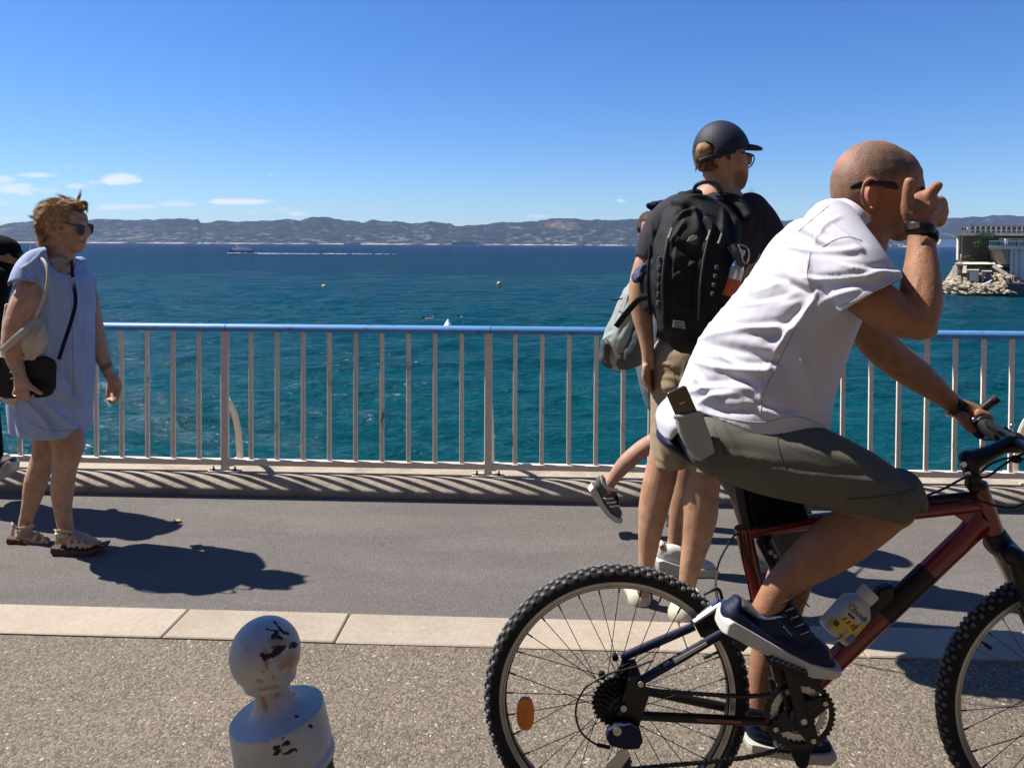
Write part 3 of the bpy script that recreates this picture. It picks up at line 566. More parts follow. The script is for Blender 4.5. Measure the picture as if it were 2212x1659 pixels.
# ------------------------------------------------------------------ unseen facade added behind the camera to cut the sky light
fb = root('added_facade', (0, -6.0, 0), 'unseen ochre facade added behind the view to block part of the sky light', 'building')
M['ochre'] = stain_mat('ochre_render', (.34, .25, .16), (.20, .15, .10), 1.2, .9, .01, 30, .6)
g = G(); g.box((0, -7.0, 5.0), (30, 1.0, 5.0)); g.obj('wall', M['ochre'], fb, False)
g = G(); g.box((0, -5.9, 10.1), (30.3, .35, .12)); g.obj('cornice', M['ochre'], fb, False)
for k in range(-7, 8):
    for z_ in (1.3, 4.6, 7.9):
        g = G(); g.box((k * 3.6, -5.985, z_), (.55, .02, .95)); g.obj('window', mat('window_glass', (.03, .035, .04), .1) if 'winglass' not in M else M['winglass'], fb, False)
        if 'winglass' not in M: M['winglass'] = fb.children[-1].data.materials[0]
        g = G(); g.box((k * 3.6, -5.95, z_ - 1.02), (.68, .09, .05)); g.obj('sill', M['stone'], fb, False)
# ================================================================== FAR THINGS ON AND BY THE WATER
M['white'] = mat('white_paint', (.95, .94, .92), .4); M['hull'] = mat('dark_blue_hull', (.02, .03, .09), .35); M['glassdark'] = mat('dark_window_glass', (.02, .03, .06), .1)
M['buoy'] = mat('faded_yellow_buoy', (.62, .42, .10), .5); M['greysteel'] = mat('grey_ship_steel', (.16, .16, .18), .5); M['foam'] = mat('sea_foam', (.78, .82, .84), .9, bump=.05, bs=3)
M['skinfar'] = mat('distant_skin', (.42, .22, .13), .6); M['blueplastic'] = mat('blue_awning', (.02, .03, .14), .6)  # even skin colour for swimmers and distant people
def at_sea(x, y):  # picture point on the water plane
    q = P(x, y, 100.0) - EYE; k = (SEA - EYE.z) / q.z; return EYE + q * k
def bx(g, c, x0, x1, z0, z1, y0, y1, mi=0): g.box((c.x + (x0 + x1) / 2, c.y + (y0 + y1) / 2, c.z + (z0 + z1) / 2), ((x1 - x0) / 2, (y1 - y0) / 2, (z1 - z0) / 2), mi=mi)
def hull_mesh(c, L, H, Wd, bow=-1):
    g = G(); rings = []
    for t in np.linspace(0, 1, 14):
        w = Wd / 2 * (1 - max(0, (t - .6) / .4) ** 2 * .97) ; x = (t - .5) * L * (-bow) * -1
        x = (t - .5) * L * bow * -1 * -1
        sh = H * (1 + .35 * max(0, (t - .55) / .45) ** 2)
        rings.append([c + Vector((x, -w, sh)), c + Vector((x * (.93 if t > .6 else 1), -w * .6, -.3)), c + Vector((x * (.93 if t > .6 else 1), w * .6, -.3)), c + Vector((x, w, sh))])
    return g.rings(rings)
# ferry heading left with white wake
c = at_sea(520, 547); s = c.y / FPX
f_ = root('ferry_boat', c, 'white and dark blue ferry boat heading left with a foam wake behind it', 'ferry')
L = 53 * s; g = hull_mesh(c, L, 5.2 * s, 12 * s, -1); g.obj('hull', M['hull'], f_)
g = G(); bx(g, c, -16 * s, 22 * s, 4.8 * s, 9.4 * s, -4 * s, 4 * s); g.obj('main_deck', M['white'], f_)
g = G(); bx(g, c, -17 * s, -7 * s, 9.4 * s, 14.2 * s, -3.5 * s, 3.5 * s); g.obj('wheelhouse', M['white'], f_)
g = G(); bx(g, c, -6 * s, 18 * s, 12.0 * s, 12.6 * s, -3 * s, 3 * s); [bx(g, c, q * s, (q + .6) * s, 9.6 * s, 12.2 * s, -4 * s, -3.4 * s) for q in range(-5, 18, 4)]; g.obj('upper_deck_canopy', M['white'], f_)
for k in range(9): g = G(); bx(g, c, (-15 + k * 4.2) * s, (-12.6 + k * 4.2) * s, 6.2 * s, 8.3 * s, -4.3 * s, -4.02 * s); g.obj('window', M['glassdark'], f_)
g = G(); bx(g, c, -17 * s, -6 * s, 11.2 * s, 13.2 * s, -3.75 * s, -3.52 * s); g.obj('bridge_window', M['glassdark'], f_)
g = G(); bx(g, c, -9 * s, -8.4 * s, 14.5 * s, 19 * s, -.3 * s, .3 * s); g.obj('mast', M['white'], f_)
def wake(x0, x1, y, name, hgt=.35, dense=1.0):
    a = at_sea(x0, y); b = at_sea(x1, y + (x1 - x0) * .0045); g = G(); n_ = int(abs(x1 - x0) * dense)
    for i in range(n_):
        t = random.random() ** .8; p_ = a.lerp(b, t); s_ = p_.y / FPX; w = random.uniform(.6, 2.6) * s_ * (1 - .5 * t); hh = random.uniform(.15, .8) * s_ * (1 - .6 * t)
        g.ell((p_.x, p_.y + random.uniform(-6, 6), SEA + .1), (w * 1.6, w, hh), n=7, m=4)
    o = g.obj(name, M['foam'], None); o['kind'] = 'stuff'; return o
wake(492, 560, 547, 'bow_foam', dense=.9); wake(556, 690, 548.2, 'wake_foam', dense=1.6); wake(700, 860, 548.6, 'wake_foam', dense=.5)
# second small motor boat at left by the black-clad person
c = at_sea(77, 550); s = c.y / FPX; f_ = root('motor_boat', c, 'small white motor boat just right of the black cap at left', 'boat')
g = hull_mesh(c, 36 * s, 5 * s, 9 * s, 1); g.obj('hull', M['white'], f_); g = G(); bx(g, c, -12 * s, 2 * s, 5 * s, 9 * s, -3 * s, 3 * s); g.obj('cabin', M['white'], f_)
g = G(); bx(g, c, -12 * s, -11.2 * s, 5 * s, 20 * s, -.4 * s, .4 * s); g.obj('mast', M['white'], f_)
# dark ship along the far shore
c = at_sea(1003, 533.0); c = Vector((c.x / c.y * 5400, 5400, SEA)); s = 5400 / FPX
f_ = root('cargo_ship', c, 'long dark grey ship with white superstructure moored at the foot of the hills', 'ship')
g = hull_mesh(c, 52 * s, 6.2 * s, 9 * s, 1); g.obj('hull', M['greysteel'], f_); g = G(); bx(g, c, -25 * s, -17 * s, 6 * s, 10.5 * s, -2 * s, 2 * s); g.obj('superstructure', M['white'], f_)
g = G(); bx(g, c, -14 * s, 22 * s, 6 * s, 7.3 * s, -2 * s, 2 * s); g.obj('deck_cargo', M['greysteel'], f_)
c = Vector(((762 - 1106) / FPX * 5450, 5450, SEA)); f_ = root('tanker_ship', c, 'faint small ship below the hills right of the ferry wake', 'ship')
g = hull_mesh(c, 36 * s, 2.5 * s, 6 * s, 1); g.obj('hull', M['greysteel'], f_); g = G(); bx(g, c, -14 * s, -6 * s, 2.4 * s, 5 * s, -1.5 * s, 1.5 * s); g.obj('superstructure', M['white'], f_)
c = Vector(((2040 - 1106) / FPX * 5300, 5300, SEA)); f_ = root('cruise_ship', c, 'white cruise ship in the distance just left of the terrace building', 'ship')
g = hull_mesh(c, 50 * s, 6 * s, 8 * s, -1); g.obj('hull', M['white'], f_)
for k in range(4): g = G(); bx(g, c, (-14 + k * 1.5) * s, 20 * s, (6 + k * 2.7) * s, (8 + k * 2.7) * s, -3 * s, 3 * s); g.obj('deck', M['white'], f_); g = G(); bx(g, c, (-13 + k * 1.5) * s, 19 * s, (8 + k * 2.7) * s, (8.7 + k * 2.7) * s, -2.6 * s, 2.6 * s); g.obj('deck_window_band', M['glassdark'], f_)
# shore town specks
g = G()
for _ in range(300):
    x_ = random.choice([random.uniform(1890, 2070), random.uniform(1000, 1400), random.uniform(100, 900)]); d_ = random.uniform(5620, 5900); w_ = random.uniform(6, 16); h_ = random.uniform(5, 12)
    t_ = (d_ - D0h) / DEP; X_ = (x_ - 1106) / FPX * d_; z_ = SEA + (np.interp(t_, [0, .02, .12, .3], [0, .03, .16, .42])) * 175
    g.box((X_, d_, z_ + h_ / 2 - 2), (w_, 8, h_ * .6))
o = g.obj('shore_houses', mat('pale_render_far', (.45, .42, .37), .9), None, False); o['kind'] = 'stuff'
# buoys
for (x, y, lab) in ((700, 622, 'yellow ball buoy floating left of centre, between the ferry and the handrail'), (1078, 616, 'yellow ball buoy floating right of centre, nearer the backpacker')):
    c = at_sea(x, y); s = c.y / FPX; r_ = root('mooring_buoy', c, lab, 'buoy', 'yellow ball buoys on the water'); g = G(); g.ell(c + Vector((0, 0, 3.0 * s)), (4.6 * s, 4.6 * s, 4.6 * s)); g.obj('float', M['buoy'], r_)
    g = G(); g.lathe(c + Vector((0, 0, 7.2 * s)), [(1.2 * s, 0), (1.2 * s, .8 * s), (.5 * s, 1.2 * s), (.5 * s, 2 * s)], n=8); g.obj('eyelet', M['greysteel'], r_)
c = at_sea(968, 702); s = c.y / FPX; g = G(); g.lathe(c, [(9 * s, -1 * s), (8.5 * s, .3 * s), (6.5 * s, 3 * s), (1.8 * s, 10 * s), (.9 * s, 12 * s), (.2 * s, 12.4 * s)], n=20); tag(g.obj('cone_buoy', M['white'], None), 'white cone buoy floating just above the blue handrail', 'buoy')
for (x, y, lab, sd) in ((915, 689, 'swimmer with one arm raised, left of the white cone buoy', 1), (991, 685, 'swimmer with only dark hair above water, right of the white cone buoy', 0)):
    c = at_sea(x, y); s = c.y / FPX; r_ = root('person', c, lab, 'swimmer'); g = G(); g.ell(c + Vector((0, 0, 1.8 * s)), (2.6 * s, 2.8 * s, 3.4 * s)); g.tube([c + Vector((0, 0, 1 * s)), c + Vector((3 * s, 0, -1 * s)), c + Vector((7 * s, .0, -2 * s))], [2 * s, 4 * s, 3 * s])
    if sd: g.tube([c + Vector((6 * s, 0, -.6 * s)), c + Vector((12 * s, 0, 1.2 * s)), c + Vector((19 * s, 0, .8 * s))], [1.5 * s, 1.3 * s, .9 * s])
    g.obj('body', M['skinfar'], r_); g = G(); g.ell(c + Vector((-.3 * s, .3 * s, 2.9 * s)), (3.0 * s, 3.1 * s, 3.0 * s)); g.obj('hair', M['blackcloth'], r_)
# ------------------------------------------------------------------ rocky point with terraces, about 170 m away
DP = 172.0
def Q(x, y, d=0): return P(x, y, DP + d)
def qbox(g, x0, x1, y0, y1, d0=0, d1=6, mi=0):
    a = Q(x0, y1, d0); b = Q(x1, y0, d0); k = (d1 - d0) * (x0 - 1090) / FPX   # side walls run back along the headland's slanting axis
    v = [Vector((X_ + (k if j else 0), DP + (d1 if j else d0), Z_)) for X_ in (a.x, b.x) for j in (0, 1) for Z_ in (a.z, b.z)]
    g.add(v, [(0, 1, 3, 2), (4, 6, 7, 5), (0, 4, 5, 1), (2, 3, 7, 6), (0, 2, 6, 4), (1, 5, 7, 3)], mi)
M['rock'] = stain_mat('limestone_rock', (.46, .37, .25), (.16, .13, .10), .9, .95, .12, 3, .9, thr=(.42, .62))  # tan limestone colour with darker blotches
M['render'] = stain_mat('cream_render_wall', (.62, .55, .42), (.35, .29, .22), .8, .9, .02, 6, .5)
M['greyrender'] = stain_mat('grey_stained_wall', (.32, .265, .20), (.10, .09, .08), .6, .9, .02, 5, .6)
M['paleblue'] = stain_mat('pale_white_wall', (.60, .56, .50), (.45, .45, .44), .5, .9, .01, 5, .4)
M['darkwall'] = stain_mat('dark_quay_wall', (.05, .052, .055), (.03, .03, .032), .6, .9, .02, 5, .6)
M['leaf'] = mat('pine_leaves', (.045, .085, .022), .7, var=.35, vs=1.2)
# rock headland: bumpy heightfield
nx, ny = 110, 50; V = []; 
for j in range(ny):
    d = -2 + j * .55
    for i in range(nx):
        x_ = 2024 + i * 4.2; t = min(1, j / 24)
        base = np.interp(x_, [2024, 2030, 2045, 2065, 2080, 2110, 2140, 2180, 2240, 2500], [634, 618, 606, 575, 566, 563, 562, 560, 556, 552])
        yy = 640 + (base - 640) * t ** .75; p_ = Q(x_, yy, d)
        cell = noise.cell((p_.x * .45, d * .5, 2.0)) ; rg = noise.ridged_multi_fractal((p_.x * .32, d * .4, 3), 1, 2.1, 4, 1, 2)
        p_.z += (cell - .5) * .9 * t + (rg - 1) * .5 * t - (1.3 if t == 0 else 0); p_.x += noise.noise((i * .3, j * .4, 1)) * .3; V.append(p_)
F_ = [(j * nx + i, j * nx + i + 1, (j + 1) * nx + i + 1, (j + 1) * nx + i) for j in range(ny - 1) for i in range(nx - 1)]
struct(mk('rocky_headland', V, F_, M['rock'], None, False))
g = G()
for _ in range(460):
    x_ = random.uniform(2028, 2200); y_ = random.uniform(max(566, np.interp(x_, [2028, 2045, 2066, 2085], [620, 608, 580, 566])), 634); d_ = np.interp(y_, [566, 611, 613, 634], [13, 0, -1.4, -3.8]) - random.uniform(.2, 1); r_ = random.uniform(.15, .7)
    c = Q(x_, y_, d_); a_ = random.uniform(0, 3); ax = (Vector((math.cos(a_), math.sin(a_), .3)).normalized(), Vector((-math.sin(a_), math.cos(a_), 0)), Vector((-.3, .5, 1)).normalized()); g.ell(c, (r_, r_ * .7, r_ * .55), ax, n=6, m=4)
o = g.obj('fallen_rocks', M['rock'], None, False); o['kind'] = 'stuff'
def hut(x0, x1, y0, y1, d0, d1, m, label, name='stone_hut', door=None):
    c = Q((x0 + x1) / 2, y1, d0); r_ = root(name, c, label, 'hut'); g = G(); qbox(g, x0, x1, y0, y1, d0, d1); g.obj('wall', m, r_, False)
    g = G(); qbox(g, x0 - 1, x1 + 1, y0 - 1.5, y0, d0 - .4, d1 + .3); g.obj('roof', M['render'], r_, False)
    if door: g = G(); qbox(g, *door, d0 - .12, d0 - .01); g.obj('door', M['glassdark'], r_, False)
hut(2089, 2114, 585, 609, 0, 4, M['render'], 'square cream hut low on the rocks beside the blue awning', door=(2090, 2094, 588, 608))
hut(2064, 2080, 571, 600, 6, 10, M['render'], 'narrow pale hut with dark doorway under the corner column', door=(2065.5, 2078, 573, 582))
c = Q(2125, 610, 1); r_ = root('beach_shelter', c, 'cream shelter with a deep blue awning on the rocks', 'shelter'); g = G(); qbox(g, 2121, 2126, 588, 613, 1, 4); g.obj('wall', M['render'], r_, False); g = G(); qbox(g, 2128, 2141, 591, 612, .5, 3); g.obj('awning', M['blueplastic'], r_, False); g = G(); qbox(g, 2120, 2143, 586, 588.5, 0, 4); g.obj('roof', M['render'], r_, False)
for (x0, y0, x1, y1, lab) in ((2029, 615, 2064, 613, 'long pale pole lying level at the left of the rocks'), (2058, 603, 2071, 617, 'pale leaning pole crossing the level pole'), (2113, 620, 2142, 606, 'white slanting pole beside the blue awning')):
    g = G(); g.tube([Q(x0, y0, -1.7), Q(x1, y1, -1.7)], .13, n=8); tag(g.obj('wooden_pole', M['white'], None), lab, 'pole', 'poles on the rocky point')
for (x0, x1, y0, y1, d0, m, lab) in ((2022, 2058, 618, 633, -1, M['darkwall'], 'dark low quay at the left foot of the rocks'), (2058, 2176, 612, 634, -2.2, M['rock'], 'sunlit stone landing stage at the waterline'), (2177, 2260, 613, 641, -4, M['darkwall'], 'dark concrete quay at the right edge of the water'), (2172, 2180, 600, 613, -3, M['render'], 'short pale wall standing on the quay corner')):
    g = G()
    if m is M['rock']: g.add([Q(x0, y1, d0 - 1.5), Q(x1, y1, d0 - 1.5), Q(x1, y0, d0 + 1.2), Q(x0, y0, d0 + 1.2), Q(x0, y1, 9), Q(x1, y1, 9), Q(x1, y0, 9), Q(x0, y0, 9)], [(0, 1, 2, 3), (3, 2, 6, 7), (0, 3, 7, 4), (1, 5, 6, 2), (4, 7, 6, 5), (0, 4, 5, 1)])
    else: qbox(g, x0, x1, y0, y1, d0, 8)
    tag(g.obj('quay_wall', m, None, False), lab, 'quay')
for (x0, x1, y0, y1, d0, lab) in ((2079, 2150, 566.5, 571, 6.5, 'long pale parapet along the ledge under the round tree'), (2058, 2068, 575, 602, 3.5, 'tall leaning slab of pale masonry at the left of the huts'), (2148, 2181, 571, 577, 6, 'pale parapet under the balcony building'), (2081, 2088, 574, 590, 3, 'narrow pale masonry pier left of the square hut')):
    g = G(); g.add([Q(x0 - 3, y1, d0 - .9), Q(x1, y1, d0 - .9), Q(x1, y0, d0 + .6), Q(x0, y0, d0 + .6), Q(x0 - 3, y1, d0 + 3), Q(x1, y1, d0 + 3), Q(x1, y0, d0 + 3), Q(x0, y0, d0 + 3)], [(0, 1, 2, 3), (3, 2, 6, 7), (0, 3, 7, 4), (1, 5, 6, 2), (4, 7, 6, 5), (0, 4, 5, 1)]); tag(g.obj('masonry_wall', M['render'], None, False), lab, 'wall')
g = G(); g.tube([Q(2146, 574, 3), Q(2165, 588, 1.5), Q(2190, 602, 0)], [(.5, .3)] * 3, n=8); tag(g.obj('stair_ramp', M['greyrender'], None), 'dark stair ramp slanting down the rocks to the quay at right', 'stairs')
# upper terrace building
r_ = root('terrace_building', Q(2140, 560, 12), 'cream seaside building with a long dark-panelled colonnade on its upper terrace', 'building')
g = G(); qbox(g, 2062, 2300, 504.5, 509, 8.5, 30); g.obj('terrace_slab', M['render'], r_, False)
for xa, yb in ((2066, 562), (2073, 567)):
    g = G(); tpz = Q(xa, 509, 9).z; btz = Q(xa, yb, 9).z; l_, m_, e_ = Q(xa, 509, 10.2), Q(xa + 4.4, 509, 8.6), Q(xa + 6, 509, 9.6); g.rings([[Vector((q.x, q.y, z_)) for q in (l_, m_, e_, Q(xa + 2, 509, 11.5))] for z_ in (btz, tpz)]); g.obj('corner_column', M['render'], r_, False)
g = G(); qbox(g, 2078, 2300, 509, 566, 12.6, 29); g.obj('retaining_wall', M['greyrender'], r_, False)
g = G(); qbox(g, 2096, 2300, 487, 489.3, 13, 22); g.obj('colonnade_beam', M['greyrender'], r_, False)
for k in range(18):
    x_ = 2097.5 + k * 11.2; g = G(); qbox(g, x_, x_ + 7.2, 489.3, 503.5, 13.4, 13.8); g.obj('shutter_panel', M['glassdark'], r_, False)
    g = G(); qbox(g, x_ + 7.6, x_ + 10.6, 489.3, 504.5, 13.2, 14.0); g.obj('pillar', M['paleblue'], r_, False)
g = G(); qbox(g, 2062.5, 2300, 498, 498.6, 8.7, 8.8); [qbox(g, x_, x_ + .5, 498, 504.5, 8.7, 8.8) for x_ in np.arange(2063, 2300, 5)]; g.obj('terrace_railing', M['paleblue'], r_, False)
g = G(); qbox(g, 2062.6, 2063.4, 486, 504.5, 8.7, 8.9); g.obj('flagpole', M['paleblue'], r_, False)
r_ = root('balcony_building', Q(2190, 600, 6), 'white lower building with a projecting balcony at the right edge', 'building')
g = G(); qbox(g, 2135, 2300, 532, 538.6, 2, 18); g.obj('balcony_slab', M['paleblue'], r_, False); g = G(); qbox(g, 2135, 2161.5, 533, 539, 1.7, 2); g.obj('fascia', M['render'], r_, False)
g = G(); qbox(g, 2181, 2300, 538.6, 612, 3, 16); g.obj('wall', M['paleblue'], r_, False)
for x_ in (2190, 2202): g = G(); qbox(g, x_, x_ + 1, 540, 600, 2.8, 3.0); g.obj('drainpipe', M['greysteel'], r_, False)
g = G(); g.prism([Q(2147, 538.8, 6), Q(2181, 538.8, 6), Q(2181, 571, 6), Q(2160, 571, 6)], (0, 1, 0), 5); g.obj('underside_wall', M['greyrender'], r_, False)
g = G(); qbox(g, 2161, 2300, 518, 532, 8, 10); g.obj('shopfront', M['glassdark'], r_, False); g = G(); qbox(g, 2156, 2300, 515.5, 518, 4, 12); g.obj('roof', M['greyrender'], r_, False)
for x_ in np.arange(2137, 2215, 4.0): g = G(); qbox(g, x_, x_ + .8, 521.5, 532, 2.2, 2.3); g.obj('railing_post', M['white'], r_, False)
g = G(); qbox(g, 2137, 2300, 521, 521.8, 2.2, 2.3); g.obj('balcony_rail', M['white'], r_, False)
for x_ in (2175, 2199): g = G(); qbox(g, x_, x_ + 1.6, 518, 532, 7.6, 7.9); g.obj('mullion', M['white'], r_, False)
def tiny(x, y, d, top, m, lab, h=14):
    c = Q(x, y, d); s_ = (DP + d) / FPX; r2 = root('person', c, lab, 'person', 'people on the distant terraces')
    g = G(); g.ell(c + Vector((0, 0, (h - 1.6) * s_)), (1.1 * s_, 1.2 * s_, 1.6 * s_), n=8, m=6); [g.tube([c + Vector((q * s_, 0, .2 * s_)), c + Vector((q * .8 * s_, 0, h * .5 * s_))], [.6 * s_, .95 * s_], n=6) for q in (-.8, .8)]; g.tube([c + Vector((0, 0, h * .4 * s_)), c + Vector((0, 0, (h - 1.8) * s_))], 1.1 * s_, n=8, cap='round'); g.obj('body', M['skinfar'], r2)
    g = G(); g.tube([c + Vector((0, 0, h * .42 * s_)), c + Vector((0, 0, h * .62 * s_)), c + Vector((0, 0, h * .8 * s_))], [1.5 * s_, 1.6 * s_, 1.9 * s_], n=8, cap='round'); g.obj('clothes', m, r2)
tiny(2079, 504.5, 9.4, 0, M['blackcloth'], 'distant person in black near the terrace corner'); tiny(2084, 504.5, 9.6, 0, M['tee'], 'distant person in dark grey beside the one in black'); tiny(2090, 504.5, 9.5, 0, M['cream'], 'distant person in cream on the upper terrace')
tiny(2171, 532, 4, 0, M['white'], 'distant person in white on the lower balcony, left one', 17); tiny(2175, 532, 4.4, 0, M['paleblue'], 'distant person in pale blue on the lower balcony beside the one in white', 17)
tiny(2186, 612, -1, 0, M['skinfar'], 'distant bather standing on the quay at right', 18); tiny(2191, 613, -1.5, 0, M['red_cloth'], 'distant bather in red on the quay at right', 18); tiny(2076, 562, 5, 0, M['cream'], 'distant person in cream on the rock ledge below the columns', 13)
# tree on the point
r_ = root('pine_tree', Q(2130, 556, 9), 'round dark green tree in front of the terrace building', 'tree')
g = G(); g.tube([Q(2130, 560, 9), Q(2128, 545, 9), Q(2124, 530, 9)], [.35, .28, .15], n=8); g.tube([Q(2129, 545, 9), Q(2138, 532, 9.3)], [.2, .1], n=6); g.obj('trunk', M['tort'], r_)
v = []; f = []; bl = [(2122, 522, 16, 15), (2142, 518, 11, 14), (2112, 528, 11, 9), (2132, 538, 15, 12), (2144, 545, 9, 10), (2120, 507, 12, 6), (2138, 509, 12, 5), (2090, 556, 10, 5), (2101, 560, 8, 4)]
for _ in range(5200):
    cx, cy, ra, rb = random.choice(bl); a = random.uniform(0, 6.28); r1 = random.random() ** .4; q = Q(cx + ra * r1 * math.cos(a), cy + rb * r1 * math.sin(a), 8.5 + random.uniform(-1.3, 1.3) * math.sqrt(max(0, 1 - r1 * r1)))
    n_ = Vector((random.gauss(0, 1), random.gauss(0, 1), random.gauss(0, 1))).normalized(); t_ = n_.orthogonal().normalized(); s_ = random.uniform(.07, .2); b_ = n_.cross(t_); i = len(v); v += [q + t_ * s_, q + b_ * s_ * .6, q - t_ * s_, q - b_ * s_ * .6]; f.append((i, i + 1, i + 2, i + 3))
mk('crown', v, f, M['leaf'], r_, False)
# ================================================================== BOLLARD
KB = 1.55
bax = (P(640, 1700, 1.50) - P(575, 1415, KB)); 
def bol():
    c0 = P(573, 1410, KB); low = P(648, 1800, KB + .0) ; ax = (c0 - low).normalized(); a = ax.orthogonal().normalized(); 
    a = (Vector((1, 0, 0)) - ax * ax.x).normalized(); b = ax.cross(a); A_ = (a, b, ax)
    k = KB / FPX; rb = 75 * k
    base = c0 - ax * (c0.z / ax.z); r_ = root('bollard', base, 'leaning grey metal bollard with a rusty ball top on the gravel paving', 'bollard')
    m = bpy.data.materials.new('chipped_grey_paint'); m.use_nodes = True; t = m.node_tree; b_ = t.nodes['Principled BSDF']; L = t.links
    at = N(t, 'ShaderNodeAttribute', attribute_name='Col'); n = N(t, 'ShaderNodeTexNoise'); n.inputs['Scale'].default_value = 34; n.inputs['Detail'].default_value = 8; n.inputs['Roughness'].default_value = .7; tcn = N(t, 'ShaderNodeTexCoord'); L.new(tcn.outputs['Object'], n.inputs[0])
    s_ = N(t, 'ShaderNodeSeparateColor'); L.new(at.outputs['Color'], s_.inputs[0])
    dk = N(t, 'ShaderNodeMapRange'); dk.inputs[1].default_value = .52; dk.inputs[2].default_value = .58; L.new(Mth(t, 'ADD', s_.outputs[0], Mth(t, 'MULTIPLY', Mth(t, 'SUBTRACT', n.outputs[0], .5), 2.4)), dk.inputs[0])
    ru = N(t, 'ShaderNodeMapRange'); ru.inputs[1].default_value = .35; ru.inputs[2].default_value = .95; L.new(Mth(t, 'ADD', s_.outputs[1], Mth(t, 'MULTIPLY', Mth(t, 'SUBTRACT', n.outputs[0], .5), 2.6)), ru.inputs[0])
    gr = N(t, 'ShaderNodeTexNoise'); gr.inputs['Scale'].default_value = 6; gr.inputs['Detail'].default_value = 7; L.new(tcn.outputs['Object'], gr.inputs[0]); cr = N(t, 'ShaderNodeValToRGB'); cr.color_ramp.elements[0].position = .3; cr.color_ramp.elements[0].color = (.25, .25, .24, 1); cr.color_ramp.elements[1].position = .65; cr.color_ramp.elements[1].color = (.44, .43, .41, 1); L.new(gr.outputs[0], cr.inputs[0])
    m1 = N(t, 'ShaderNodeMix', data_type='RGBA'); L.new(Mth(t, 'MULTIPLY', ru.outputs[0], .85), m1.inputs['Factor']); L.new(cr.outputs[0], m1.inputs[6]); m1.inputs[7].default_value = (.30, .13, .035, 1)
    m2 = N(t, 'ShaderNodeMix', data_type='RGBA'); L.new(dk.outputs[0], m2.inputs['Factor']); L.new(m1.outputs[2], m2.inputs[6]); m2.inputs[7].default_value = (.018, .008, .007, 1); L.new(m2.outputs[2], b_.inputs['Base Color'])
    rg = N(t, 'ShaderNodeMapRange'); rg.inputs[3].default_value = .38; rg.inputs[4].default_value = .85; L.new(dk.outputs[0], rg.inputs[0]); L.new(rg.outputs[0], b_.inputs['Roughness']); b_.inputs['Metallic'].default_value = 0
    bp = N(t, 'ShaderNodeBump'); bp.inputs['Distance'].default_value = .0012; bp.invert = True; L.new(dk.outputs[0], bp.inputs['Height']); L.new(bp.outputs[0], b_.inputs['Normal'])
    def paint(o, marks):
        co = np.array([v.co for v in o.data.vertices]); px, py = proj(co); d_ = np.zeros(len(co)); r2 = np.zeros(len(co)); fr = co[:, 1] < np.median(co[:, 1]) + .02
        for (x0, y0, x1, y1, w, ch) in marks:
            dx, dy = x1 - x0, y1 - y0; L2 = dx * dx + dy * dy + 1e-6; tt = np.clip(((px - x0) * dx + (py - y0) * dy) / L2, 0, 1); dd = np.hypot(px - x0 - tt * dx, py - y0 - tt * dy); q = np.exp(-(dd / w) ** 2) * fr
            if ch == 0: d_ = np.maximum(d_, q * .78)
            else: r2 = np.maximum(r2, q)
        setcol(o.data, np.stack([d_, r2, np.zeros_like(d_)], -1))
    g = G(); pr = [(rb * math.sin(th), -rb * math.cos(th) ) for th in np.linspace(.42, math.pi - .01, 90)]
    pr = [(rb * .50, -rb * .98), (rb * .62, -rb * .93), (rb * .74, -rb * .83), (rb * .76, -rb * .74)] + [q for q in pr if q[1] > -rb * .66]
    g.lathe(c0, pr, A_, 110); ball = g.obj('ball_top', m, r_, True, 60)
    paint(ball, [(592, 1342, 612, 1366, 4, 0), (576, 1358, 600, 1364, 4, 0), (588, 1372, 610, 1380, 4, 0), (598, 1364, 590, 1376, 6, 0), (572, 1420, 600, 1410, 8, 0), (596, 1406, 634, 1394, 11, 0), (612, 1402, 630, 1388, 6, 0), (584, 1398, 625, 1392, 3, 0), (618, 1366, 624, 1368, 5, 0), (566, 1412, 574, 1418, 6, 0),
                 (572, 1395, 577, 1418, 8, 1), (566, 1449, 568, 1452, 4, 1), (598, 1436, 599, 1440, 4, 1), (590, 1462, 592, 1464, 4, 1), (612, 1432, 626, 1418, 22, 1), (558, 1470, 566, 1472, 5, 1), (532, 1402, 534, 1400, 4, 1), (584, 1384, 622, 1388, 13, 1), (575, 1430, 577, 1446, 5, 1), (560, 1490, 610, 1482, 6, 1)])
    rc = 101 * k
    g = G(); dn = 1.12 * rb
    pr = [(rb * .50, -rb * .88), (rb * .50, -rb * 1.06), (rb * .53, -rb * 1.28), (rb * .60, -rb * 1.48), (rb * .72, -rb * 1.62), (rb * .90, -rb * 1.69), (rc * .88, -rb * 1.73), (rc * .965, -rb * 1.75), (rc * .99, -rb * 1.775), (rc * 1.0, -rb * 1.82), (rc * 1.025, -rb * 2.86), (rc * 1.0, -rb * 2.92), (rc * .98, -rb * 3.00), (rc * 1.0, -rb * 3.08), (rc * 1.045, -rb * 3.13), (rc * 1.045, -rb * 3.30), (rc * 1.0, -rb * 3.36)]
    pp = []
    for (a_, z1), (b2, z2) in zip(pr[:-1], pr[1:]):
        n_ = max(1, int((z1 - z2) / .006)); pp += [(a_ + (b2 - a_) * i / n_, z1 + (z2 - z1) * i / n_) for i in range(n_)]
    pp.append(pr[-1]); g.lathe(c0, pp[::-1], A_, 120); cl_ = g.obj('collar', m, r_, True, 45)
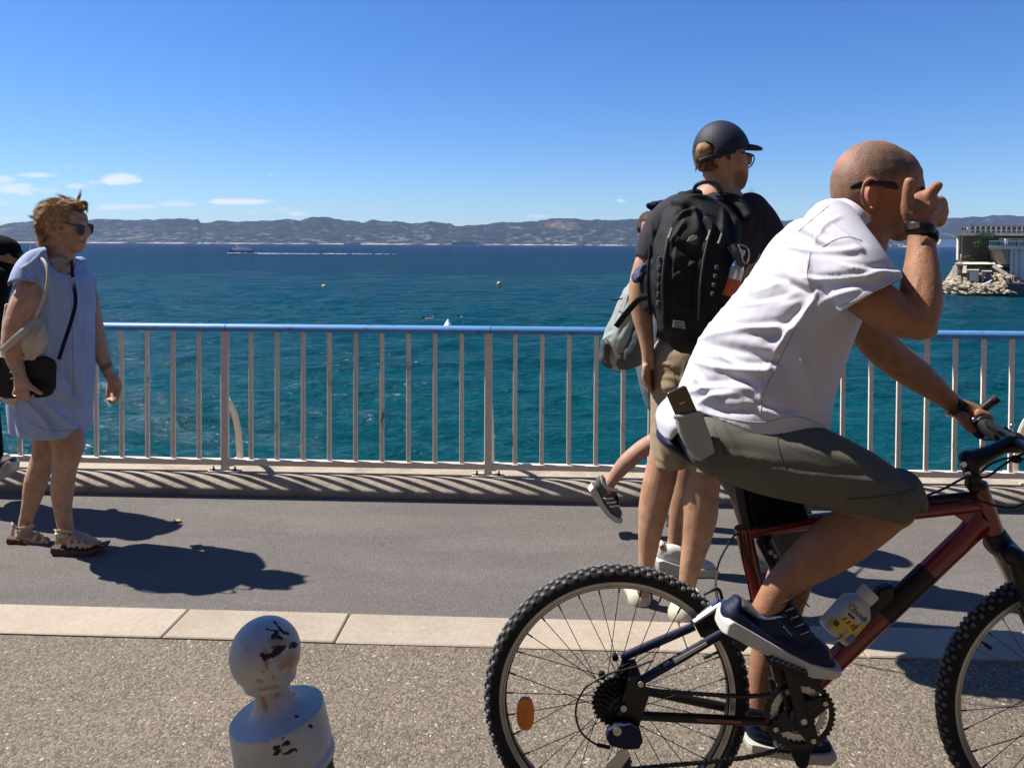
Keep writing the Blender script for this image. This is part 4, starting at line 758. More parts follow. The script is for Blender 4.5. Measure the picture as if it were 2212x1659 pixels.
    paint(cl_, [(588, 1566, 612, 1556, 4, 0), (590, 1582, 606, 1572, 6, 0), (636, 1545, 645, 1551, 7, 0), (669, 1567, 672, 1569, 6, 0), (602, 1590, 616, 1594, 4, 0), (616, 1606, 624, 1604, 6, 0), (592, 1616, 606, 1612, 5, 0), (575, 1600, 577, 1602, 3, 0), (634, 1495, 636, 1500, 3, 0), (590, 1630, 640, 1620, 5, 0), (575, 1490, 600, 1500, 12, 1), (565, 1500, 575, 1530, 8, 1)])
    g = G(); Lb = (c0.z / ax.z) + .02; g.lathe(c0, [(rc * .93, -Lb), (rc * .95, -rb * 3.32)], A_, 60); g.obj('shaft', M['black_matte'], r_)
    g = G(); g.lathe(Vector((base.x, base.y, .0)), [(rc * 1.25, 0), (rc * 1.25, .008), (rc * .95, .02)], None, 40); g.obj('base_ring', M['black_matte'], r_)
bol()
g = G(); c = P(383, 1136, 1); q = P(383, 1137, 3.82); g.ell((q.x, q.y, .008), (.024, .012, .007), n=10, m=6); tag(g.obj('leaf_litter', M['gold'] if 0 else mat('dry_leaf', (.5, .33, .14), .7), None), 'small dry yellow leaf lying on the asphalt to the right of the woman', 'leaf')
# ================================================================== BICYCLE
DB = 1.843; KK = DB / FPX
bike = root('bicycle', P(1332, 1793, DB), 'red and black mountain bicycle ridden by the bald man', 'bicycle')
def B(x, y, dz=0): return P(x, y, DB + dz)
def bt(name, pts, r, m, parent=bike, n=12, ref=(0, 1, 0), cap='flat', k=5):
    g = G(); q = crom([tuple(B(*p)) for p in pts], k) if len(pts) > 2 else [B(*p) for p in pts]
    g.tube(q, r if isinstance(r, list) and len(r) == len(q) else ([r] * len(q)), n=n, ref=ref, cap=cap); return g.obj(name, m, parent, True, 50)
AXW = (Vector((1, 0, 0)), Vector((0, 0, 1)), Vector((0, -1, 0)))   # lathe axis pointing to the camera
def wheel(name, cx, cy, lab=None, reflector=True):
    c = B(cx, cy); Ro = 290 * KK; r_ = bpy.data.objects.new(name, None); r_.location = c; link(r_, bike)
    # tyre: torus section
    g = G(); n = 120; mr = Ro - .024; rings = []
    for i in range(n):
        a = 2 * math.pi * i / n; rd = Vector((math.cos(a), 0, math.sin(a)))
        rings.append([c + rd * (mr + .0205 * math.cos(b) * (1.0 if math.cos(b) > 0 else .9)) + Vector((0, 1, 0)) * .0215 * math.sin(b) for b in np.linspace(0, 2 * math.pi, 18, endpoint=False)])
    g.rings(rings, closed=True); g.obj('tyre', M['rubber'], r_)
    # tread
    g = G(); nk = 66
    for i in range(nk):
        for (w, off, ln, hh, ph, tang) in ((0, 0, .006, .0038, 0, .009), (-.0085, .0022, .005, .0038, .5, .0075), (.0085, .0022, .005, .0038, .5, .0075), (-.0165, .0075, .0045, .0044, 0, .0085), (.0165, .0075, .0045, .0044, 0, .0085)):
            a = 2 * math.pi * (i + ph) / nk; rd = Vector((math.cos(a), 0, math.sin(a))); tg = Vector((-math.sin(a), 0, math.cos(a))); yy = Vector((0, 1, 0)); til = math.atan2(w, .03)
            nrm = (rd * math.cos(til) + yy * math.sin(til)).normalized(); sd = tg.cross(nrm)
            g.box(c + rd * (Ro - .0035 - off) + yy * w, (tang * .62, ln, hh), (tg, sd, nrm), bev=.0016)
    o = g.obj('tread_knobs', M['knob'], r_, True, 30); o['kind'] = 'stuff'
    ro, ri = 257 * KK, 240 * KK
    g = G(); g.lathe(c, [(ro, -.012), (ro, .012), (ro - .004, .0135), (ro - .0095, .0125), (ro - .010, .011), (ro - .0145, .0125), (ri + .001, .0105), (ri, .006), (ri, -.006), (ri + .001, -.0105), (ro - .0095, -.0125), (ro - .004, -.0135), (ro, -.012)], AXW, 120, cap=False)
    g.obj('rim', M['black'], r_, True, 30)
    for a_, b_ in ((ro - .0092, ro - .0010), (ri + .0045, ri + .0085)):
        g = G(); g.lathe(c, [(a_, .0131), (a_, .0146), (b_, .0150), (b_, .0131)], AXW, 120, cap=False); g.lathe(c, [(a_, -.0131), (a_, -.0146), (b_, -.0150), (b_, -.0131)], AXW, 120, cap=False); g.obj('brake_track', M['alu'], r_, True, 30)
    g = G(); g.lathe(c, [(.007, -.052), (.026, -.038), (.027, -.033), (.015, -.028), (.014, .028), (.027, .033), (.026, .038), (.007, .052)], AXW, 24); g.obj('hub', M['black'], r_)
    sp0 = random.uniform(0, .2)
    for i in range(32):
        s_ = 1 if i % 2 else -1; a = 2 * math.pi * i / 32 + sp0; kx = (i // 2) % 2; ah = a + (1.05 if kx else -1.05)
        p0 = c + Vector((math.cos(ah) * .023, s_ * .034, math.sin(ah) * .023)); p1 = c + Vector((math.cos(a) * (ri + .001), s_ * .002, math.sin(a) * (ri + .001)))
        g = G(); g.tube([p0, p0.lerp(p1, .93), p0.lerp(p1, .935), p1], [.00105, .00105, .0021, .0021], n=5); g.obj('spoke', M['black'], r_)
    # valve
    a = .42 if name == 'rear_wheel' else 2.55
    g = G(); d_ = Vector((math.cos(a), 0, math.sin(a))); g.tube([c + d_ * ri, c + d_ * (ri - .018), c + d_ * (ri - .019), c + d_ * (ri - .036)], [.003, .003, .0045, .0045], n=8); g.obj('valve', M['black_matte'], r_)
    if reflector:
        p_ = B(1135, 1540, -.012); g = G(); rings = []
        for y_, s_ in ((-.009, .72), (-.007, .94), (0, 1), (.007, .94), (.009, .72)): rings.append([p_ + Vector((19.5 * KK * s_ * math.copysign(abs(math.cos(a)) ** .8, math.cos(a)), y_, 36 * KK * s_ * math.copysign(abs(math.sin(a)) ** .8, math.sin(a)))) for a in np.linspace(0, 2 * math.pi, 28, endpoint=False)])
        g.rings(rings); g.obj('spoke_reflector', M['orange'], r_, True, 35)
    return r_
wheel('rear_wheel', 1332, 1503); wheel('front_wheel', 2309, 1514, reflector=False)
# frame
frm = bt('frame', [(2110, 1090), (1900, 1113), (1740, 1128), (1606, 1150)], .018, M['red'], n=14); 
def sub(name, pts, r, m, **k): return bt(name, pts, r, m, frm, **k)
g = G(); g.tube([B(2122, 1120), B(2090, 1155), B(1742, 1487), B(1722, 1508)], [(.031, .022), (.0275, .022), (.026, .022), (.026, .022)], n=16); g.obj('down_tube', M['red'], frm)
g = G(); a_, b_ = B(2118, 1127), B(1742, 1487); g.tube([a_.lerp(b_, .30), a_.lerp(b_, .56)], [(.0278, .0228)] * 2, n=16); g.obj('black_decal', M['black'], frm)
g = G(); g.tube([B(2114, 1046), B(2122, 1075), B(2143, 1140), B(2150, 1160)], [.0195, .021, .0225, .026], n=18); g.obj('head_tube', M['red'], frm)
g = G(); g.prism([B(2105, 1075), B(2128, 1080), B(2146, 1150), B(2124, 1160), B(2085, 1128), B(2040, 1100), B(2050, 1084)], (0, 1, 0), .02); g.obj('gusset', M['red'], frm, True, 30)
g = G(); g.tube([B(1604, 1138), B(1622, 1220), B(1645, 1310), B(1700, 1500)], [.0205, .0195, .019, .019], n=16); g.obj('seat_tube', M['red'], frm)
bt('top_tube_pad', [(2098, 1072), (2050, 1076), (1990, 1083)], .011, M['black'], frm)
g = G(); g.lathe(B(1704, 1508, .036), [(.024, 0), (.024, .072)], (Vector((1, 0, 0)), Vector((0, 0, 1)), Vector((0, -1, 0))), 20); g.obj('bottom_bracket', M['black'], frm)
bt('rear_shock', [(1650, 1165, -.005), (1672, 1210, -.005), (1700, 1268, -.005)], .020, M['black'], frm)
g = G(); [g.box(B(1674, 1200, -.028), (.004, .002, .004))]; g.lathe(B(1660, 1187, -.012), [(.006, 0), (.006, .018)], AXW, 10); g.obj('shock_bolt', M['alu'], frm)
# seat post, saddle
sp_ = bt('seat_post', [(1592, 1010), (1600, 1060), (1618, 1150)], .0165, M['black'], bike)
g = Fig(DB); g.T([(1436, 944, 0, 15, .075), (1458, 958, 0, 19, .08), (1500, 986, 0, 17, .07), (1560, 1006, 0, 13, .04), (1640, 1010, 0, 11, .022), (1700, 1012, 0, 10, .018)], k=4); sad = g.mesh('saddle', M['navy'], bike, .005, 3)
bt('saddle_rail', [(1470, 975, -.02), (1530, 1008, -.02), (1640, 1024, -.02)], .0035, M['steel'], sad); bt('saddle_rail', [(1470, 975, .02), (1530, 1008, .02), (1640, 1024, .02)], .0035, M['steel'], sad)
g = G(); g.box(B(1594, 1016), (.022, .022, .014), bev=.004); g.obj('saddle_clamp', M['black'], sad)
# stays
for (n_, a_, b_, r_, m_) in (('seat_stay', (1378, 1474, -.058), (1562, 1366, -.05), .0105, M['navy']), ('seat_stay', (1342, 1420, .058), (1500, 1352, .05), .0105, M['navy']), ('chain_stay', (1372, 1545, -.055), (1690, 1560, -.04), .0105, M['black']), ('chain_stay', (1375, 1488, .058), (1690, 1552, .03), .0105, M['black'])):
    g = G(); g.tube([B(*a_), B(*[(p + q) / 2 for p, q in zip(a_, b_)]), B(*b_)], [(r_, .008), (r_ * 1.12, .008), (r_, .008)], n=12); g.obj(n_, m_, frm)
for x0, x1, y0, y1 in ((1500, 1600, 1551, 1556),): g = G(); g.prism([B(x0, y0, -.065), B(x1, y1, -.060), B(x1 + 2, y1 + 7, -.060), B(x0 + 12, y0 + 7, -.065)], (0, 1, 0), .0015); g.obj('red_decal', M['red'], frm, False)
g = G(); g.prism([B(1455, 1425, -.0625), B(1525, 1386, -.060), B(1528, 1391, -.060), B(1458, 1432, -.0625)], (0, 1, 0), .0015); g.obj('pale_decal', M['alu'], frm, False)
g = G(); g.prism([B(1495, 1340, 0), B(1530, 1315, 0), B(1640, 1300, 0), B(1655, 1345, 0), B(1600, 1400, 0), B(1560, 1378, 0), B(1510, 1368, 0)], (0, 1, 0), .035); g.obj('swing_link', M['black'], frm, True, 30)
for dz in (-.057, .057):
    g = G(); xo, yo = (0, 0) if dz < 0 else (-16, -38); g.prism([B(1360 + xo, 1465 + yo, dz), B(1388 + xo, 1462 + yo, dz), B(1402 + xo, 1500 + yo, dz), B(1380 + xo, 1566 + yo, dz), B(1340 + xo, 1580 + yo, dz), B(1330 + xo, 1540 + yo, dz)], (0, 1, 0), .008); g.obj('dropout', M['black'], frm, True, 30)
# brake caliper on the dropout and the stay
g = G(); g.prism([B(1355, 1365 + 65, .05), B(1372, 1432, .05), B(1345, 1475, .05), B(1325, 1462, .05), B(1338, 1440, .05)], (0, 1, 0), .012); g.obj('disc_mount', M['black'], frm, True, 30)
g = G(); g.lathe(B(1328, 1416, .05), [(.008, 0), (.008, .012)], AXW, 12); g.lathe(B(1300, 1455, .05), [(.009, 0), (.009, .012)], AXW, 12); g.obj('mount_bolt', M['black'], frm)
g = G(); g.tube([B(1498, 1340, -.03), B(1530, 1318, -.03), B(1562, 1296, -.03)], [(.006, .012), (.008, .014), (.006, .012)], n=10); g.obj('brake_arm', M['steel'], frm)
bt('brake_noodle', [(1551, 1292, -.03), (1546, 1262, -.03), (1553, 1215, -.02), (1580, 1165, -.01), (1596, 1150, -.01)], .0024, M['black'], frm, n=8)
bt('brake_noodle_steel', [(1551, 1296, -.03), (1545, 1268, -.03), (1550, 1232, -.025)], .003, M['steel'], frm, n=8)
bt('cable', [(1598, 1148, -.018), (1603, 1200, -.022), (1614, 1250, -.026), (1624, 1300, -.03)], .0024, M['black'], frm, n=8); bt('cable', [(1606, 1152, -.018), (1615, 1200, -.02), (1628, 1240, -.022)], .0024, M['black'], frm, n=8)
bt('brake_link', [(1520, 1284, -.03), (1551, 1272, -.03), (1562, 1300, -.03), (1572, 1310, -.03)], .004, M['black'], frm, n=8); bt('brake_bolt', [(1560, 1300, -.045), (1564, 1303, -.045)], .008, M['steel'], frm, n=8)
# cassette
cas = bpy.data.objects.new('cassette', None); cas.location = B(1332, 1503); link(cas, bike)
cc = B(1332, 1503)
for i, (r_, nt_) in enumerate(((.063, 30), (.056, 26), (.050, 24), (.045, 21), (.040, 19), (.036, 17), (.031, 15))):
    pr = []; yv = -.024 - i * .0048
    for k in range(nt_ * 4):
        a = 2 * math.pi * k / (nt_ * 4); rr = r_ if k % 4 in (0, 1) else r_ - .0045; pr.append(cc + Vector((rr * math.cos(a), yv, rr * math.sin(a))))
    g = G(); g.prism(pr, (0, 1, 0), .0022); g.obj('sprocket', M['black'], cas, False)
g = G(); g.lathe(cc + Vector((0, -.052, 0)), [(.016, 0), (.016, .006), (.008, .008), (.007, .016)], AXW, 16); g.obj('lockring', M['black'], cas)
g = G(); g.lathe(B(1347, 1529, -.066), [(.0045, 0), (.0075, .0), (.0075, .003), (.0045, .003)], AXW, 14); g.obj('axle_nut', M['alu'], bike)
g = G(); g.lathe(B(1384, 1477, -.068), [(.0065, 0), (.0065, .003), (.003, .003)], AXW, 12); g.obj('stay_bolt', M['alu'], bike)
# derailleur
der = bpy.data.objects.new('rear_derailleur', None); der.location = B(1345, 1590); link(der, bike)
g = G(); q = [(1312, 1572), (1330, 1562), (1362, 1560), (1382, 1572), (1388, 1596), (1380, 1612), (1352, 1614), (1318, 1606), (1308, 1590)]; g.prism([B(x, y, -.075) for x, y in q], (0, 1, 0), .02); o = g.obj('body', M['navy'], der, True, 25)
md = o.modifiers.new('b', 'BEVEL'); md.width = .003; md.segments = 2
g = G(); g.lathe(B(1333, 1578, -.087), [(.010, 0), (.010, .003), (.006, .004)], AXW, 16); g.obj('pivot_bolt', M['alu'], der)
g = G(); g.prism([B(x, y, -.085) for x, y in ((1354, 1616), (1336, 1622), (1310, 1648), (1300, 1680), (1305, 1740), (1325, 1745), (1345, 1690), (1340, 1660), (1362, 1630))], (0, 1, 0), .003); g.obj('cage', M['alu'], der, False)
for (x, y, r_) in ((1349, 1645, .018), (1332, 1720, .02)): g = G(); g.prism([B(x, y, -.07) + Vector(((r_ if k % 4 < 2 else r_ - .004) * math.cos(k * math.pi / 22), 0, (r_ if k % 4 < 2 else r_ - .004) * math.sin(k * math.pi / 22))) for k in range(44)], (0, 1, 0), .005); g.obj('jockey_wheel', M['black'], der, False)
bt('derailleur_cable', [(1412, 1425, -.06), (1372, 1440, -.06), (1332, 1450, -.06), (1300, 1462, -.065), (1262, 1488, -.07), (1244, 1530, -.07), (1252, 1575, -.07), (1276, 1600, -.07), (1300, 1612, -.07)], .0024, M['black'], der, n=8)
bt('cable_ferrule', [(1290, 1608, -.07), (1318, 1614, -.07)], .0045, M['black'], der, n=8)
# crankset
crk = bpy.data.objects.new('crankset', None); crk.location = B(1704, 1506); link(crk, bike)
def ringgear(x, y, dz, ro, ri, nt_, m, name):
    c = B(x, y, dz); n = nt_ * 4; va = []; vb = []
    for k in range(n):
        a = 2 * math.pi * k / n; rr = ro if k % 4 in (0, 1) else ro - .0042; d = Vector((math.cos(a), 0, math.sin(a))); va.append(c + d * rr); vb.append(c + d * ri)
    g = G(); y0 = Vector((0, .0015, 0)); g.rings([[p - y0 for p in va], [p - y0 for p in vb], [p + y0 for p in vb], [p + y0 for p in va]], closed=True); g.obj(name, m, crk, False)
CX, CY = 1727, 1543
ringgear(CX, CY, -.050, .0855, .070, 42, M['black'], 'chainring'); ringgear(CX - 2, CY - 4, -.043, .068, .050, 32, M['alu'], 'chainring'); ringgear(CX - 4, CY - 7, -.036, .048, .035, 22, M['black'], 'chainring')
g = G(); cC = B(CX, CY, -.052)
for k in range(4):
    a = R(28 + 90 * k); d = Vector((math.cos(a), 0, math.sin(a))); t_ = Vector((-math.sin(a), 0, math.cos(a))); g.prism([cC + d * .076 + t_ * .012, cC + d * .076 - t_ * .012, cC + d * .02 - t_ * .024, cC + d * .02 + t_ * .024], (0, 1, 0), .009)
g.lathe(cC + Vector((0, .012, 0)), [(.028, 0), (.028, .022), (.02, .028)], AXW, 20); g.obj('spider', M['black'], crk, True, 30)
for k in range(4): a = R(28 + 90 * k); g = G(); g.lathe(cC + Vector((math.cos(a) * .0655, -.006, math.sin(a) * .0655)), [(.0035, 0), (.0062, 0), (.0062, .003), (.0035, .003)], AXW, 12); g.obj('chainring_bolt', M['alu'], crk)
g = G(); g.tube([B(1736, 1560, -.075), B(1722, 1505, -.08), B(1705, 1440, -.085), B(1697, 1412, -.088)], [(.020, .009), (.0145, .008), (.013, .008), (.013, .008)], n=12); g.obj('crank_arm', M['black'], crk, True, 40)
g = G(); g.lathe(B(1736, 1557, -.084), [(.004, 0), (.0072, 0), (.0072, .003), (.004, .003)], AXW, 12); g.obj('crank_bolt', M['alu'], crk)
g = G(); g.tube([B(1672, 1462, .085), B(1690, 1530, .085), B(1706, 1592, .085)], [(.018, .008), (.013, .008), (.013, .008)], n=12); g.obj('crank_arm', M['black'], crk)
for (x, y, dz, til) in ((1690, 1422, -.14, 22), (1703, 1600, .135, 4)):
    g = G(); a = R(til); ax = (Vector((math.cos(a), 0, -math.sin(a))), Vector((0, 1, 0)), Vector((math.sin(a), 0, math.cos(a)))); c = B(x, y, dz); g.box(c, (.045, .042, .007), ax, bev=.003)
    for k in range(-3, 4): g.box(c + ax[0] * k * .013, (.002, .040, .009), ax)
    g.obj('pedal', M['black_matte'], crk, True, 30)
g = Fig(DB); g.T([(1722, 1590, -.02, 28, .012), (1730, 1625, -.02, 22, .012), (1733, 1650, -.02, 14, .01)], k=4); g.mesh('chain_guard', M['black_matte'], crk, .004, 2)
# front mech and cage
g = G(); g.prism([B(x, y, -.045) for x, y in ((1660, 1420), (1700, 1400), (1760, 1440), (1775, 1470), (1735, 1478), (1700, 1462), (1672, 1470))], (0, 1, 0), .02); g.obj('front_derailleur', M['black'], bike, True, 30)
# chain: links
ch = bpy.data.objects.new('chain', None); ch.location = B(1500, 1560); link(ch, bike)
g = G(); path = [B(1362, 1468, -.05), B(1384, 1486, -.05), B(1450, 1494, -.05), B(1640, 1502, -.05), B(1705, 1472, -.05)]
path2 = [B(1349, 1662, -.07), B(1450, 1652, -.06), B(1560, 1642, -.055), B(1640, 1630, -.05), B(1690, 1615, -.05)]
def chain(path):
    q = crom([tuple(p) for p in path], 8); acc = 0; nxt = 0; pts = []
    for a, b in zip(q[:-1], q[1:]):
        a = Vector(a); b = Vector(b); L_ = (b - a).length
        while nxt <= acc + L_: pts.append(a.lerp(b, (nxt - acc) / L_)); nxt += .0127
        acc += L_
    for i in range(len(pts) - 1):
        d = (pts[i + 1] - pts[i]); m_ = (pts[i] + pts[i + 1]) / 2; ax = (d.normalized(), Vector((0, 1, 0)), d.normalized().cross(Vector((0, 1, 0)))); w = .0035 if i % 2 else .0022
        for s_ in (-w, w): g.box(m_ + Vector((0, s_, 0)), (.0075, .0007, .003), ax)
        g.lathe(pts[i] + Vector((0, .004, 0)), [(.0042, 0), (.0042, .008)], AXW, 8)
chain(path); chain(path2); o = g.obj('chain_links', M['black'], ch, False); o['kind'] = 'stuff'
# fork
fk = bpy.data.objects.new('fork', None); fk.location = B(2160, 1180); link(fk, bike)
g = Fig(DB); g.T([(2150, 1158, 0, 26, .028), (2158, 1176, 0, 27, .05)]); g.E(2150, 1180, .055, 20, 17, .022, 30); g.E(2185, 1200, -.055, 26, 22, .022, 30); g.T([(2150, 1176, .05, 17, .02), (2170, 1185, 0, 22, .03), (2188, 1196, -.05, 22, .02)]); g.mesh('crown', M['black'], fk, .004, 3)
for dz, x0, y0 in ((.058, 2152, 1180), (-.058, 2188, 1205)):
    d = (B(2309, 1514, dz) - B(x0, y0, dz)); p0 = B(x0, y0, dz); g = G(); g.tube([p0, p0 + d * .30], .0155, n=16); g.obj('stanchion', M['stanchion'], fk); g = G(); g.tube([p0 + d * .24, p0 + d * .28, p0 + d], [.023, .021, .018], n=16); g.obj('lower_leg', M['black'], fk)
g = Fig(DB); g.T([(2196, 1205, -.06, 22, .024), (2214, 1240, -.065, 30, .03), (2226, 1275, -.065, 26, .026)]); g.mesh('front_brake', M['black'], fk, .004, 2)
# stem + bar
st = bpy.data.objects.new('stem', None); st.location = B(2100, 1000); link(st, bike)
g = Fig(DB); g.T([(2092, 992, 0, 20, .022), (2098, 1018, 0, 17, .021), (2106, 1050, 0, 17, .020)], k=3); g.T([(2096, 996, 0, 22, .022), (2130, 982, 0, 17, .02), (2165, 966, 0, 15, .018), (2196, 956, 0, 24, .022)], k=5); g.mesh('stem_body', M['black'], st, .0035, 3)
for x, y in ((2080, 1002), (2089, 1023)): g = G(); g.lathe(B(x, y, -.018), [(.0035, 0), (.0068, 0), (.0068, .005), (.0035, .005)], AXW, 12); g.obj('stem_bolt', M['steel'], st)
g = G(); g.lathe(B(2109, 1046), [(.024, -.008), (.026, 0), (.023, .008)], None, 20); g.obj('headset', M['black'], st)
hb = bpy.data.objects.new('handlebar', None); hb.location = B(2195, 956); link(hb, bike)
bt('bar', [(2110, 902, .27), (2135, 918, .19), (2165, 936, .10), (2195, 954, 0), (2222, 970, -.10), (2300, 990, -.3)], .0125, M['black'], hb, n=14, ref=(0, 0, 1))
bt('grip', [(2098, 893, .31), (2112, 903, .27), (2128, 914, .21)], .017, M['black_matte'], hb, n=16, ref=(0, 0, 1))
bt('grip_shifter', [(2128, 921, .21), (2150, 933, .165), (2168, 942, .12)], .0225, M['black_matte'], hb, n=18, ref=(0, 0, 1)); bt('shifter_ring', [(2121, 917, .225), (2125, 919, .218)], .0235, M['darkgreypack'], hb, n=18, ref=(0, 0, 1))
bt('bar_end', [(2105, 897, .285), (2122, 884, .285), (2150, 862, .285)], .0125, M['black'], hb, n=14); bt('bar_end_cap', [(2144, 867, .285), (2152, 860, .285)], .0135, M['black_matte'], hb, n=14); bt('bar_end_clamp', [(2106, 897, .285), (2118, 888, .285)], .013, M['steel'], hb, n=14)
g = Fig(DB); g.T([(2104, 912, .22, 7, .006), (2106, 932, .22, 8, .006), (2124, 946, .2, 8, .006), (2140, 946, .17, 7, .008)], k=4); g.mesh('brake_lever', M['navy'], hb, .003, 2); g = G(); g.ell(B(2103, 907, .22), (.008, .008, .008)); g.obj('lever_tip', M['steel'], hb)
bt('brake_cable', [(2140, 946, .17), (2155, 952, .12), (2172, 946, .06)], .0025, M['black'], hb, n=8, ref=(0, 0, 1)); bt('shifter_tab', [(2160, 926, .13), (2172, 930, .11)], .010, M['black_matte'], hb, n=8)
for x, y in ((2180, 938), (2188, 940), (2186, 919)): g = G(); g.ell(B(x, y, -.02), (.005, .004, .005)); g.obj('clamp_bolt', M['steel'], hb)
bt('front_cable', [(2118, 1020, -.03), (2140, 1002, -.04), (2175, 990, -.05), (2215, 992, -.06)], .0028, M['black'], hb, n=8); bt('rear_brake_cable', [(1990, 1075, -.02), (2040, 1055, -.03), (2085, 1032, -.03), (2130, 1030, -.03), (2160, 1010, -.04), (2190, 990, -.05), (2215, 978, -.05)], .0028, M['black'], hb, n=8)
bt('long_cable', [(2075, 1078, -.025), (2110, 1080, -.035), (2150, 1092, -.05), (2190, 1096, -.06), (2230, 1078, -.07)], .0028, M['black'], hb, n=8); g = Fig(DB); g.E(2195, 992, -.05, 14, 9, .012); g.mesh('brake_lever_near', M['black_matte'], hb, .003, 2)
# bottle cage and bottle
g = G(); g.prism([B(x, y, 0) for x, y in ((1812, 1395), (1800, 1368), (1845, 1330), (1880, 1300), (1895, 1268), (1925, 1258), (1932, 1290), (1870, 1350))], (0, 1, 0), .028); o = g.obj('bottle_cage', M['black'], bike, True, 30); md = o.modifiers.new('b', 'BEVEL'); md.width = .006; md.segments = 2
bt('cage_arm', [(1790, 1388, -.036), (1818, 1378, -.04), (1830, 1362, -.038)], .0028, M['alu'], o, n=8); bt('cage_arm', [(1842, 1366, -.036), (1860, 1348, -.038), (1872, 1335, -.036)], .0028, M['alu'], o, n=8)
def bottle():
    DBt = -.012; a0 = B(1797, 1369, DBt); a1 = B(1882, 1275, DBt); ax = (a1 - a0); L_ = ax.length; ax.normalize(); sd = ax.cross(Vector((0, 1, 0))).normalized(); yy = Vector((0, 1, 0))
    if sd.x < 0: sd = -sd
    r_ = root('drink_bottle', a0, 'small white and yellow plastic drink bottle held in the frame cage of the bicycle', 'bottle')
    w = 34 * KK; d = .026
    def sq(z, sw, sdp, rnd=4): return [a0 + ax * z + sd * (sw * math.copysign(abs(math.cos(t_)) ** (2 / rnd), math.cos(t_))) + yy * (sdp * math.copysign(abs(math.sin(t_)) ** (2 / rnd), math.sin(t_))) for t_ in np.linspace(0, 2 * math.pi, 40, endpoint=False)]
    H = L_ * .80
    m_y = mat('yellow_label', (.55, .42, .02), .3, coat=.3, var=.08, vs=60); m_w = mat('white_bottle_plastic', (.46, .46, .46), .3, coat=.2); m_k = mat('label_ink', (.02, .02, .03), .5); m_r = mat('label_red', (.4, .03, .02), .5); m_b = mat('label_blue', (.05, .18, .35), .5)
    zs = [(0, .86), (.003, .97), (.01, 1.0)] + [(H * q, 1.0) for q in np.linspace(.1, .72, 12)] + [(H * .80, .96), (H * .88, .84), (H * .94, .68), (H * .97, .58), (H * 1.0, .56)]
    g = G(); g.rings([sq(z, w * s_, d * s_, 4 if s_ > .9 else 2.5) for z, s_ in zs]); g.obj('bottle_body', m_w, r_)
    g = G(); zz = np.linspace(.012, H * .62, 14)
    # printed label: sleeve just proud of the plastic; diagonal border between yellow and white
    rings = [sq(z, w * 1.012, d * 1.02) for z in zz]; n_ = 40; v = [p for r in rings for p in r]; f = []; mi = []
    for i in range(13):
        for j in range(n_):
            f.append((i * n_ + j, i * n_ + (j + 1) % n_, (i + 1) * n_ + (j + 1) % n_, (i + 1) * n_ + j)); xm = math.cos(2 * math.pi * (j + .5) / n_); mi.append(0 if zz[i] / H < .50 + .28 * xm else 1)
    g.add(v, f); g.mi = mi; g.obj('label', [m_y, m_w], r_)
    g = G(); g.lathe(a0 + ax * H, [(w * .57, 0), (w * .60, .002), (w * .60, L_ * .17), (w * .56, L_ * .20)], (sd, yy, ax), 32); g.obj('cap', M['shoe_white'], r_)
    def front(z, s_): return a0 + ax * z + sd * s_ - yy * (d * 1.02 + .0012)
    def patch(name, pts, m): g = G(); g.prism([front(z, s_) for s_, z in pts], yy, .0008); g.obj(name, m, r_, False)
    t_ = bpy.data.curves.new('t', 'FONT'); t_.body = 'Chouk'; t_.size = .021; t_.extrude = .0003; t_.align_x = 'CENTER'; to = bpy.data.objects.new('t', t_); COL.objects.link(to); me = bpy.data.meshes.new_from_object(to.evaluated_get(bpy.context.evaluated_depsgraph_get())); bpy.data.objects.remove(to)
    mw = Matrix((sd, ax, -yy)).transposed().to_4x4(); mw.translation = front(H * .66, -w * .12); me.transform(mw); me.materials.clear(); me.materials.append(m_k); o = bpy.data.objects.new('lettering', me); link(o, r_)
    patch('dark_print', [(-w * .55, H * .55), (-w * .05, H * .55), (-w * .05, H * .60), (-w * .55, H * .60)], m_k)
    for k in range(3): patch('red_print', [(-w * .62 + k * w * .34, H * .40), (-w * .52 + k * w * .34, H * .38), (-w * .40 + k * w * .34, H * .48), (-w * .50 + k * w * .34, H * .49)], m_r)
    patch('red_print', [(w * .28, H * .36), (w * .40, H * .36), (w * .44, H * .52), (w * .34, H * .52)], m_r)
    patch('blue_print', [(w * .45, H * .10), (w * .8, H * .12), (w * .85, H * .27), (w * .6, H * .33), (w * .45, H * .24)], m_b)
    patch('blue_print', [(-w * .86, H * .20), (-w * .55, H * .20), (-w * .55, H * .31), (-w * .86, H * .31)], m_k)
    patch('ink_line', [(-w * .1, H * .12), (w * .35, H * .12), (w * .35, H * .145), (-w * .1, H * .145)], m_r)
bottle()

# added disc on a pole, unseen left of the view, to shade the bollard
sc_ = P(575, 1440, 1.545) + SUND * 2.25 + Vector((.02, 0, 0)); r_ = root('added_shade_sign', (sc_.x - .05, sc_.y, 0), 'unseen round disc on a pole, added left of the view to shade the bollard', 'shade helper')
g = G(); g.lathe(sc_, [(.0, -.004), (.30, -.004), (.31, 0), (.30, .004), (0, .004)], (Vector((0, 1, 0)), Vector((0, 0, 1)), Vector((1, 0, 0))), 40, cap=False); g.obj('shade_disc', M['alu'], r_)
g = G(); g.tube([(sc_.x - .035, sc_.y, 0), (sc_.x - .035, sc_.y, sc_.z + .3)], .03, n=16); g.obj('pole', M['alu'], r_)

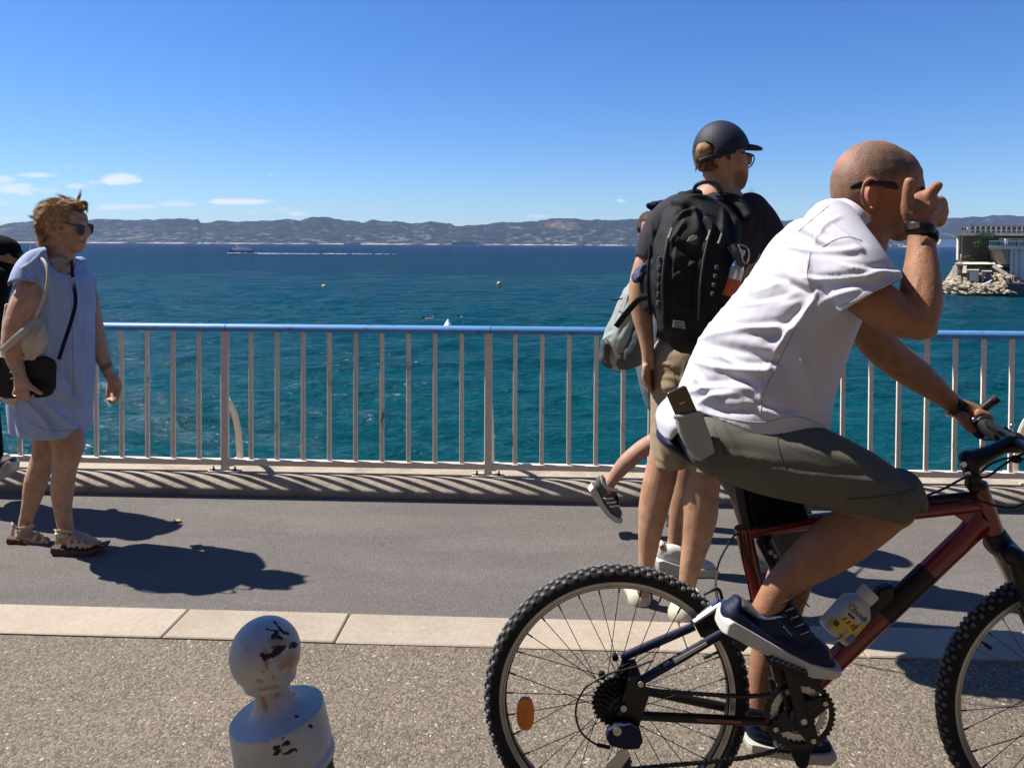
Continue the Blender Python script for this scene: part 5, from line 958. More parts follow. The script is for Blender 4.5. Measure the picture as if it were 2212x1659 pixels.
sbg = root('frame_bag', B(1660, 1130, 0), 'black bag hanging between the saddle and the red top tube', 'bag')
g = G(); g.prism([B(x, y, .005) for x, y in ((1602, 1016), (1640, 1022), (1700, 1052), (1722, 1070), (1738, 1112), (1680, 1126), (1626, 1134), (1614, 1100))], (0, 1, 0), .075); o = g.obj('bag_body', M['blackcloth'], sbg, True, 30); md = o.modifiers.new('b', 'BEVEL'); md.width = .010; md.segments = 3
g = G(); g.prism([B(x, y, -.034) for x, y in ((1625, 1040), (1705, 1072), (1702, 1076), (1624, 1045))], (0, 1, 0), .004); g.obj('zip', M['pack_grey'], sbg, False)
# ================================================================== PEOPLE
def skincol(base, spots=(), mott=.06):
    def f(co):
        px, py = proj(co); c = np.tile(np.array(base, float), (len(co), 1)); c *= (1 + mott * nz3(co, 45, 2))[:, None]
        c[:, 0] *= 1 + .05 * nz3(co, 22, 5)
        for (x, y, rx, ry, rot, col, k) in spots:
            a = R(rot); dx = px - x; dy = py - y; u = (dx * math.cos(a) + dy * math.sin(a)) / rx; v = (-dx * math.sin(a) + dy * math.cos(a)) / ry
            w = np.clip(1.4 - (u * u + v * v), 0, 1)[:, None] * k; c = c * (1 - w) + np.array(col) * w
        return np.clip(c * DIM, .002, 1)
    return f
TAN = (.29, .137, .074)
# ---------------------------------------------------------------- cyclist
cy = root('person', P(1560, 1000, 1.843), 'bald man in white shirt and grey shorts riding the red bicycle with one hand raised', 'person')
b = Fig(1.843)
# head
b.E(1888, 396, 0, 92, 93, .074); b.E(1862, 400, 0, 66, 80, .072); b.E(1925, 392, 0, 64, 74, .066); b.T([(1900, 440, 0, 62, .062), (1925, 478, 0, 46, .05), (1942, 499, 0, 24, .034)]); b.T([(1955, 400, 0, 36, .05), (1962, 450, 0, 34, .045), (1950, 490, 0, 28, .034)])
b.T([(1985, 418, 0, 8, .01), (1996, 440, 0, 11, .014), (1990, 448, 0, 9, .014)]); b.T([(1845, 520, 0, 68, .075), (1862, 478, 0, 62, .066), (1880, 440, 0, 60, .062)]); b.E(1972, 372, 0, 14, 12, .04)
# lips, brow
b.T([(1974, 470, -.01, 7, .02), (1974, 482, -.01, 7, .02)])
# ear
b.T([(1893, 396, -.076, 4.6), (1880, 388, -.083, 5.6), (1867, 398, -.088, 5.8), (1862, 420, -.090, 5.6), (1868, 442, -.086, 5.6), (1880, 454, -.080, 5.6), (1887, 449, -.077, 5)]); b.E(1880, 420, -.072, 14, 27, .008, -8); b.T([(1883, 404, -.080, 3.2), (1875, 416, -.083, 3.4), (1879, 436, -.080, 3.6)])
# near arm (raised)
b.T([(1805, 575, -.13, 34, .035), (1838, 606, -.175, 46, .045), (1888, 650, -.20, 50, .052), (1945, 686, -.21, 44, .046), (1982, 697, -.21, 36, .040)])
b.T([(1984, 700, -.21, 36, .040), (1988, 660, -.20, 43, .044), (1990, 610, -.185, 41, .040), (1991, 560, -.165, 33, .033), (1990, 520, -.15, 27, .028), (1988, 490, -.14, 26, .026)])
b.E(2000, 712, -.21, 24, 20, .026)
# raised hand
b.T([(1988, 492, -.14, 26, .024), (1986, 470, -.135, 33, .022), (1996, 448, -.13, 36, .021), (2008, 436, -.125, 30, .020)])
b.T([(1972, 480, -.135, 17, .016), (1962, 455, -.14, 16, .016), (1961, 432, -.145, 13.5, .0125), (1962, 410, -.148, 12.5, .0115), (1964, 392, -.15, 11.5, .0105)], k=5)
b.T([(1996, 458, -.13, 18, .015), (2000, 434, -.135, 15.5, .014), (2012, 416, -.14, 13.5, .0115), (2020, 407, -.145, 12.5, .0105), (2027, 400, -.15, 11.5, .010)], k=5)
b.T([(2010, 455, -.12, 17, .014), (2028, 436, -.112, 14, .013), (2036, 444, -.09, 12.5, .011), (2026, 456, -.08, 11, .010)], k=5)
b.T([(2008, 468, -.11, 17, .014), (2032, 452, -.10, 13.5, .013), (2038, 462, -.08, 12, .011), (2026, 470, -.07, 11, .010)], k=5)
b.T([(2005, 480, -.10, 16, .013), (2028, 470, -.09, 12.5, .012), (2033, 480, -.07, 11, .010), (2022, 484, -.06, 10, .009)], k=5)
for (p0, p1) in (((1992, 470), (2012, 440)), ((1996, 476), (2026, 452)), ((1980, 476), (1966, 450))): b.T([(p0[0], p0[1], -.158, 2.2), ((p0[0] + p1[0]) / 2, (p0[1] + p1[1]) / 2, -.159, 2.6), (p1[0], p1[1], -.152, 2.2)], cap='round', n=8)
# far arm to the bar
b.T([(1850, 660, .19, 38, .045), (1880, 722, .20, 40, .043), (1920, 765, .215, 38, .040), (1975, 806, .24, 36, .037), (2025, 845, .26, 26, .029), (2062, 876, .275, 20, .024), (2085, 892, .275, 19, .020)])
b.T([(2068, 880, .275, 21, .022), (2092, 893, .275, 27, .02), (2115, 903, .265, 25, .019), (2128, 906, .25, 17, .016)])
for i, (dy, dd) in enumerate(((0, 0), (3, .022), (6, .042), (8, .06))):
    b.T([(2112, 893 + dy, .235 + dd, 12, .0105), (2132, 900 + dy, .235 + dd, 11, .010), (2139, 914 + dy, .235 + dd, 10, .0095), (2128, 926 + dy, .235 + dd, 9.5, .009), (2112, 924 + dy, .235 + dd, 8.5, .008)], k=5)
b.T([(2078, 898, .23, 14, .012), (2090, 918, .225, 12.5, .011), (2104, 930, .222, 10.5, .010), (2118, 932, .222, 9.5, .009)], k=5)
# torso core (under the shirt) so the body is one figure
b.T([(1580, 925, 0, 85, .13), (1635, 850, 0, 90, .12), (1700, 720, 0, 88, .12), (1770, 600, 0, 78, .13), (1818, 530, 0, 55, .11), (1840, 495, 0, 52, .075)])
# near leg
b.T([(1560, 960, -.09, 60, .075), (1700, 1000, -.115, 64, .075), (1840, 1050, -.13, 56, .062), (1925, 1086, -.135, 46, .055), (1930, 1096, -.135, 44, .052)])
b.T([(1925, 1092, -.135, 46, .052), (1872, 1128, -.13, 55, .052), (1800, 1176, -.125, 57, .052), (1735, 1222, -.12, 45, .042), (1688, 1262, -.12, 33, .033), (1668, 1292, -.12, 31, .030), (1650, 1330, -.12, 32, .03)])
b.T([(1655, 1325, -.12, 26, .03), (1720, 1370, -.12, 22, .035), (1780, 1405, -.12, 14, .035)])
# far leg
b.T([(1580, 960, .09, 60, .075), (1650, 1040, .13, 62, .07), (1700, 1140, .14, 58, .062), (1712, 1220, .145, 48, .055), (1700, 1280, .145, 44, .05)])
b.T([(1704, 1250, .145, 46, .052), (1680, 1330, .15, 46, .050), (1660, 1400, .155, 36, .04), (1645, 1470, .16, 29, .031), (1640, 1520, .16, 27, .029), (1645, 1560, .16, 28, .03)]); b.T([(1650, 1565, .16, 26, .03), (1760, 1600, .16, 18, .035)])
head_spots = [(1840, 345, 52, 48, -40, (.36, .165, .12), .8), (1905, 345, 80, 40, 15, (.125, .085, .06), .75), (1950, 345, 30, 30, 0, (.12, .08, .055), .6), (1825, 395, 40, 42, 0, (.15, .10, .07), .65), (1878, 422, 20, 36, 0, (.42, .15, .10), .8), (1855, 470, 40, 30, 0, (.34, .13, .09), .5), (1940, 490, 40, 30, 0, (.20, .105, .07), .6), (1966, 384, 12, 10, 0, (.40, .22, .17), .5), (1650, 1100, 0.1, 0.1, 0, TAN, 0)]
def cyc_post(co, nr):
    return folds([(1960, 402, 1972, 404, 1.2, -.0007), (1959, 408, 1974, 409, 1.2, -.0007), (1950, 620, 1962, 650, 3, -.003), (1985, 600, 1975, 640, 6, .002), (1996, 560, 2002, 500, 3, .0016), (1980, 555, 2000, 530, 3, .0012), (1920, 720, 1990, 726, 6, -.001)], .0003, 50, 3)(co, nr)
b.mesh('body', M['skin'], cy, .004, 8, cyc_post, skincol(TAN, head_spots, .09))
# shirt
s = Fig(1.843)
s.T([(1612, 912, 0, 160, .175), (1626, 872, 0, 160, .175), (1650, 800, 0, 152, .17), (1692, 722, 0, 134, .17), (1734, 645, 0, 118, .18), (1770, 570, 0, 106, .195), (1802, 520, 0, 84, .19), (1814, 502, 0, 66, .13), (1822, 490, 0, 52, .085)], k=5, cap=('flat', 'flat'), n=40)
s.T([(1790, 520, -.10, 66, .10), (1812, 545, -.15, 72, .085), (1845, 588, -.195, 72, .078), (1882, 640, -.215, 75, .074)], k=5, cap=('round', 'open'), n=32)
s.T([(1800, 540, .12, 62, .09), (1835, 620, .18, 60, .07), (1862, 668, .20, 48, .06)], k=5, cap=('round', 'open'), n=24)
s.T([(1480, 885, 0, 40, .12), (1445, 905, 0, 26, .10), (1436, 930, 0, 12, .08)], k=4)
cr = [ # x0,y0,x1,y1,width,amp,bow
 (1570, 640, 1690, 612, 5, .008, -4), (1560, 668, 1710, 640, 5, .009, -3), (1590, 605, 1690, 612, 5, .007, 4), (1640, 590, 1745, 630, 6, -.010, 2), (1535, 700, 1690, 706, 6, .011, -6), (1500, 735, 1700, 712, 7, .012, 8), (1520, 745, 1680, 780, 9, -.012, 5), (1500, 780, 1665, 800, 8, .013, -10),
 (1560, 770, 1660, 800, 7, .010, -8), (1480, 850, 1640, 842, 8, .013, 10), (1510, 870, 1600, 850, 7, .011, 8), (1530, 880, 1640, 880, 8, -.010, -8), (1560, 800, 1640, 850, 8, -.012, 6), (1620, 870, 1720, 900, 7, .010, -8), (1500, 810, 1560, 860, 9, .010, -6),
 (1764, 632, 1700, 720, 4, .007, 6), (1700, 720, 1650, 830, 4, .007, -6), (1650, 815, 1645, 880, 3, .006, -4), (1750, 640, 1640, 560, 8, -.008, 0), (1740, 640, 1600, 650, 7, -.008, 0), (1740, 650, 1660, 740, 9, -.010, 0), (1680, 760, 1740, 900, 22, -.010, 0), (1730, 780, 1780, 920, 16, .008, 0),
 (1690, 500, 1770, 530, 8, -.010, 6), (1690, 530, 1850, 542, 6, .011, -6), (1745, 540, 1850, 550, 8, -.010, 0), (1745, 600, 1900, 590, 5, .011, -8), (1760, 620, 1890, 620, 10, -.011, 8), (1820, 572, 1940, 590, 5, .008, -4), (1750, 480, 1790, 520, 6, -.008, 0), (1760, 520, 1810, 470, 4, .008, 6), (1690, 525, 1740, 470, 5, -.006, 0),
 (1780, 650, 1880, 620, 8, .008, 6), (1840, 650, 1930, 605, 5, .005, 0), (1745, 560, 1748, 600, 5, .006, 0), (1790, 480, 1860, 540, 5, .006, 3), (1748, 445, 1800, 470, 4, -.005, 0)]
def hemcut(co, nr):
    co = folds([(*c[:4], c[4] * 1.2, c[5] * .8, *c[6:]) for c in cr], .0022, 12, 5)(co, nr)
    px, py = proj(co)   # lift the front hem into its slant
    return co
so_ = s.mesh('shirt', M['white_shirt'], cy, .0042, 4, hemcut); M['stitch'] = mat('grey_stitching', (.30, .29, .33), .9)
for q in ([(1816, 660), (1850, 648), (1900, 622), (1945, 596)], [(1690, 530), (1725, 500), (1760, 470), (1790, 445)], [(1752, 545), (1744, 590), (1752, 625), (1768, 645)], [(1766, 640), (1738, 675), (1708, 730), (1678, 790), (1650, 850), (1642, 900)], [(1775, 535), (1800, 520), (1830, 512), (1862, 520)], [(1500, 885), (1560, 902), (1640, 912), (1720, 900), (1780, 920)]): seam(so_, q, M['stitch'], .0009)
g = G(); rings = []
cc_ = P(1836, 470, 1.843); up_ = (P(1862, 446, 1.843) - cc_).normalized(); al = (P(1871, 503, 1.843) - P(1799, 430, 1.843)).normalized(); k_ = 1.843 / FPX
for (t_, sc2, th) in ((-22, 1.12, 0), (-8, 1.04, 0), (8, 1.0, 0), (9, .96, 0), (-6, .98, 0), (-22, 1.05, 0)):
    rings.append([cc_ + up_ * (t_ * k_) + al * (52 * k_ * sc2 * math.cos(a)) + Vector((0, 1, 0)) * (.073 * sc2 * math.sin(a)) + up_ * (3 * k_ * math.sin(2 * a)) for a in np.linspace(0, 2 * math.pi, 40, endpoint=False)])
g.rings(rings, False, False); g.obj('collar', M['white_shirt'], cy, True, 60)
# shorts
h = Fig(1.843)
h.T([(1510, 935, 0, 62, .16), (1560, 945, 0, 78, .165), (1620, 960, 0, 80, .15)], k=4, n=32)
h.T([(1550, 955, -.085, 72, .095), (1640, 978, -.105, 84, .098), (1740, 1000, -.125, 86, .092), (1840, 1034, -.135, 74, .086), (1905, 1062, -.138, 60, .082), (1950, 1084, -.14, 50, .080)], k=5, cap=('round', 'open'), n=32)
h.T([(1955, 1040, -.14, 26, .06), (1972, 1072, -.14, 20, .055), (1976, 1090, -.14, 14, .05)], k=3)
h.T([(1850, 1070, -.14, 36, .07), (1880, 1088, -.14, 26, .07), (1930, 1098, -.14, 16, .065)], k=3)
h.T([(1580, 960, .09, 72, .09), (1640, 1040, .12, 72, .088), (1684, 1120, .135, 68, .082), (1702, 1192, .145, 66, .08)], k=5, cap=('round', 'open'), n=28)
hf = [(1560, 980, 1700, 1010, 11, .003, 4), (1580, 1010, 1760, 1040, 10, .003, 6), (1660, 1010, 1900, 1040, 7, .004, -4), (1700, 960, 1860, 1000, 12, .003, 0), (1940, 1065, 1990, 1052, 2.5, -.004, 4), (1830, 1078, 1940, 1066, 2.5, -.005, 4), (1560, 920, 1600, 990, 8, .003, 0), (1800, 1090, 1880, 1072, 4, .004, 0), (1600, 935, 1700, 925, 8, -.002, 0)]
ho_ = h.mesh('shorts', M['shorts_grey'], cy, .0055, 4, folds(hf, .0014, 13, 9))
M['stitch_dark'] = mat('olive_stitching', (.045, .042, .034), .9)
for q in ([(1985, 1050), (1950, 1064), (1890, 1074), (1830, 1078)], [(1540, 925), (1560, 960), (1565, 985)], [(1700, 925), (1680, 950), (1690, 1000)], [(1944, 1070), (1948, 1100)]): seam(ho_, q, M['stitch_dark'], .0009)
g = G(); pk = [(1455, 896), (1484, 893), (1514, 886), (1530, 930), (1545, 976), (1507, 996), (1482, 966), (1466, 935)]
g.prism([P(x, y, 1.843 - .158 - .012 * ((x - 1455) / 90)) for x, y in pk], (0, 1, 0), .02); o = g.obj('pocket', M['pocket_sunlit'], cy, True, 30); md = o.modifiers.new('b', 'BEVEL'); md.width = .006; md.segments = 3
g = G(); g.tube([P(1455, 901, 1.668), P(1484, 898, 1.668), P(1514, 891, 1.668)], [(.004, .004)] * 3, n=8); g.obj('pocket_hem', M['pocket_sunlit'], o)
ph = root('phone', P(1480, 890, 1.68), 'bronze mobile phone sticking out of the back pocket of grey shorts', 'phone'); g = G(); a1, a2, a3, a4 = P(1439, 850, 1.678), P(1480, 831, 1.678), P(1511, 886, 1.678), P(1460, 915, 1.678)
c = (a1 + a2 + a3 + a4) / 4; ux = (a2 - a1).normalized(); uz = ux.cross(Vector((0, 1, 0))).normalized(); up2 = ((a1 + a2) / 2 - (a4 + a3) / 2).normalized()
# rounded slab
hw, hl = .0235, .062; rr = .007; base_ = (a1 + a2) / 2 - up2 * hl; sd_ = up2.cross(Vector((0, 1, 0))).normalized()
ol = []
for (sx, sz) in ((1, 1), (-1, 1), (-1, -1), (1, -1)):
    a0_ = {(1, 1): 0, (-1, 1): 90, (-1, -1): 180, (1, -1): 270}[(sx, sz)]
    for t_ in range(0, 91, 18): ol.append((sx * (hw - rr) + rr * math.cos(R(a0_ + t_)), sz * (hl - rr) + rr * math.sin(R(a0_ + t_))))
g.prism([base_ + sd_ * q[0] + up2 * q[1] for q in ol], (0, 1, 0), .0085); o = g.obj('casing', M['phone'], ph, True, 30); md = o.modifiers.new('b', 'BEVEL'); md.width = .002; md.segments = 2
g = G(); g.prism([base_ + sd_ * q[0] + up2 * q[1] + Vector((0, -.0048, 0)) for q in ((-.006, .028), (.006, .028), (.006, .031), (-.006, .031))], (0, 1, 0), .0006); g.obj('logo_mark', M['alu'], ph, False)
# shoes
def shoe(D, parent, sole, upper, m_sole, m_up, name='shoe', w=.044, voxel=.004, extra=None, sole_th=None):
    u = Fig(D)
    for pts in upper: u.T(pts)
    o_ = u.mesh(name, m_up, parent, voxel, 2, lambda co, nr: co + nr * (.0006 * nz3(co, 90, 1))[:, None])
    g = G(); n = len(sole); half = n // 2
    th = sole_th or w * 2
    # sole as stacked rings: bottom outline (heel..toe) swept across the width, rounded in plan
    rings = []
    for s_ in np.linspace(-1, 1, 11):
        sh = math.sqrt(max(0, 1 - (abs(s_) ** 3.0) * .96)); cx_ = sum(p[0] for p in sole) / n; cy_ = sum(p[1] for p in sole) / n
        dx, dy = sole[half][0] - sole[0][0], 0
        rings.append([P(*(lambda q: (cx_ + (q[0] - cx_) * (.90 + .10 * sh), q[1]))(q), D) + Vector((0, s_ * w, 0)) for q in sole])
    g.rings(rings); so = g.obj('sole', m_sole, o_, True, 50); md = so.modifiers.new('b', 'BEVEL'); md.width = .002; md.segments = 2; md.limit_method = 'ANGLE'
    return o_
sh1 = shoe(1.843 - .125, cy, [(1549, 1350), (1554, 1328), (1566, 1322), (1600, 1340), (1640, 1362), (1690, 1388), (1740, 1412), (1785, 1424), (1807, 1427), (1806, 1440), (1798, 1443), (1790, 1445), (1745, 1441), (1700, 1424), (1650, 1398), (1600, 1375), (1572, 1360), (1558, 1354)],
  [[(1580, 1322, 0, 24, .034), (1620, 1352, 0, 26, .038), (1670, 1374, 0, 28, .042), (1720, 1396, 0, 26, .044), (1765, 1414, 0, 20, .04), (1786, 1424, 0, 14, .034)], [(1592, 1296, 0, 11, .022), (1584, 1318, 0, 20, .032), (1600, 1340, 0, 26, .036)], [(1650, 1340, 0, 34, .034), (1690, 1340, 0, 34, .034), (1722, 1360, 0, 28, .034)], [(1700, 1300, 0, 9, .02), (1708, 1320, 0, 16, .026), (1716, 1345, 0, 20, .03)], [(1740, 1382, 0, 20, .036), (1774, 1404, 0, 15, .034)]], M['white_rubber'], M['navy'])
for k in range(5):
    g = G(); x_ = 1694 + k * 11; y_ = 1300 + k * 17; g.tube([P(x_ - 8, y_ + 4, 1.672), P(x_ + 10, y_ - 4, 1.672), P(x_ + 20, y_ + 2, 1.70)], .0022, n=6); g.obj('lace', M['black_matte'], sh1)
g = G(); q = crom([tuple(P(*p)) for p in ((1705, 1298, 1.69), (1722, 1292, 1.68), (1735, 1298, 1.68), (1748, 1310, 1.68))], 4); g.tube(q, .0018, n=6); g.obj('lace', M['sandal_sole'], sh1)
g = G(); g.prism([P(x, y, 1.6685) for x, y in ((1694, 1352), (1712, 1372), (1710, 1374), (1692, 1354))], (0, 1, 0), .001); g.obj('side_mark', mat('teal_print', (.05, .25, .33), .5), sh1, False)
b2 = Fig(1.718); b2.T([(1600, 1300, 0, 10, .024), (1640, 1324, 0, 7, .032), (1690, 1318, 0, 8, .03)], k=4); b2.mesh('ankle_sock', M['darkgreypack'], cy, .004, 2)
shoe(1.843 + .16, cy, [(1606, 1598), (1606, 1584), (1640, 1590), (1700, 1600), (1760, 1608), (1795, 1606), (1800, 1618), (1785, 1630), (1740, 1628), (1690, 1618), (1640, 1612), (1612, 1610)],
  [[(1632, 1572, 0, 24, .034), (1670, 1584, 0, 22, .038), (1730, 1596, 0, 20, .042), (1782, 1606, 0, 12, .034)], [(1626, 1552, 0, 18, .028), (1632, 1572, 0, 22, .032)], [(1670, 1560, 0, 18, .03), (1700, 1582, 0, 18, .034)]], M['white_rubber'], M['navy'])
# watch, wristband, glasses
def band(D, c0, c1, dz, rx, rd, wdt, m, name, parent, n=28, ref=(0, 1, 0)):
    a = P(c0[0], c0[1], D + dz); bb = P(c1[0], c1[1], D + dz); g = G(); t = (bb - a).normalized(); v = Vector((0, 1, 0)); u = t.cross(v).normalized(); v = u.cross(t)
    rings = []
    for (o_, s_) in ((-.5, .94), (-.5, 1.0), (-.3, 1.05), (.3, 1.05), (.5, 1.0), (.5, .94)): rings.append([a.lerp(bb, .5) + t * (wdt * o_) + u * (rx * s_ * math.cos(q)) + v * (rd * s_ * math.sin(q)) for q in np.linspace(0, 2 * math.pi, n, endpoint=False)])
    g.rings(rings, False, False); return g.obj(name, m, parent, True, 40)
band(1.843, (1986, 506), (1990, 480), -.142, .0305, .029, .020, M['black'], 'wristband', cy); band(1.843, (1988, 520), (1996, 497), -.145, .031, .030, .014, M['blackcloth'], 'watch_strap', cy)
g = G(); g.prism([P(x, y, 1.668) for x, y in ((1963, 484), (1984, 480), (1986, 492), (1964, 496))], (0, 1, 0), .003); o = g.obj('band_plate', M['steel'], cy, True, 30)
g = G(); g.ell(P(2018, 516, 1.70), (.008, .018, .020), (Vector((1, 0, -.25)).normalized(), Vector((0, 1, 0)), Vector((.25, 0, 1)).normalized())); g.obj('watch_case', M['gold'], cy)
band(1.843, (2066, 884), (2082, 866), .268, .026, .026, .022, M['black'], 'watch_strap', cy); g = G(); [g.ell(P(2062 + 3.6 * (k % 4) + 5 * (k // 4), 893 - 5.2 * (k % 4) + 3 * (k // 4), 1.843 + .242), (.003, .003, .003), n=8, m=5) for k in range(12)]; g.obj('bracelet_beads', M['black'], cy); g = G(); g.ell(P(2053, 896, 2.10), (.013, .012, .007)); g.obj('watch_case', M['gold'], cy)
g = G(); g.tube([P(1838, 407, 1.757), P(1858, 400, 1.755), P(1885, 395, 1.757), P(1925, 400, 1.768), P(1962, 408, 1.785), P(1985, 410, 1.80)], [(.004, .002), (.0075, .002), (.005, .002), (.008, .002), (.011, .002), (.010, .003)], n=10); gl_ = g.obj('glasses', M['black'], cy)
g = G(); g.tube([P(1984, 402, 1.80), P(1992, 408, 1.83), P(1988, 424, 1.83), P(1984, 404, 1.885)], .004, n=8); g.obj('glasses_frame', M['black'], gl_); g = G(); g.ell(P(1984, 415, 1.815), (.006, .028, .015)); g.obj('lens', M['lens'], gl_)
# ---------------------------------------------------------------- man in cap
DM = 2.93
mc = root('person', P(1420, 1320, 2.94), 'man in navy cap, charcoal T-shirt and khaki shorts walking away with a black backpack', 'person')
b = Fig(DM)
b.E(1552, 328, 0, 48, 52, .078); b.T([(1572, 340, -.0, 40, .07), (1588, 370, -.0, 30, .05), (1590, 396, 0, 18, .035)]); b.T([(1552, 440, 0, 40, .065), (1553, 405, 0, 35, .06), (1556, 365, 0, 38, .06)]); b.T([(1600, 352, 0, 12, .03), (1606, 380, 0, 10, .03), (1600, 400, 0, 10, .03)]); b.T([(1612, 340, .04, 7, .014), (1618, 352, .045, 6, .012)])
b.T([(1600, 333, -.03, 5, .006), (1605, 342, -.04, 5.5, .006), (1602, 355, -.035, 5, .006)]); b.E(1600, 344, -.025, 5, 13, .012, 8)
b.T([(1552, 600, 0, 95, .12), (1548, 480, 0, 100, .12), (1552, 440, 0, 60, .08)])
b.T([(1436, 500, 0, 20, .045), (1404, 550, 0, 24, .045), (1392, 580, 0, 25, .043), (1383, 625, -.01, 25, .04), (1386, 670, -.02, 24, .037), (1394, 720, -.03, 18, .03), (1400, 765, -.04, 14, .022), (1401, 790, -.04, 15, .018)])
for q in range(4): b.T([(1399 + q * 2 - 4, 792, -.055 + q * .018, 8, .009), (1398 + q * 2, 822, -.06 + q * .018, 7, .008), (1404 + q, 846, -.055 + q * .018, 6.2, .0075)])
b.T([(1394, 792, -.06, 7.5, .009), (1391, 816, -.07, 6.5, .008), (1396, 832, -.075, 5.5, .007)])
b.T([(1650, 480, 0, 28, .05), (1672, 560, .02, 26, .045), (1668, 640, .02, 23, .038), (1640, 720, -.05, 17, .03), (1620, 750, -.1, 15, .02)])
b.T([(1470, 800, 0, 38, .07), (1448, 900, 0, 34, .06), (1436, 985, 0, 34, .058), (1424, 1040, 0, 35, .058), (1413, 1090, .01, 33, .056), (1404, 1150, .01, 26, .045), (1397, 1210, .02, 18.5, .034), (1393, 1255, .02, 16, .028), (1390, 1276, .03, 15, .026)])
b.T([(1530, 800, 0, 40, .07), (1530, 900, -.03, 38, .065), (1524, 1000, -.05, 37, .06), (1514, 1060, -.06, 39.5, .062), (1511, 1110, -.065, 39, .060), (1503, 1165, -.07, 32, .05), (1491, 1225, -.075, 23, .038), (1480, 1285, -.07, 17, .03), (1476, 1312, -.06, 16, .028)])
b.mesh('body', M['skin'], mc, .005, 3, folds([(1500, 1040, 1520, 1110, 12, .002, 0), (1420, 1060, 1410, 1130, 10, .002, 0), (1541, 1040, 1530, 1150, 8, -.003, 0)], .001, 35, 3), skincol((.41, .235, .145), [(1598, 345, 8, 18, 0, (.4, .15, .1), .7), (1545, 400, 28, 20, 0, (.45, .2, .15), .6), (1600, 385, 18, 20, 0, (.20, .10, .055), .7), (1425, 1010, 30, 40, 0, (.40, .18, .12), .5), (1545, 1070, 30, 30, 0, (.38, .16, .11), .6)], .08))
hr = Fig(DM); hr.E(1550, 335, .004, 50, 32, .082, 12); hr.T([(1512, 340, -.02, 14, .05), (1520, 358, -.02, 14, .045), (1545, 360, -.03, 10, .03), (1575, 350, -.04, 10, .02)]); hr.E(1524, 325, -.045, 22, 19, .034, 12)
hr.mesh('hair', M['hair'], mc, .005, 2, lambda co, nr: co + nr * (.003 * nz3(co * np.array([1, 1, .25]), 160, 1) )[:, None], skincol((.10, .055, .025), [(1520, 322, 20, 18, 0, (.30, .18, .08), 1), (1510, 355, 14, 14, 0, (.22, .12, .05), .7)], .3))
sp_l = []; cl_l = []
for _ in range(260):
    x0 = random.uniform(1503, 1545); y0 = random.uniform(330, 362); p0 = np.array(P(x0, y0, DM - .075 - random.random() * .012 + abs(x0 - 1525) * .0009)); d_ = np.array([random.uniform(-.012, .004), random.uniform(-.006, .004), -random.uniform(.008, .03)]); sp_l.append(([p0, p0 + d_ * .5 + np.array([-.003, 0, 0]), p0 + d_], .0011)); k_ = random.uniform(.6, 1.4); cl_l.append((.22 * k_, .12 * k_, .055 * k_))
strands('hair_wisps', M['hair'], mc, sp_l, cl_l)
# cap
def dome(name, D, cx, cy, rx, ry, rz, tilt, lat, m, parent, hole=None):
    k = D / FPX; a = R(tilt); ax = (Vector((math.cos(a), 0, -math.sin(a))), Vector((0, 1, 0)), Vector((math.sin(a), 0, math.cos(a)))); c = P(cx, cy, D); g = G(); nn_, mm_ = 160, 80; v = []; f = []
    for i in range(mm_ + 1):
        th = (math.pi / 2 - R(lat)) * i / mm_
        for j in range(nn_):
            ph_ = 2 * math.pi * j / nn_; seam = 1 + .006 * max(0, math.cos(3 * ph_ * 2)) ** 30
            v.append(c + ax[0] * (rx * k * math.sin(th) * math.cos(ph_) * seam) + ax[1] * (rz * math.sin(th) * math.sin(ph_) * seam) + ax[2] * (ry * k * math.cos(th)))
    for i in range(mm_):
        for j in range(nn_):
            q = (i * nn_ + j, i * nn_ + (j + 1) % nn_, (i + 1) * nn_ + (j + 1) % nn_, (i + 1) * nn_ + j)
            if hole:
                px, py = proj(np.array([v[t] for t in q])); 
                if ((px.mean() - hole[0]) / hole[2]) ** 2 + ((py.mean() - hole[1]) / hole[3]) ** 2 < 1 and v[q[0]].y < c.y: continue
            f.append(q)
    o = mk(name, v, f, m, parent); md = o.modifiers.new('s', 'SOLIDIFY'); md.thickness = .003; md.offset = -1; return o
cap_ = dome('cap', DM, 1558, 330, 59, 67, .097, -10, -3, M['cap'], mc, hole=(1524, 324, 21, 17))
g = G(); g.ell(P(1548, 264, DM), (.006, .006, .004)); g.obj('cap_button', M['cap'], cap_)
g = G(); k_ = DM / FPX; rings = []
for t_ in np.linspace(0, 1, 9):
    w_ = .078 * math.sqrt(max(.02, 1 - t_ ** 2)); cx_ = 1598 + 50 * t_; cy_ = 313 + 9 * t_ ** 1.5
    rings.append([P(cx_, cy_ + 3 * (a_ / .085) ** 2 * (1 - t_) + z_ * .7, DM) + Vector((0, .012 + a_ * w_ / .085, 0)) for a_, z_ in [(-.085, 0), (-.05, 0), (0, 0), (.05, 0), (.085, 0), (.085, 3.4), (.05, 3.4), (0, 3.4), (-.05, 3.4), (-.085, 3.4)]])
g.rings(rings); g.obj('brim', M['cap'], cap_, True, 50)
g = G(); q = crom([tuple(P(*p)) for p in ((1501, 345, DM - .035), (1512, 347, DM - .078), (1545, 338, DM - .096), (1585, 326, DM - .07), (1612, 318, DM - .02))], 5); g.tube(q, [(.009, .002)] * len(q), n=8); g.obj('cap_band', M['cap'], cap_)
g = G(); g.tube([P(1603, 330, DM - .06), P(1618, 334, DM + .0), P(1627, 338, DM + .05)], .0028, n=8); gs = g.obj('sunglasses', M['black'], mc)
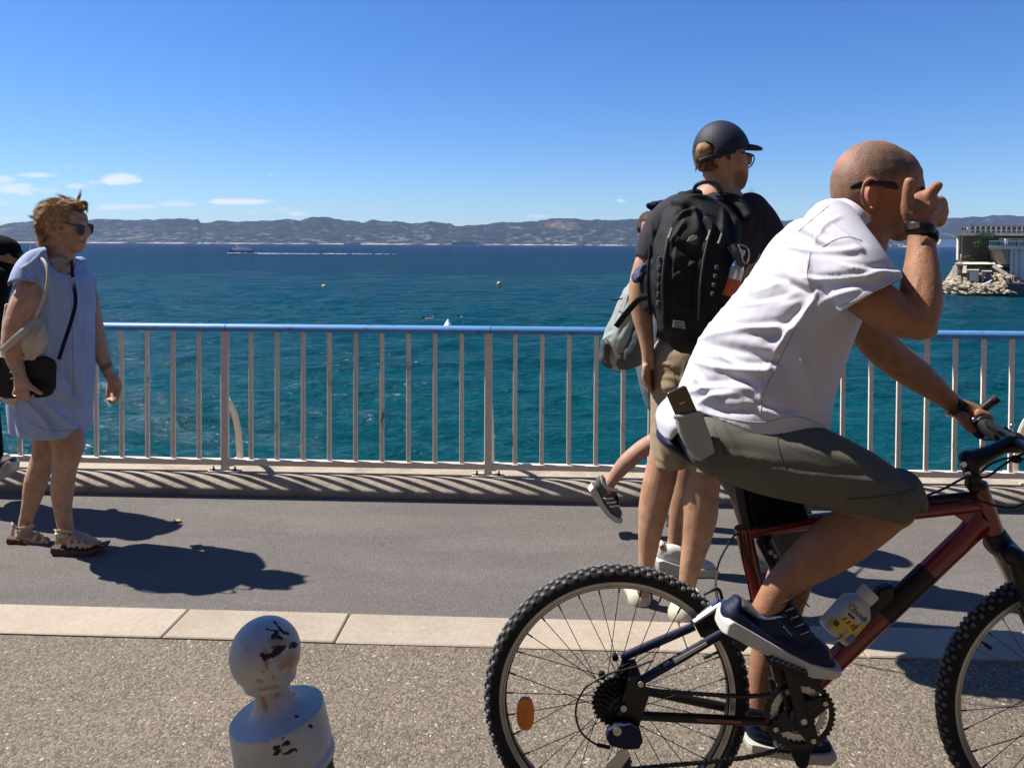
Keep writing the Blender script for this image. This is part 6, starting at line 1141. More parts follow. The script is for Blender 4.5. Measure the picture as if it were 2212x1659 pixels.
g = G(); g.tube(crom([tuple(P(*p)) for p in ((1612, 330, DM + .035), (1628, 337, DM + .045), (1627, 352, DM + .05), (1616, 363, DM + .05), (1610, 352, DM + .045))], 4), .0026, n=8, closed=True); g.obj('lens_frame', M['black'], gs); g = G(); g.prism([P(*p) for p in ((1611, 333, DM + .042), (1625, 339, DM + .048), (1624, 352, DM + .052), (1615, 360, DM + .052), (1609, 352, DM + .046))], (0, 1, 0), .002); g.obj('lens', M['lensg'], gs, False)
# t-shirt
t_ = Fig(DM)
t_.T([(1500, 745, 0, 86, .125), (1515, 660, 0, 92, .13), (1530, 560, 0, 108, .135), (1545, 490, 0, 112, .13), (1552, 445, 0, 78, .10), (1554, 418, 0, 44, .075)], k=5, n=40, cap=('open', 'flat'))
t_.T([(1470, 462, 0, 44, .09), (1440, 482, 0, 42, .082), (1415, 524, 0, 37, .07), (1399, 564, 0, 31, .062)], k=4, cap=('round', 'open')); t_.T([(1620, 455, 0, 40, .08), (1652, 490, 0, 36, .072), (1672, 540, .01, 32, .064), (1676, 585, .02, 30, .06)], k=4, cap=('round', 'open'))
t_.mesh('t_shirt', M['tee'], mc, .006, 3, folds([(1405, 480, 1420, 560, 8, .006, 0), (1430, 470, 1440, 540, 6, -.005, 0), (1640, 460, 1630, 520, 5, .008, 4), (1652, 470, 1650, 530, 4, .006, 2), (1420, 735, 1480, 760, 6, .006, 0), (1412, 700, 1440, 740, 6, -.006, 0)], .0028, 18, 2))
# khaki shorts
k2 = Fig(DM); k2.T([(1485, 775, 0, 80, .12), (1490, 850, 0, 82, .125), (1492, 880, 0, 80, .12)], k=4, n=36)
k2.T([(1450, 830, 0, 44, .11), (1447, 900, 0, 42, .10), (1446, 960, 0, 41, .095), (1447, 1005, 0, 41, .09)], k=4, cap=('round', 'open'), n=28); k2.T([(1530, 840, -.03, 50, .10), (1528, 920, -.05, 46, .095), (1524, 1014, -.06, 42, .09)], k=4, cap=('round', 'open'), n=28)
ko_ = k2.mesh('shorts', M['khaki'], mc, .006, 3, folds([(1418, 784, 1452, 790, 2.5, .006, 3), (1418, 792, 1452, 799, 2.5, -.005, 3), (1412, 815, 1470, 822, 6, .005, 4), (1412, 860, 1460, 850, 7, -.006, 3), (1415, 900, 1465, 915, 6, .006, 3), (1412, 930, 1450, 960, 6, .006, -3), (1407, 985, 1450, 1008, 2.5, -.004, -3), (1420, 950, 1440, 1000, 6, .006, 0), (1489, 1005, 1530, 1022, 2.5, -.004, 0), (1480, 790, 1470, 860, 7, .005, 0), (1440, 960, 1470, 985, 5, -.005, 0)], .003, 20, 4))
for q in ([(1412, 783), (1432, 792), (1455, 793)], [(1412, 787), (1432, 796), (1455, 797)], [(1408, 985), (1430, 1000), (1452, 1004)], [(1415, 850), (1440, 846), (1470, 850)], [(1455, 790), (1458, 850), (1456, 930), (1458, 995)]): seam(ko_, q, M['tan'], .0012)
g = G(); g.prism([P(1415, 782, DM - .115), P(1455, 788, DM - .12), P(1455, 800, DM - .12), P(1417, 797, DM - .115)], (0, 1, 0), .006); 
def heelshoe(D, cx, by, w, h, toe, m, parent, lab=None):   # shoe seen from behind; toe points away
    u = Fig(D); u.T([(cx, by - h * .45, 0, w * .92, .05), (cx + toe * .5, by - h * .45, .10, w * .9, .06), (cx + toe, by - h * .36, .20, w * .8, .04)], k=4); u.T([(cx, by - h * .55, 0, w * .8, .03), (cx + 1, by - h * 1.0, .015, w * .78, .035)], k=3)
    o_ = u.mesh('shoe', m, parent, .005, 2)
    g = G(); pr = []; k = D / FPX
    for a_ in np.linspace(0, 2 * math.pi, 30, endpoint=False):
        yy_ = .09 * (1 - math.cos(a_)) * 1.35; wd = w * k * 1.02 * (math.sin(a_)) * (1.05 if yy_ > .12 else .95); pr.append((wd, yy_))
    c = P(cx, by, D); c.z = max(c.z, .001); tx = toe * k / .24
    g.rings([[c + Vector((wd * s_ + tx * yy_, -.03 + yy_, z_)) for wd, yy_ in pr] for z_, s_ in ((0, .97), (.004, 1.0), (.020, 1.0), (.024, .96))]); g.obj('sole', M['white_rubber'], o_, True, 40); return o_
heelshoe(2.985, 1380, 1308, 27, 34, 6, M['shoe_beige'], mc); heelshoe(2.865, 1470, 1343, 29, 38, 48, M['shoe_beige'], mc)
for x_ in (1386, 1480): pass
# ---------------------------------------------------------------- backpack
bpk = root('backpack', P(1500, 740, 2.78), 'black backpack with zips and side pockets on the back of the man in the cap', 'backpack')
p_ = Fig(2.76)
p_.T([(1496, 722, 0, 58, .07), (1493, 692, 0, 76, .09), (1494, 640, -.01, 88, .115), (1500, 570, -.01, 92, .12), (1510, 515, 0, 90, .11), (1522, 475, .03, 84, .08), (1530, 452, .06, 76, .05)], cap=('round', 'flat'), k=5, n=40)
p_.T([(1455, 690, -.05, 40, .06), (1458, 600, -.06, 48, .07), (1478, 520, -.05, 46, .06)], k=4); p_.T([(1530, 690, -.05, 40, .06), (1535, 600, -.06, 40, .07), (1545, 530, -.04, 34, .06)], k=4)
p_.T([(1404, 660, .02, 16, .04), (1400, 610, .03, 18, .045), (1404, 570, .03, 10, .04)], k=4); p_.T([(1590, 650, .02, 20, .05), (1586, 590, .02, 18, .05)], k=4)
p_.T([(1440, 470, .02, 14, .03), (1470, 434, .06, 15, .03), (1506, 422, .10, 14, .03)], k=4); p_.T([(1560, 428, .1, 13, .02), (1596, 440, .06, 13, .02), (1614, 468, .03, 10, .02)], k=4)
pf = [(1446, 505, 1436, 700, 3, .012, -6), (1458, 510, 1447, 690, 3, -.008, -6), (1530, 510, 1505, 690, 3, .010, -8), (1518, 520, 1496, 680, 3, -.008, -6), (1465, 470, 1510, 455, 7, .012, 6), (1450, 520, 1478, 480, 6, .010, 0), (1500, 450, 1510, 500, 8, .010, 0), (1520, 470, 1540, 500, 8, .012, 4), (1460, 530, 1510, 560, 9, -.012, 0), (1455, 600, 1520, 560, 7, .007, 4), (1452, 640, 1500, 600, 7, .006, 4), (1560, 460, 1556, 540, 6, .012, 0), (1575, 450, 1580, 520, 6, -.010, 0), (1490, 425, 1560, 440, 6, .010, 3), (1445, 560, 1470, 590, 5, -.008, 0), (1460, 660, 1500, 670, 5, .006, 0), (1545, 560, 1560, 690, 8, -.010, 0), (1430, 440, 1500, 450, 5, -.009, 0), (1408, 530, 1420, 700, 4, -.012, 0), (1470, 690, 1420, 720, 6, .007, 0)]
p_.mesh('pack_body', M['pack'], bpk, .0055, 2, folds([(*c[:4], c[4], c[5] * 1.35, *c[6:]) for c in pf], .0055, 20, 6))
def strapr(name, pts, w, th, m, par, D=0): 
    g = G(); q = crom([tuple(P(*p)) for p in pts], 5); g.tube(q, [(w, th)] * len(q), n=8); return g.obj(name, m, par, True, 50)
strapr('grab_handle', [(1500, 420, 2.84), (1502, 404, 2.82), (1516, 395, 2.80), (1535, 394, 2.80), (1552, 401, 2.81), (1562, 420, 2.84)], .0075, .003, M['pack_grey'], bpk)
for (x, y) in ((1448, 500), (1531, 505), (1556, 512)): g = G(); g.tube([P(x + 3, y - 8, 2.60), P(x - 2, y + 8, 2.60), P(x - 5, y + 14, 2.60)], .0035, n=6); g.obj('zip_pull', M['gold'], bpk)
strapr('zip', [(1444, 510, 2.610), (1435, 560, 2.595), (1430, 620, 2.60), (1432, 680, 2.63)], .004, .003, M['pack_grey'], bpk); strapr('zip', [(1530, 515, 2.61), (1520, 560, 2.60), (1512, 620, 2.60), (1508, 690, 2.635)], .004, .003, M['pack_grey'], bpk)
g = G(); g.prism([P(x, y, 2.588) for x, y in ((1484, 522), (1490, 512), (1498, 508), (1506, 509), (1505, 516), (1494, 521))], (0, 1, 0), .003); g.obj('embroidered_patch', M['cream'], bpk, False)
g = G(); g.prism([P(x, y, 2.625) for x, y in ((1455, 692), (1478, 694), (1481, 711), (1453, 707))], (0, 1, 0), .003); lb = g.obj('label_patch', M['greypack'], bpk, False)
for (x0, y0, x1, y1) in ((1459, 696, 1472, 697.5), (1458, 701, 1466, 702), (1462, 705, 1474, 706.5)): g = G(); g.prism([P(x0, y0, 2.6225), P(x1, y0 + .8, 2.6225), P(x1, y1 + .8, 2.6225), P(x0, y1, 2.6225)], (0, 1, 0), .001); g.obj('label_print', M['black'], lb, False)
for k in range(6): g = G(); g.box(P(1425 - k * .6, 560 + k * 19, 2.66), (.006, .006, .009), bev=.002); g.obj('webbing_loop', M['pack_grey'], bpk)
for k in range(4): g = G(); g.box(P(1548 - k * 3, 578 + k * 19, 2.60), (.006, .005, .007), bev=.002); g.obj('webbing_loop', M['pack_grey'], bpk)
strapr('hip_strap', [(1404, 640, 2.72), (1380, 648, 2.74), (1352, 678, 2.76), (1331, 706, 2.78)], .011, .003, M['pack'], bpk); strapr('side_strap', [(1405, 530, 2.70), (1400, 600, 2.68), (1405, 680, 2.70)], .006, .003, M['pack'], bpk); strapr('bottle_strap', [(1578, 530, 2.64), (1590, 550, 2.63), (1606, 576, 2.63)], .014, .003, M['pack_grey'], bpk)
cp = Fig(2.80); cp.T([(1376, 600, 0, 12, .03), (1388, 588, 0, 16, .03), (1400, 582, 0, 12, .03)]); cp.T([(1374, 606, -.02, 5, .01), (1392, 574, -.03, 5, .01), (1402, 586, -.02, 6, .01)]); tag(cp.mesh('patterned_cloth', mat('navy_white_cloth', (.04, .05, .13), .8, var=.9, vs=60), None, .004, 1, folds([(1376, 600, 1400, 580, 3, .006, 0), (1384, 606, 1404, 592, 3, -.006, 0)], .004, 60, 1)), 'navy and white cloth stuffed in the left side pocket of the black backpack', 'cloth')
cp = Fig(3.02); cp.T([(1402, 444, 0, 6, .02), (1415, 442, 0, 8, .03), (1432, 438, 0, 6, .03)]); cp.T([(1405, 446, 0, 5, .01), (1412, 458, 0, 5, .01)]); tag(cp.mesh('navy_ribbon', M['strapnavy'], None, .004, 1, folds([(1400, 440, 1430, 450, 3, .006, 0)], .004, 60, 1)), 'small navy ruffle of cloth at the left shoulder of the man in the cap', 'ribbon')
sb = root('steel_bottle', P(1580, 640, 2.66), 'steel drinking bottle with orange base strapped to the right side of the backpack', 'bottle')
ax_ = (P(1592, 555, 2.655) - P(1574, 625, 2.655)).normalized(); a_ = Vector((0, 1, 0)).cross(ax_).normalized(); k_ = 2.655 / FPX
g = G(); g.lathe(P(1574, 640, 2.655), [(18 * k_, 0), (19 * k_, 3 * k_), (19 * k_, 38 * k_)], (a_, Vector((0, 1, 0)), ax_), 28); g.obj('orange_base', mat('orange_plastic', (.55, .09, .01), .45), sb)
g = G(); g.lathe(P(1574, 640, 2.655), [(18.6 * k_, 38 * k_), (18.6 * k_, 58 * k_), (16 * k_, 70 * k_), (10 * k_, 80 * k_), (9 * k_, 92 * k_), (11 * k_, 93 * k_), (11 * k_, 104 * k_)], (a_, Vector((0, 1, 0)), ax_), 28); g.obj('steel_body', M['steel'], sb)
g = G(); g.tube(crom([tuple(P(*p)) for p in ((1594, 528, 2.63), (1608, 532, 2.63), (1617, 540, 2.63), (1617, 560, 2.63), (1610, 570, 2.63), (1603, 560, 2.63), (1602, 545, 2.63))], 4), .0032, n=8, closed=True); tag(g.obj('carabiner', M['steel'], None), 'steel carabiner clipped above the bottle on the black backpack', 'carabiner')
# ---------------------------------------------------------------- hidden walker with white sneakers (in front of the man in the cap)
wd = root('person', P(1480, 1240, 3.25), 'walker in white sneakers with tan heel tabs, mostly hidden behind the man in the cap', 'person')
b = Fig(3.27)
b.E(1585, 500, .0, 34, 44, .075); b.T([(1580, 560, 0, 24, .05), (1583, 520, 0, 24, .05)]); b.T([(1560, 600, 0, 60, .09), (1555, 700, 0, 60, .1), (1550, 820, 0, 62, .1)]); b.T([(1515, 600, .12, 20, .04), (1505, 700, .12, 18, .03), (1512, 780, .1, 14, .025)])
b.T([(1530, 820, 0, 40, .07), (1500, 960, 0, 34, .06), (1482, 1030, 0, 27, .045), (1474, 1080, 0, 26, .045), (1463, 1130, 0, 19, .032), (1457, 1165, 0, 15, .028), (1452, 1195, 0, 17, .03)])
b.T([(1570, 820, 0, 40, .07), (1590, 960, 0, 34, .06), (1600, 1060, 0, 26, .045), (1615, 1130, 0, 20, .035), (1628, 1190, 0, 15, .028)])
b.mesh('body', M['skin'], wd, .007, 3, None, skincol((.33, .17, .10)))
c_ = Fig(3.27); c_.T([(1560, 590, 0, 66, .10), (1552, 700, 0, 66, .11), (1550, 830, 0, 72, .12), (1548, 900, 0, 78, .12)], cap=('round', 'flat')); c_.mesh('dress', M['cream'], wd, .009, 3, folds([], .004, 15, 1))
shoe(3.25, wd, [(1415, 1222), (1414, 1204), (1425, 1202), (1460, 1212), (1500, 1220), (1545, 1222), (1548, 1234), (1535, 1244), (1490, 1242), (1450, 1236), (1420, 1230)], [[(1436, 1196, 0, 20, .033), (1465, 1206, 0, 21, .036), (1500, 1216, 0, 18, .04), (1532, 1226, 0, 13, .035)], [(1428, 1176, 0, 9, .024), (1434, 1196, 0, 18, .03), (1452, 1190, 0, 17, .03), (1472, 1192, 0, 16, .03)], [(1462, 1190, 0, 16, .03), (1492, 1206, 0, 16, .033)]], M['white_rubber'], M['shoe_white'])
g = G(); g.prism([P(x, y, 3.212) for x, y in ((1424, 1180), (1432, 1176), (1438, 1190), (1428, 1188))], (0, 1, 0), .003); g.obj('heel_tab', M['tan'], wd, False)
shoe(3.30, wd, [(1612, 1222), (1612, 1206), (1650, 1210), (1700, 1216), (1722, 1222), (1716, 1232), (1660, 1232), (1620, 1230)], [[(1632, 1196, 0, 18, .033), (1665, 1206, 0, 18, .036), (1705, 1218, 0, 12, .035)]], M['white_rubber'], M['shoe_white'])
sp_l = []; cl_l = []
for _ in range(420):
    a = random.uniform(0, 6.28); p0 = np.array(P(1590 + 30 * math.cos(a), 490 + 38 * math.sin(a) * .8, 3.27 + random.uniform(-.07, .07))); up = random.random() < .35
    e = np.array(P(random.gauss(1624, 5) if up else 1560 + random.gauss(0, 15), random.gauss(418, 7) if up else 560 + random.gauss(0, 14), 3.25)); mid = (p0 + e) / 2 + rng.normal(0, .012, 3); sp_l.append(([p0, mid, e], .0006 if up else .0012)); cl_l.append((.16, .10, .06))
strands('hair', M['hair'], wd, sp_l, cl_l); hc = Fig(3.27); hc.E(1582, 492, .01, 37, 42, .085); hc.mesh('hair_mass', M['hair'], wd, .006, 2, None, (.12, .07, .04))
# ---------------------------------------------------------------- walker with grey backpack, leg kicked back
DC = 3.70
wc = root('person', P(1500, 1155, DC), 'walker with dark hair bun and one grey striped sneaker kicked back', 'person')
b = Fig(DC)
b.E(1400, 492, 0, 22, 30, .075); b.T([(1420, 560, 0, 16, .045), (1412, 520, 0, 15, .045)]); b.T([(1432, 590, 0, 38, .09), (1430, 700, 0, 38, .1), (1425, 800, 0, 42, .1)]); b.T([(1450, 590, -.12, 14, .035), (1462, 680, -.12, 12, .03), (1480, 740, -.1, 10, .025)])
b.T([(1420, 800, 0, 34, .06), (1432, 870, 0, 28, .055), (1436, 935, 0, 24, .048), (1425, 950, 0, 22, .045), (1390, 968, 0, 19, .044), (1352, 1000, 0, 18, .04), (1327, 1030, 0, 14, .03), (1312, 1052, 0, 14, .03), (1312, 1075, 0, 14, .03)])
b.T([(1450, 800, .08, 34, .06), (1468, 900, .1, 26, .05), (1474, 960, .1, 20, .042), (1472, 1020, .1, 20, .042), (1466, 1080, .1, 15, .032), (1462, 1115, .1, 11, .026), (1460, 1135, .1, 12, .026)])
b.mesh('body', M['skin'], wc, .006, 3, None, skincol((.37, .21, .15)))
hb_ = Fig(DC); hb_.E(1387, 492, -.01, 13, 13, .03); hb_.E(1402, 486, .01, 25, 30, .085); hb_.mesh('hair', M['hair'], wc, .005, 1, lambda co, nr: co + nr * (.003 * nz3(co, 120, 1))[:, None], (.045, .025, .016))
c_ = Fig(DC); c_.T([(1432, 570, 0, 42, .10), (1430, 700, 0, 42, .11), (1425, 780, 0, 44, .11)]); c_.mesh('top', M['denim'], wc, .009, 3)
c_ = Fig(DC); c_.T([(1418, 790, 0, 46, .11), (1420, 830, 0, 38, .10), (1432, 880, 0, 33, .075)], cap=('round', 'open')); c_.T([(1440, 800, .06, 42, .09), (1468, 880, .08, 32, .075)], cap=('round', 'open')); c_.mesh('denim_shorts', M['denim'], wc, .007, 2, folds([], .003, 25, 1))
sk = shoe(DC, wc, [(1270, 1056), (1279, 1046), (1288, 1056), (1302, 1082), (1318, 1104), (1338, 1116), (1345, 1120), (1340, 1126), (1326, 1122), (1308, 1108), (1288, 1084)], [[(1296, 1048, 0, 15, .03), (1306, 1068, 0, 17, .034), (1320, 1090, 0, 15, .036), (1334, 1108, 0, 10, .03)], [(1298, 1038, 0, 11, .026), (1304, 1054, 0, 15, .03)], [(1318, 1066, 0, 14, .028), (1330, 1086, 0, 11, .03)]], M['white_rubber'], M['shoe_grey'], w=.04)
for k in range(3): g = G(); x_, y_ = 1303 + k * 6.5, 1076 + k * 8; g.prism([P(x_, y_, DC - .037), P(x_ + 22, y_ - 2, DC - .034), P(x_ + 22, y_ + 1.6, DC - .034), P(x_ + 2, y_ + 3.6, DC - .037)], (0, 1, 0), .006); g.obj('white_stripe', M['shoe_white'], sk, False)
g = G(); g.tube(crom([tuple(P(*p)) for p in ((1300, 1026, DC - .025), (1303, 1044, DC - .033), (1316, 1056, DC - .033), (1333, 1058, DC - .02))], 4), [(.008, .004)] * 13, n=8); g.obj('white_collar', M['shoe_white'], sk); g = G(); g.tube([P(1332, 1070, DC - .03), P(1334, 1090, DC - .03)], .006, n=6); g.obj('lace', M['strapnavy'], sk)
shoe(DC + .1, wc, [(1434, 1146), (1434, 1138), (1460, 1142), (1500, 1148), (1548, 1148), (1554, 1152), (1550, 1159), (1500, 1160), (1450, 1154)], [[(1450, 1130, 0, 13, .03), (1480, 1138, 0, 13, .034), (1538, 1149, 0, 9, .032)], [(1446, 1116, 0, 9, .024), (1450, 1132, 0, 12, .028)]], M['white_rubber'], M['shoe_grey'], w=.038)
g = G(); g.tube([P(1438, 1112, DC + .07), P(1446, 1124, DC + .068), P(1455, 1130, DC + .07)], [(.012, .004)] * 3, n=8); g.obj('white_collar', M['shoe_white'], wc)
gb = root('grey_backpack', P(1340, 800, 3.5), 'pale and dark grey backpack hanging at the left behind the man in the cap', 'backpack')
p_ = Fig(3.5); p_.T([(1378, 612, 0, 16, .05), (1362, 650, 0, 24, .07), (1350, 695, 0, 32, .09), (1340, 735, 0, 38, .10), (1332, 765, 0, 36, .09)], k=4); p_.T([(1372, 640, .03, 30, .06), (1375, 700, .03, 30, .07)]); p_.mesh('pack_body', M['greypack'], gb, .006, 2, folds([(1370, 610, 1322, 720, 3, .008, 0), (1352, 650, 1316, 730, 4, -.008, 0), (1385, 640, 1340, 720, 4, -.006, 0), (1300, 735, 1322, 720, 4, .008, 0)], .003, 30, 2))
p_ = Fig(3.46); p_.T([(1385, 700, 0, 26, .06), (1372, 750, 0, 36, .08), (1350, 770, 0, 30, .07)]); p_.T([(1310, 745, 0, 14, .05), (1306, 775, 0, 12, .04), (1316, 788, 0, 9, .03)]); p_.mesh('lower_pocket', M['darkgreypack'], gb, .006, 2, folds([(1340, 745, 1350, 790, 4, -.008, 0), (1320, 750, 1330, 790, 3, .006, 0)], .004, 30, 2))
strapr('drawcord', [(1318, 645, 3.46), (1330, 648, 3.43), (1345, 645, 3.43)], .003, .002, M['strapnavy'], gb); strapr('strap', [(1300, 735, 3.42), (1306, 750, 3.40), (1312, 776, 3.40), (1306, 785, 3.41)], .008, .003, M['darkgreypack'], gb); strapr('strap', [(1316, 738, 3.40), (1328, 756, 3.39), (1334, 775, 3.39)], .005, .003, M['sandal'], gb); strapr('shoulder_strap', [(1372, 606, 3.45), (1385, 560, 3.6), (1415, 545, 3.75)], .016, .004, M['greypack'], gb)
# ---------------------------------------------------------------- person in black at the left edge
DE = 4.02
pe = root('person', P(-20, 1075, DE), 'person in black cap and hoodie bending over at the left edge behind the woman', 'person')
b = Fig(DE); b.E(4, 548, 0, 34, 36, .08); b.T([(20, 552, -.02, 14, .04), (30, 560, 0, 12, .03)]); b.T([(-40, 600, 0, 40, .1), (-60, 700, 0, 45, .12), (-75, 800, 0, 48, .12)]); b.T([(-20, 620, -.12, 20, .04), (-14, 660, -.12, 17, .035), (0, 690, .1, 13, .028), (12, 692, .15, 11, .02)]); [b.T([(8, 688 + q * 3, .13 + q * .015, 4.5, .009), (20, 688 + q * 3, .14 + q * .015, 4, .008), (24, 694 + q * 2, .14 + q * .015, 3.5, .008)]) for q in range(4)]
b.T([(-70, 800, 0, 34, .07), (-40, 900, .05, 28, .06), (-20, 960, .1, 20, .045), (-14, 995, .12, 15, .035)]); b.T([(-85, 800, 0, 34, .07), (-90, 930, 0, 28, .06), (-92, 1050, 0, 16, .04)]); b.mesh('body', M['skin'], pe, .007, 3, None, skincol((.30, .16, .10)))
c_ = Fig(DE); c_.E(-2, 536, 0, 42, 28, .10, 12); c_.T([(36, 548, 0, 10, .05), (52, 557, 0, 5, .05)]); c_.mesh('cap', M['blackcloth'], pe, .005, 2)
c_ = Fig(DE); c_.T([(10, 585, 0, 26, .11), (-22, 590, 0, 44, .15), (-45, 640, 0, 48, .17), (-60, 720, 0, 52, .17), (-72, 800, 0, 52, .16)], k=4); c_.T([(-14, 600, -.13, 30, .06), (-12, 650, -.13, 22, .05), (-10, 684, -.05, 18, .045)]); c_.mesh('hoodie', M['blackcloth'], pe, .007, 2, folds([(0, 590, 20, 640, 4, .01, 0), (-10, 600, 5, 680, 5, -.01, 0)], .004, 18, 2))
c_ = Fig(DE); c_.T([(-68, 790, 0, 44, .10), (-40, 900, .05, 36, .08), (-20, 980, .1, 24, .06)]); c_.T([(-84, 800, 0, 40, .10), (-90, 930, 0, 34, .08), (-92, 1050, 0, 24, .06)]); c_.mesh('trousers', M['blackcloth'], pe, .008, 2)
shoe(4.22, pe, [(-55, 1018), (-54, 1006), (-20, 1016), (10, 1008), (28, 992), (36, 1000), (34, 1016), (22, 1028), (0, 1036), (-30, 1034)], [[(-36, 1002, 0, 18, .033), (-10, 1002, 0, 18, .04), (12, 1000, 0, 14, .04), (24, 994, 0, 9, .035)]], M['white_rubber'], mat('plum_canvas', (.06, .035, .05), .8), w=.042)
g = G(); g.box(P(4, 712, 4.10), (.02, .02, .035), bev=.008); tag(g.obj('red_bag', M['red_cloth'], None), 'small red item seen at the handrail at the far left edge', 'bag')
# ---------------------------------------------------------------- woman in blue dress
DW = 3.49
wm = root('person', P(120, 1190, DW), 'older woman in a light blue dress and sunglasses walking right, carrying bags', 'person')
b = Fig(DW)
b.E(134, 478, 0, 46, 42, .078); b.E(152, 482, 0, 35, 38, .07); b.T([(150, 505, 0, 33, .06), (160, 522, 0, 26, .048), (167, 533, 0, 14, .03)]); b.T([(172, 470, 0, 13, .045), (176, 500, 0, 13, .04), (172, 525, 0, 12, .03), (168, 538, 0, 9, .024)])
b.T([(183, 483, 0, 4, .009), (188, 496, 0, 5.4, .010), (191.5, 506, 0, 5.6, .013), (185, 511, 0, 5, .015)], k=4); b.T([(177, 518, -.012, 3.6, .012), (178, 518.5, .012, 3.6, .012)]); b.T([(176, 526, -.01, 3.6, .011), (176, 526, .01, 3.6, .011)]); b.E(172, 535, 0, 9, 8, .02)
b.T([(126, 612, -.02, 40, .13), (124, 585, -.02, 38, .10), (124, 560, 0, 36, .062), (130, 525, 0, 32, .055)]); b.T([(119, 500, -.066, 3.5), (113, 494, -.072, 4), (113, 484, -.072, 4)]); b.E(119, 494, -.062, 7, 14, .008, 0)
b.T([(118, 620, 0, 54, .12), (124, 720, 0, 44, .10), (122, 830, 0, 44, .10)])
# near arm
b.T([(76, 606, -.12, 22, .045), (62, 645, -.15, 33, .056), (44, 690, -.17, 31, .055), (32, 735, -.18, 25, .047), (32, 775, -.185, 18, .036), (40, 800, -.19, 13.5, .026), (44, 815, -.19, 14, .02), (48, 832, -.19, 19, .018)])
for q, (xe, ye) in enumerate(((30, 852), (41, 861), (52, 864), (61, 860))): b.T([(38 + q * 7, 832, -.19, 7, .010), (34 + q * 8, 846, -.20 , 6, .009), (xe, ye, -.197, 5.2, .008)], k=4)
b.T([(56, 828, -.19, 8, .010), (70, 838, -.20, 6.5, .009), (82, 846, -.203, 5.5, .0085), (89, 850, -.203, 4.2, .008)], k=4)
# far arm
b.T([(176, 600, .15, 22, .05), (190, 650, .16, 22, .048), (201, 705, .16, 21, .045), (210, 745, .16, 20, .042), (226, 785, .16, 13.5, .028), (234, 805, .16, 11, .022), (246, 824, .16, 14.5, .018), (252, 842, .16, 13, .017)])
for q in range(4): b.T([(256 - q * 4, 846 + q * 1.5, .14 + q * .014, 5.6, .0085), (253 - q * 3, 860 + q, .13 + q * .014, 5.2, .008), (243 - q * 1.5, 869 - q * .5, .125 + q * .014, 4.6, .0075), (236 - q, 866 - q * 1.2, .13 + q * .014, 4.2, .007)], k=4)
b.T([(238, 828, .15, 6, .009), (234, 845, .145, 5, .008), (233, 856, .14, 4.2, .0075)])
# legs
b.T([(104, 880, .06, 22, .05), (98, 930, .08, 23, .05), (92, 990, .08, 23, .048), (78, 1040, .08, 24, .050), (67, 1085, .08, 18, .038), (56, 1125, .08, 14, .03), (52, 1150, .08, 15, .03)]); b.T([(48, 1156, .08, 13, .03), (80, 1166, .08, 12, .036), (112, 1178, .08, 8, .034)])
b.T([(140, 880, -.03, 24, .05), (143, 920, -.045, 29, .052), (145, 944, -.05, 36, .06), (146, 972, -.05, 32, .055), (139, 1015, -.05, 25, .05), (135, 1055, -.05, 23, .049), (136, 1100, -.05, 18, .038), (141, 1135, -.05, 16, .032), (141, 1155, -.05, 17, .031)])
b.T([(138, 1160, -.05, 16, .031), (170, 1164, -.05, 15, .036), (200, 1174, -.05, 9, .038)]);
for q in range(5): b.T([(198, 1174 + q * .6, -.085 + q * .017, 5.5, .009), (216 - q * 1.5, 1171 + q * 1.2, -.085 + q * .017, 5.2, .0085)], k=2)
b.mesh('body', M['skin'], wm, .0042, 3, folds([(20, 690, 45, 740, 5, .003, 0), (45, 640, 70, 640, 6, .002, 0), (160, 960, 180, 985, 5, .003, 0), (120, 960, 118, 1000, 6, .002, 0), (150, 505, 172, 516, 3, -.0015, 2), (140, 542, 166, 545, 3, -.002, 0), (125, 560, 150, 585, 3, .002, 0)], .0013, 38, 4), skincol((.46, .275, .185), [(178, 523, 9, 2.2, 8, (.20, .05, .035), .9), (178, 474, 10, 3, 15, (.16, .08, .05), .7), (165, 505, 12, 10, 0, (.36, .16, .10), .5), (140, 960, 45, 30, 0, (.34, .16, .09), .4), (242, 868, 12, 8, 0, (.55, .28, .22), .6)], .10))
# hair
hc = Fig(DW); hc.E(120, 470, .0, 40, 37, .088, -8); hc.T([(104, 490, 0, 24, .075), (104, 515, 0, 17, .06), (102, 535, 0, 9, .04)]); hc.T([(146, 444, 0, 14, .07), (162, 446, 0, 11, .05), (176, 452, .01, 7, .04)]); hc.E(128, 486, -.05, 14, 16, .03)
hc.mesh('hair', M['hair'], wm, .0045, 1, lambda co, nr: co + nr * (.006 * nz3(co * np.array([1, 1, 1.3]), 70, 3) + .003 * nz3(co, 170, 1))[:, None], skincol((.17, .085, .03), [(120, 455, 40, 18, -20, (.28, .155, .06), .8), (110, 505, 20, 30, 0, (.10, .05, .022), .7), (132, 490, 14, 14, 0, (.07, .035, .018), .8)], .45))
sp_l = []; cl_l = []
def hs_(x0, y0, z0, pts, w=.0012, tone=None):
    c0 = P(x0, y0, DW + z0); pl = [np.array(c0)] + [np.array(P(x, y, DW + z)) for x, y, z in pts]; k_ = tone or random.uniform(.5, 1.7); sp_l.append((pl, w)); cl_l.append((.36 * k_, .235 * k_, .115 * k_))
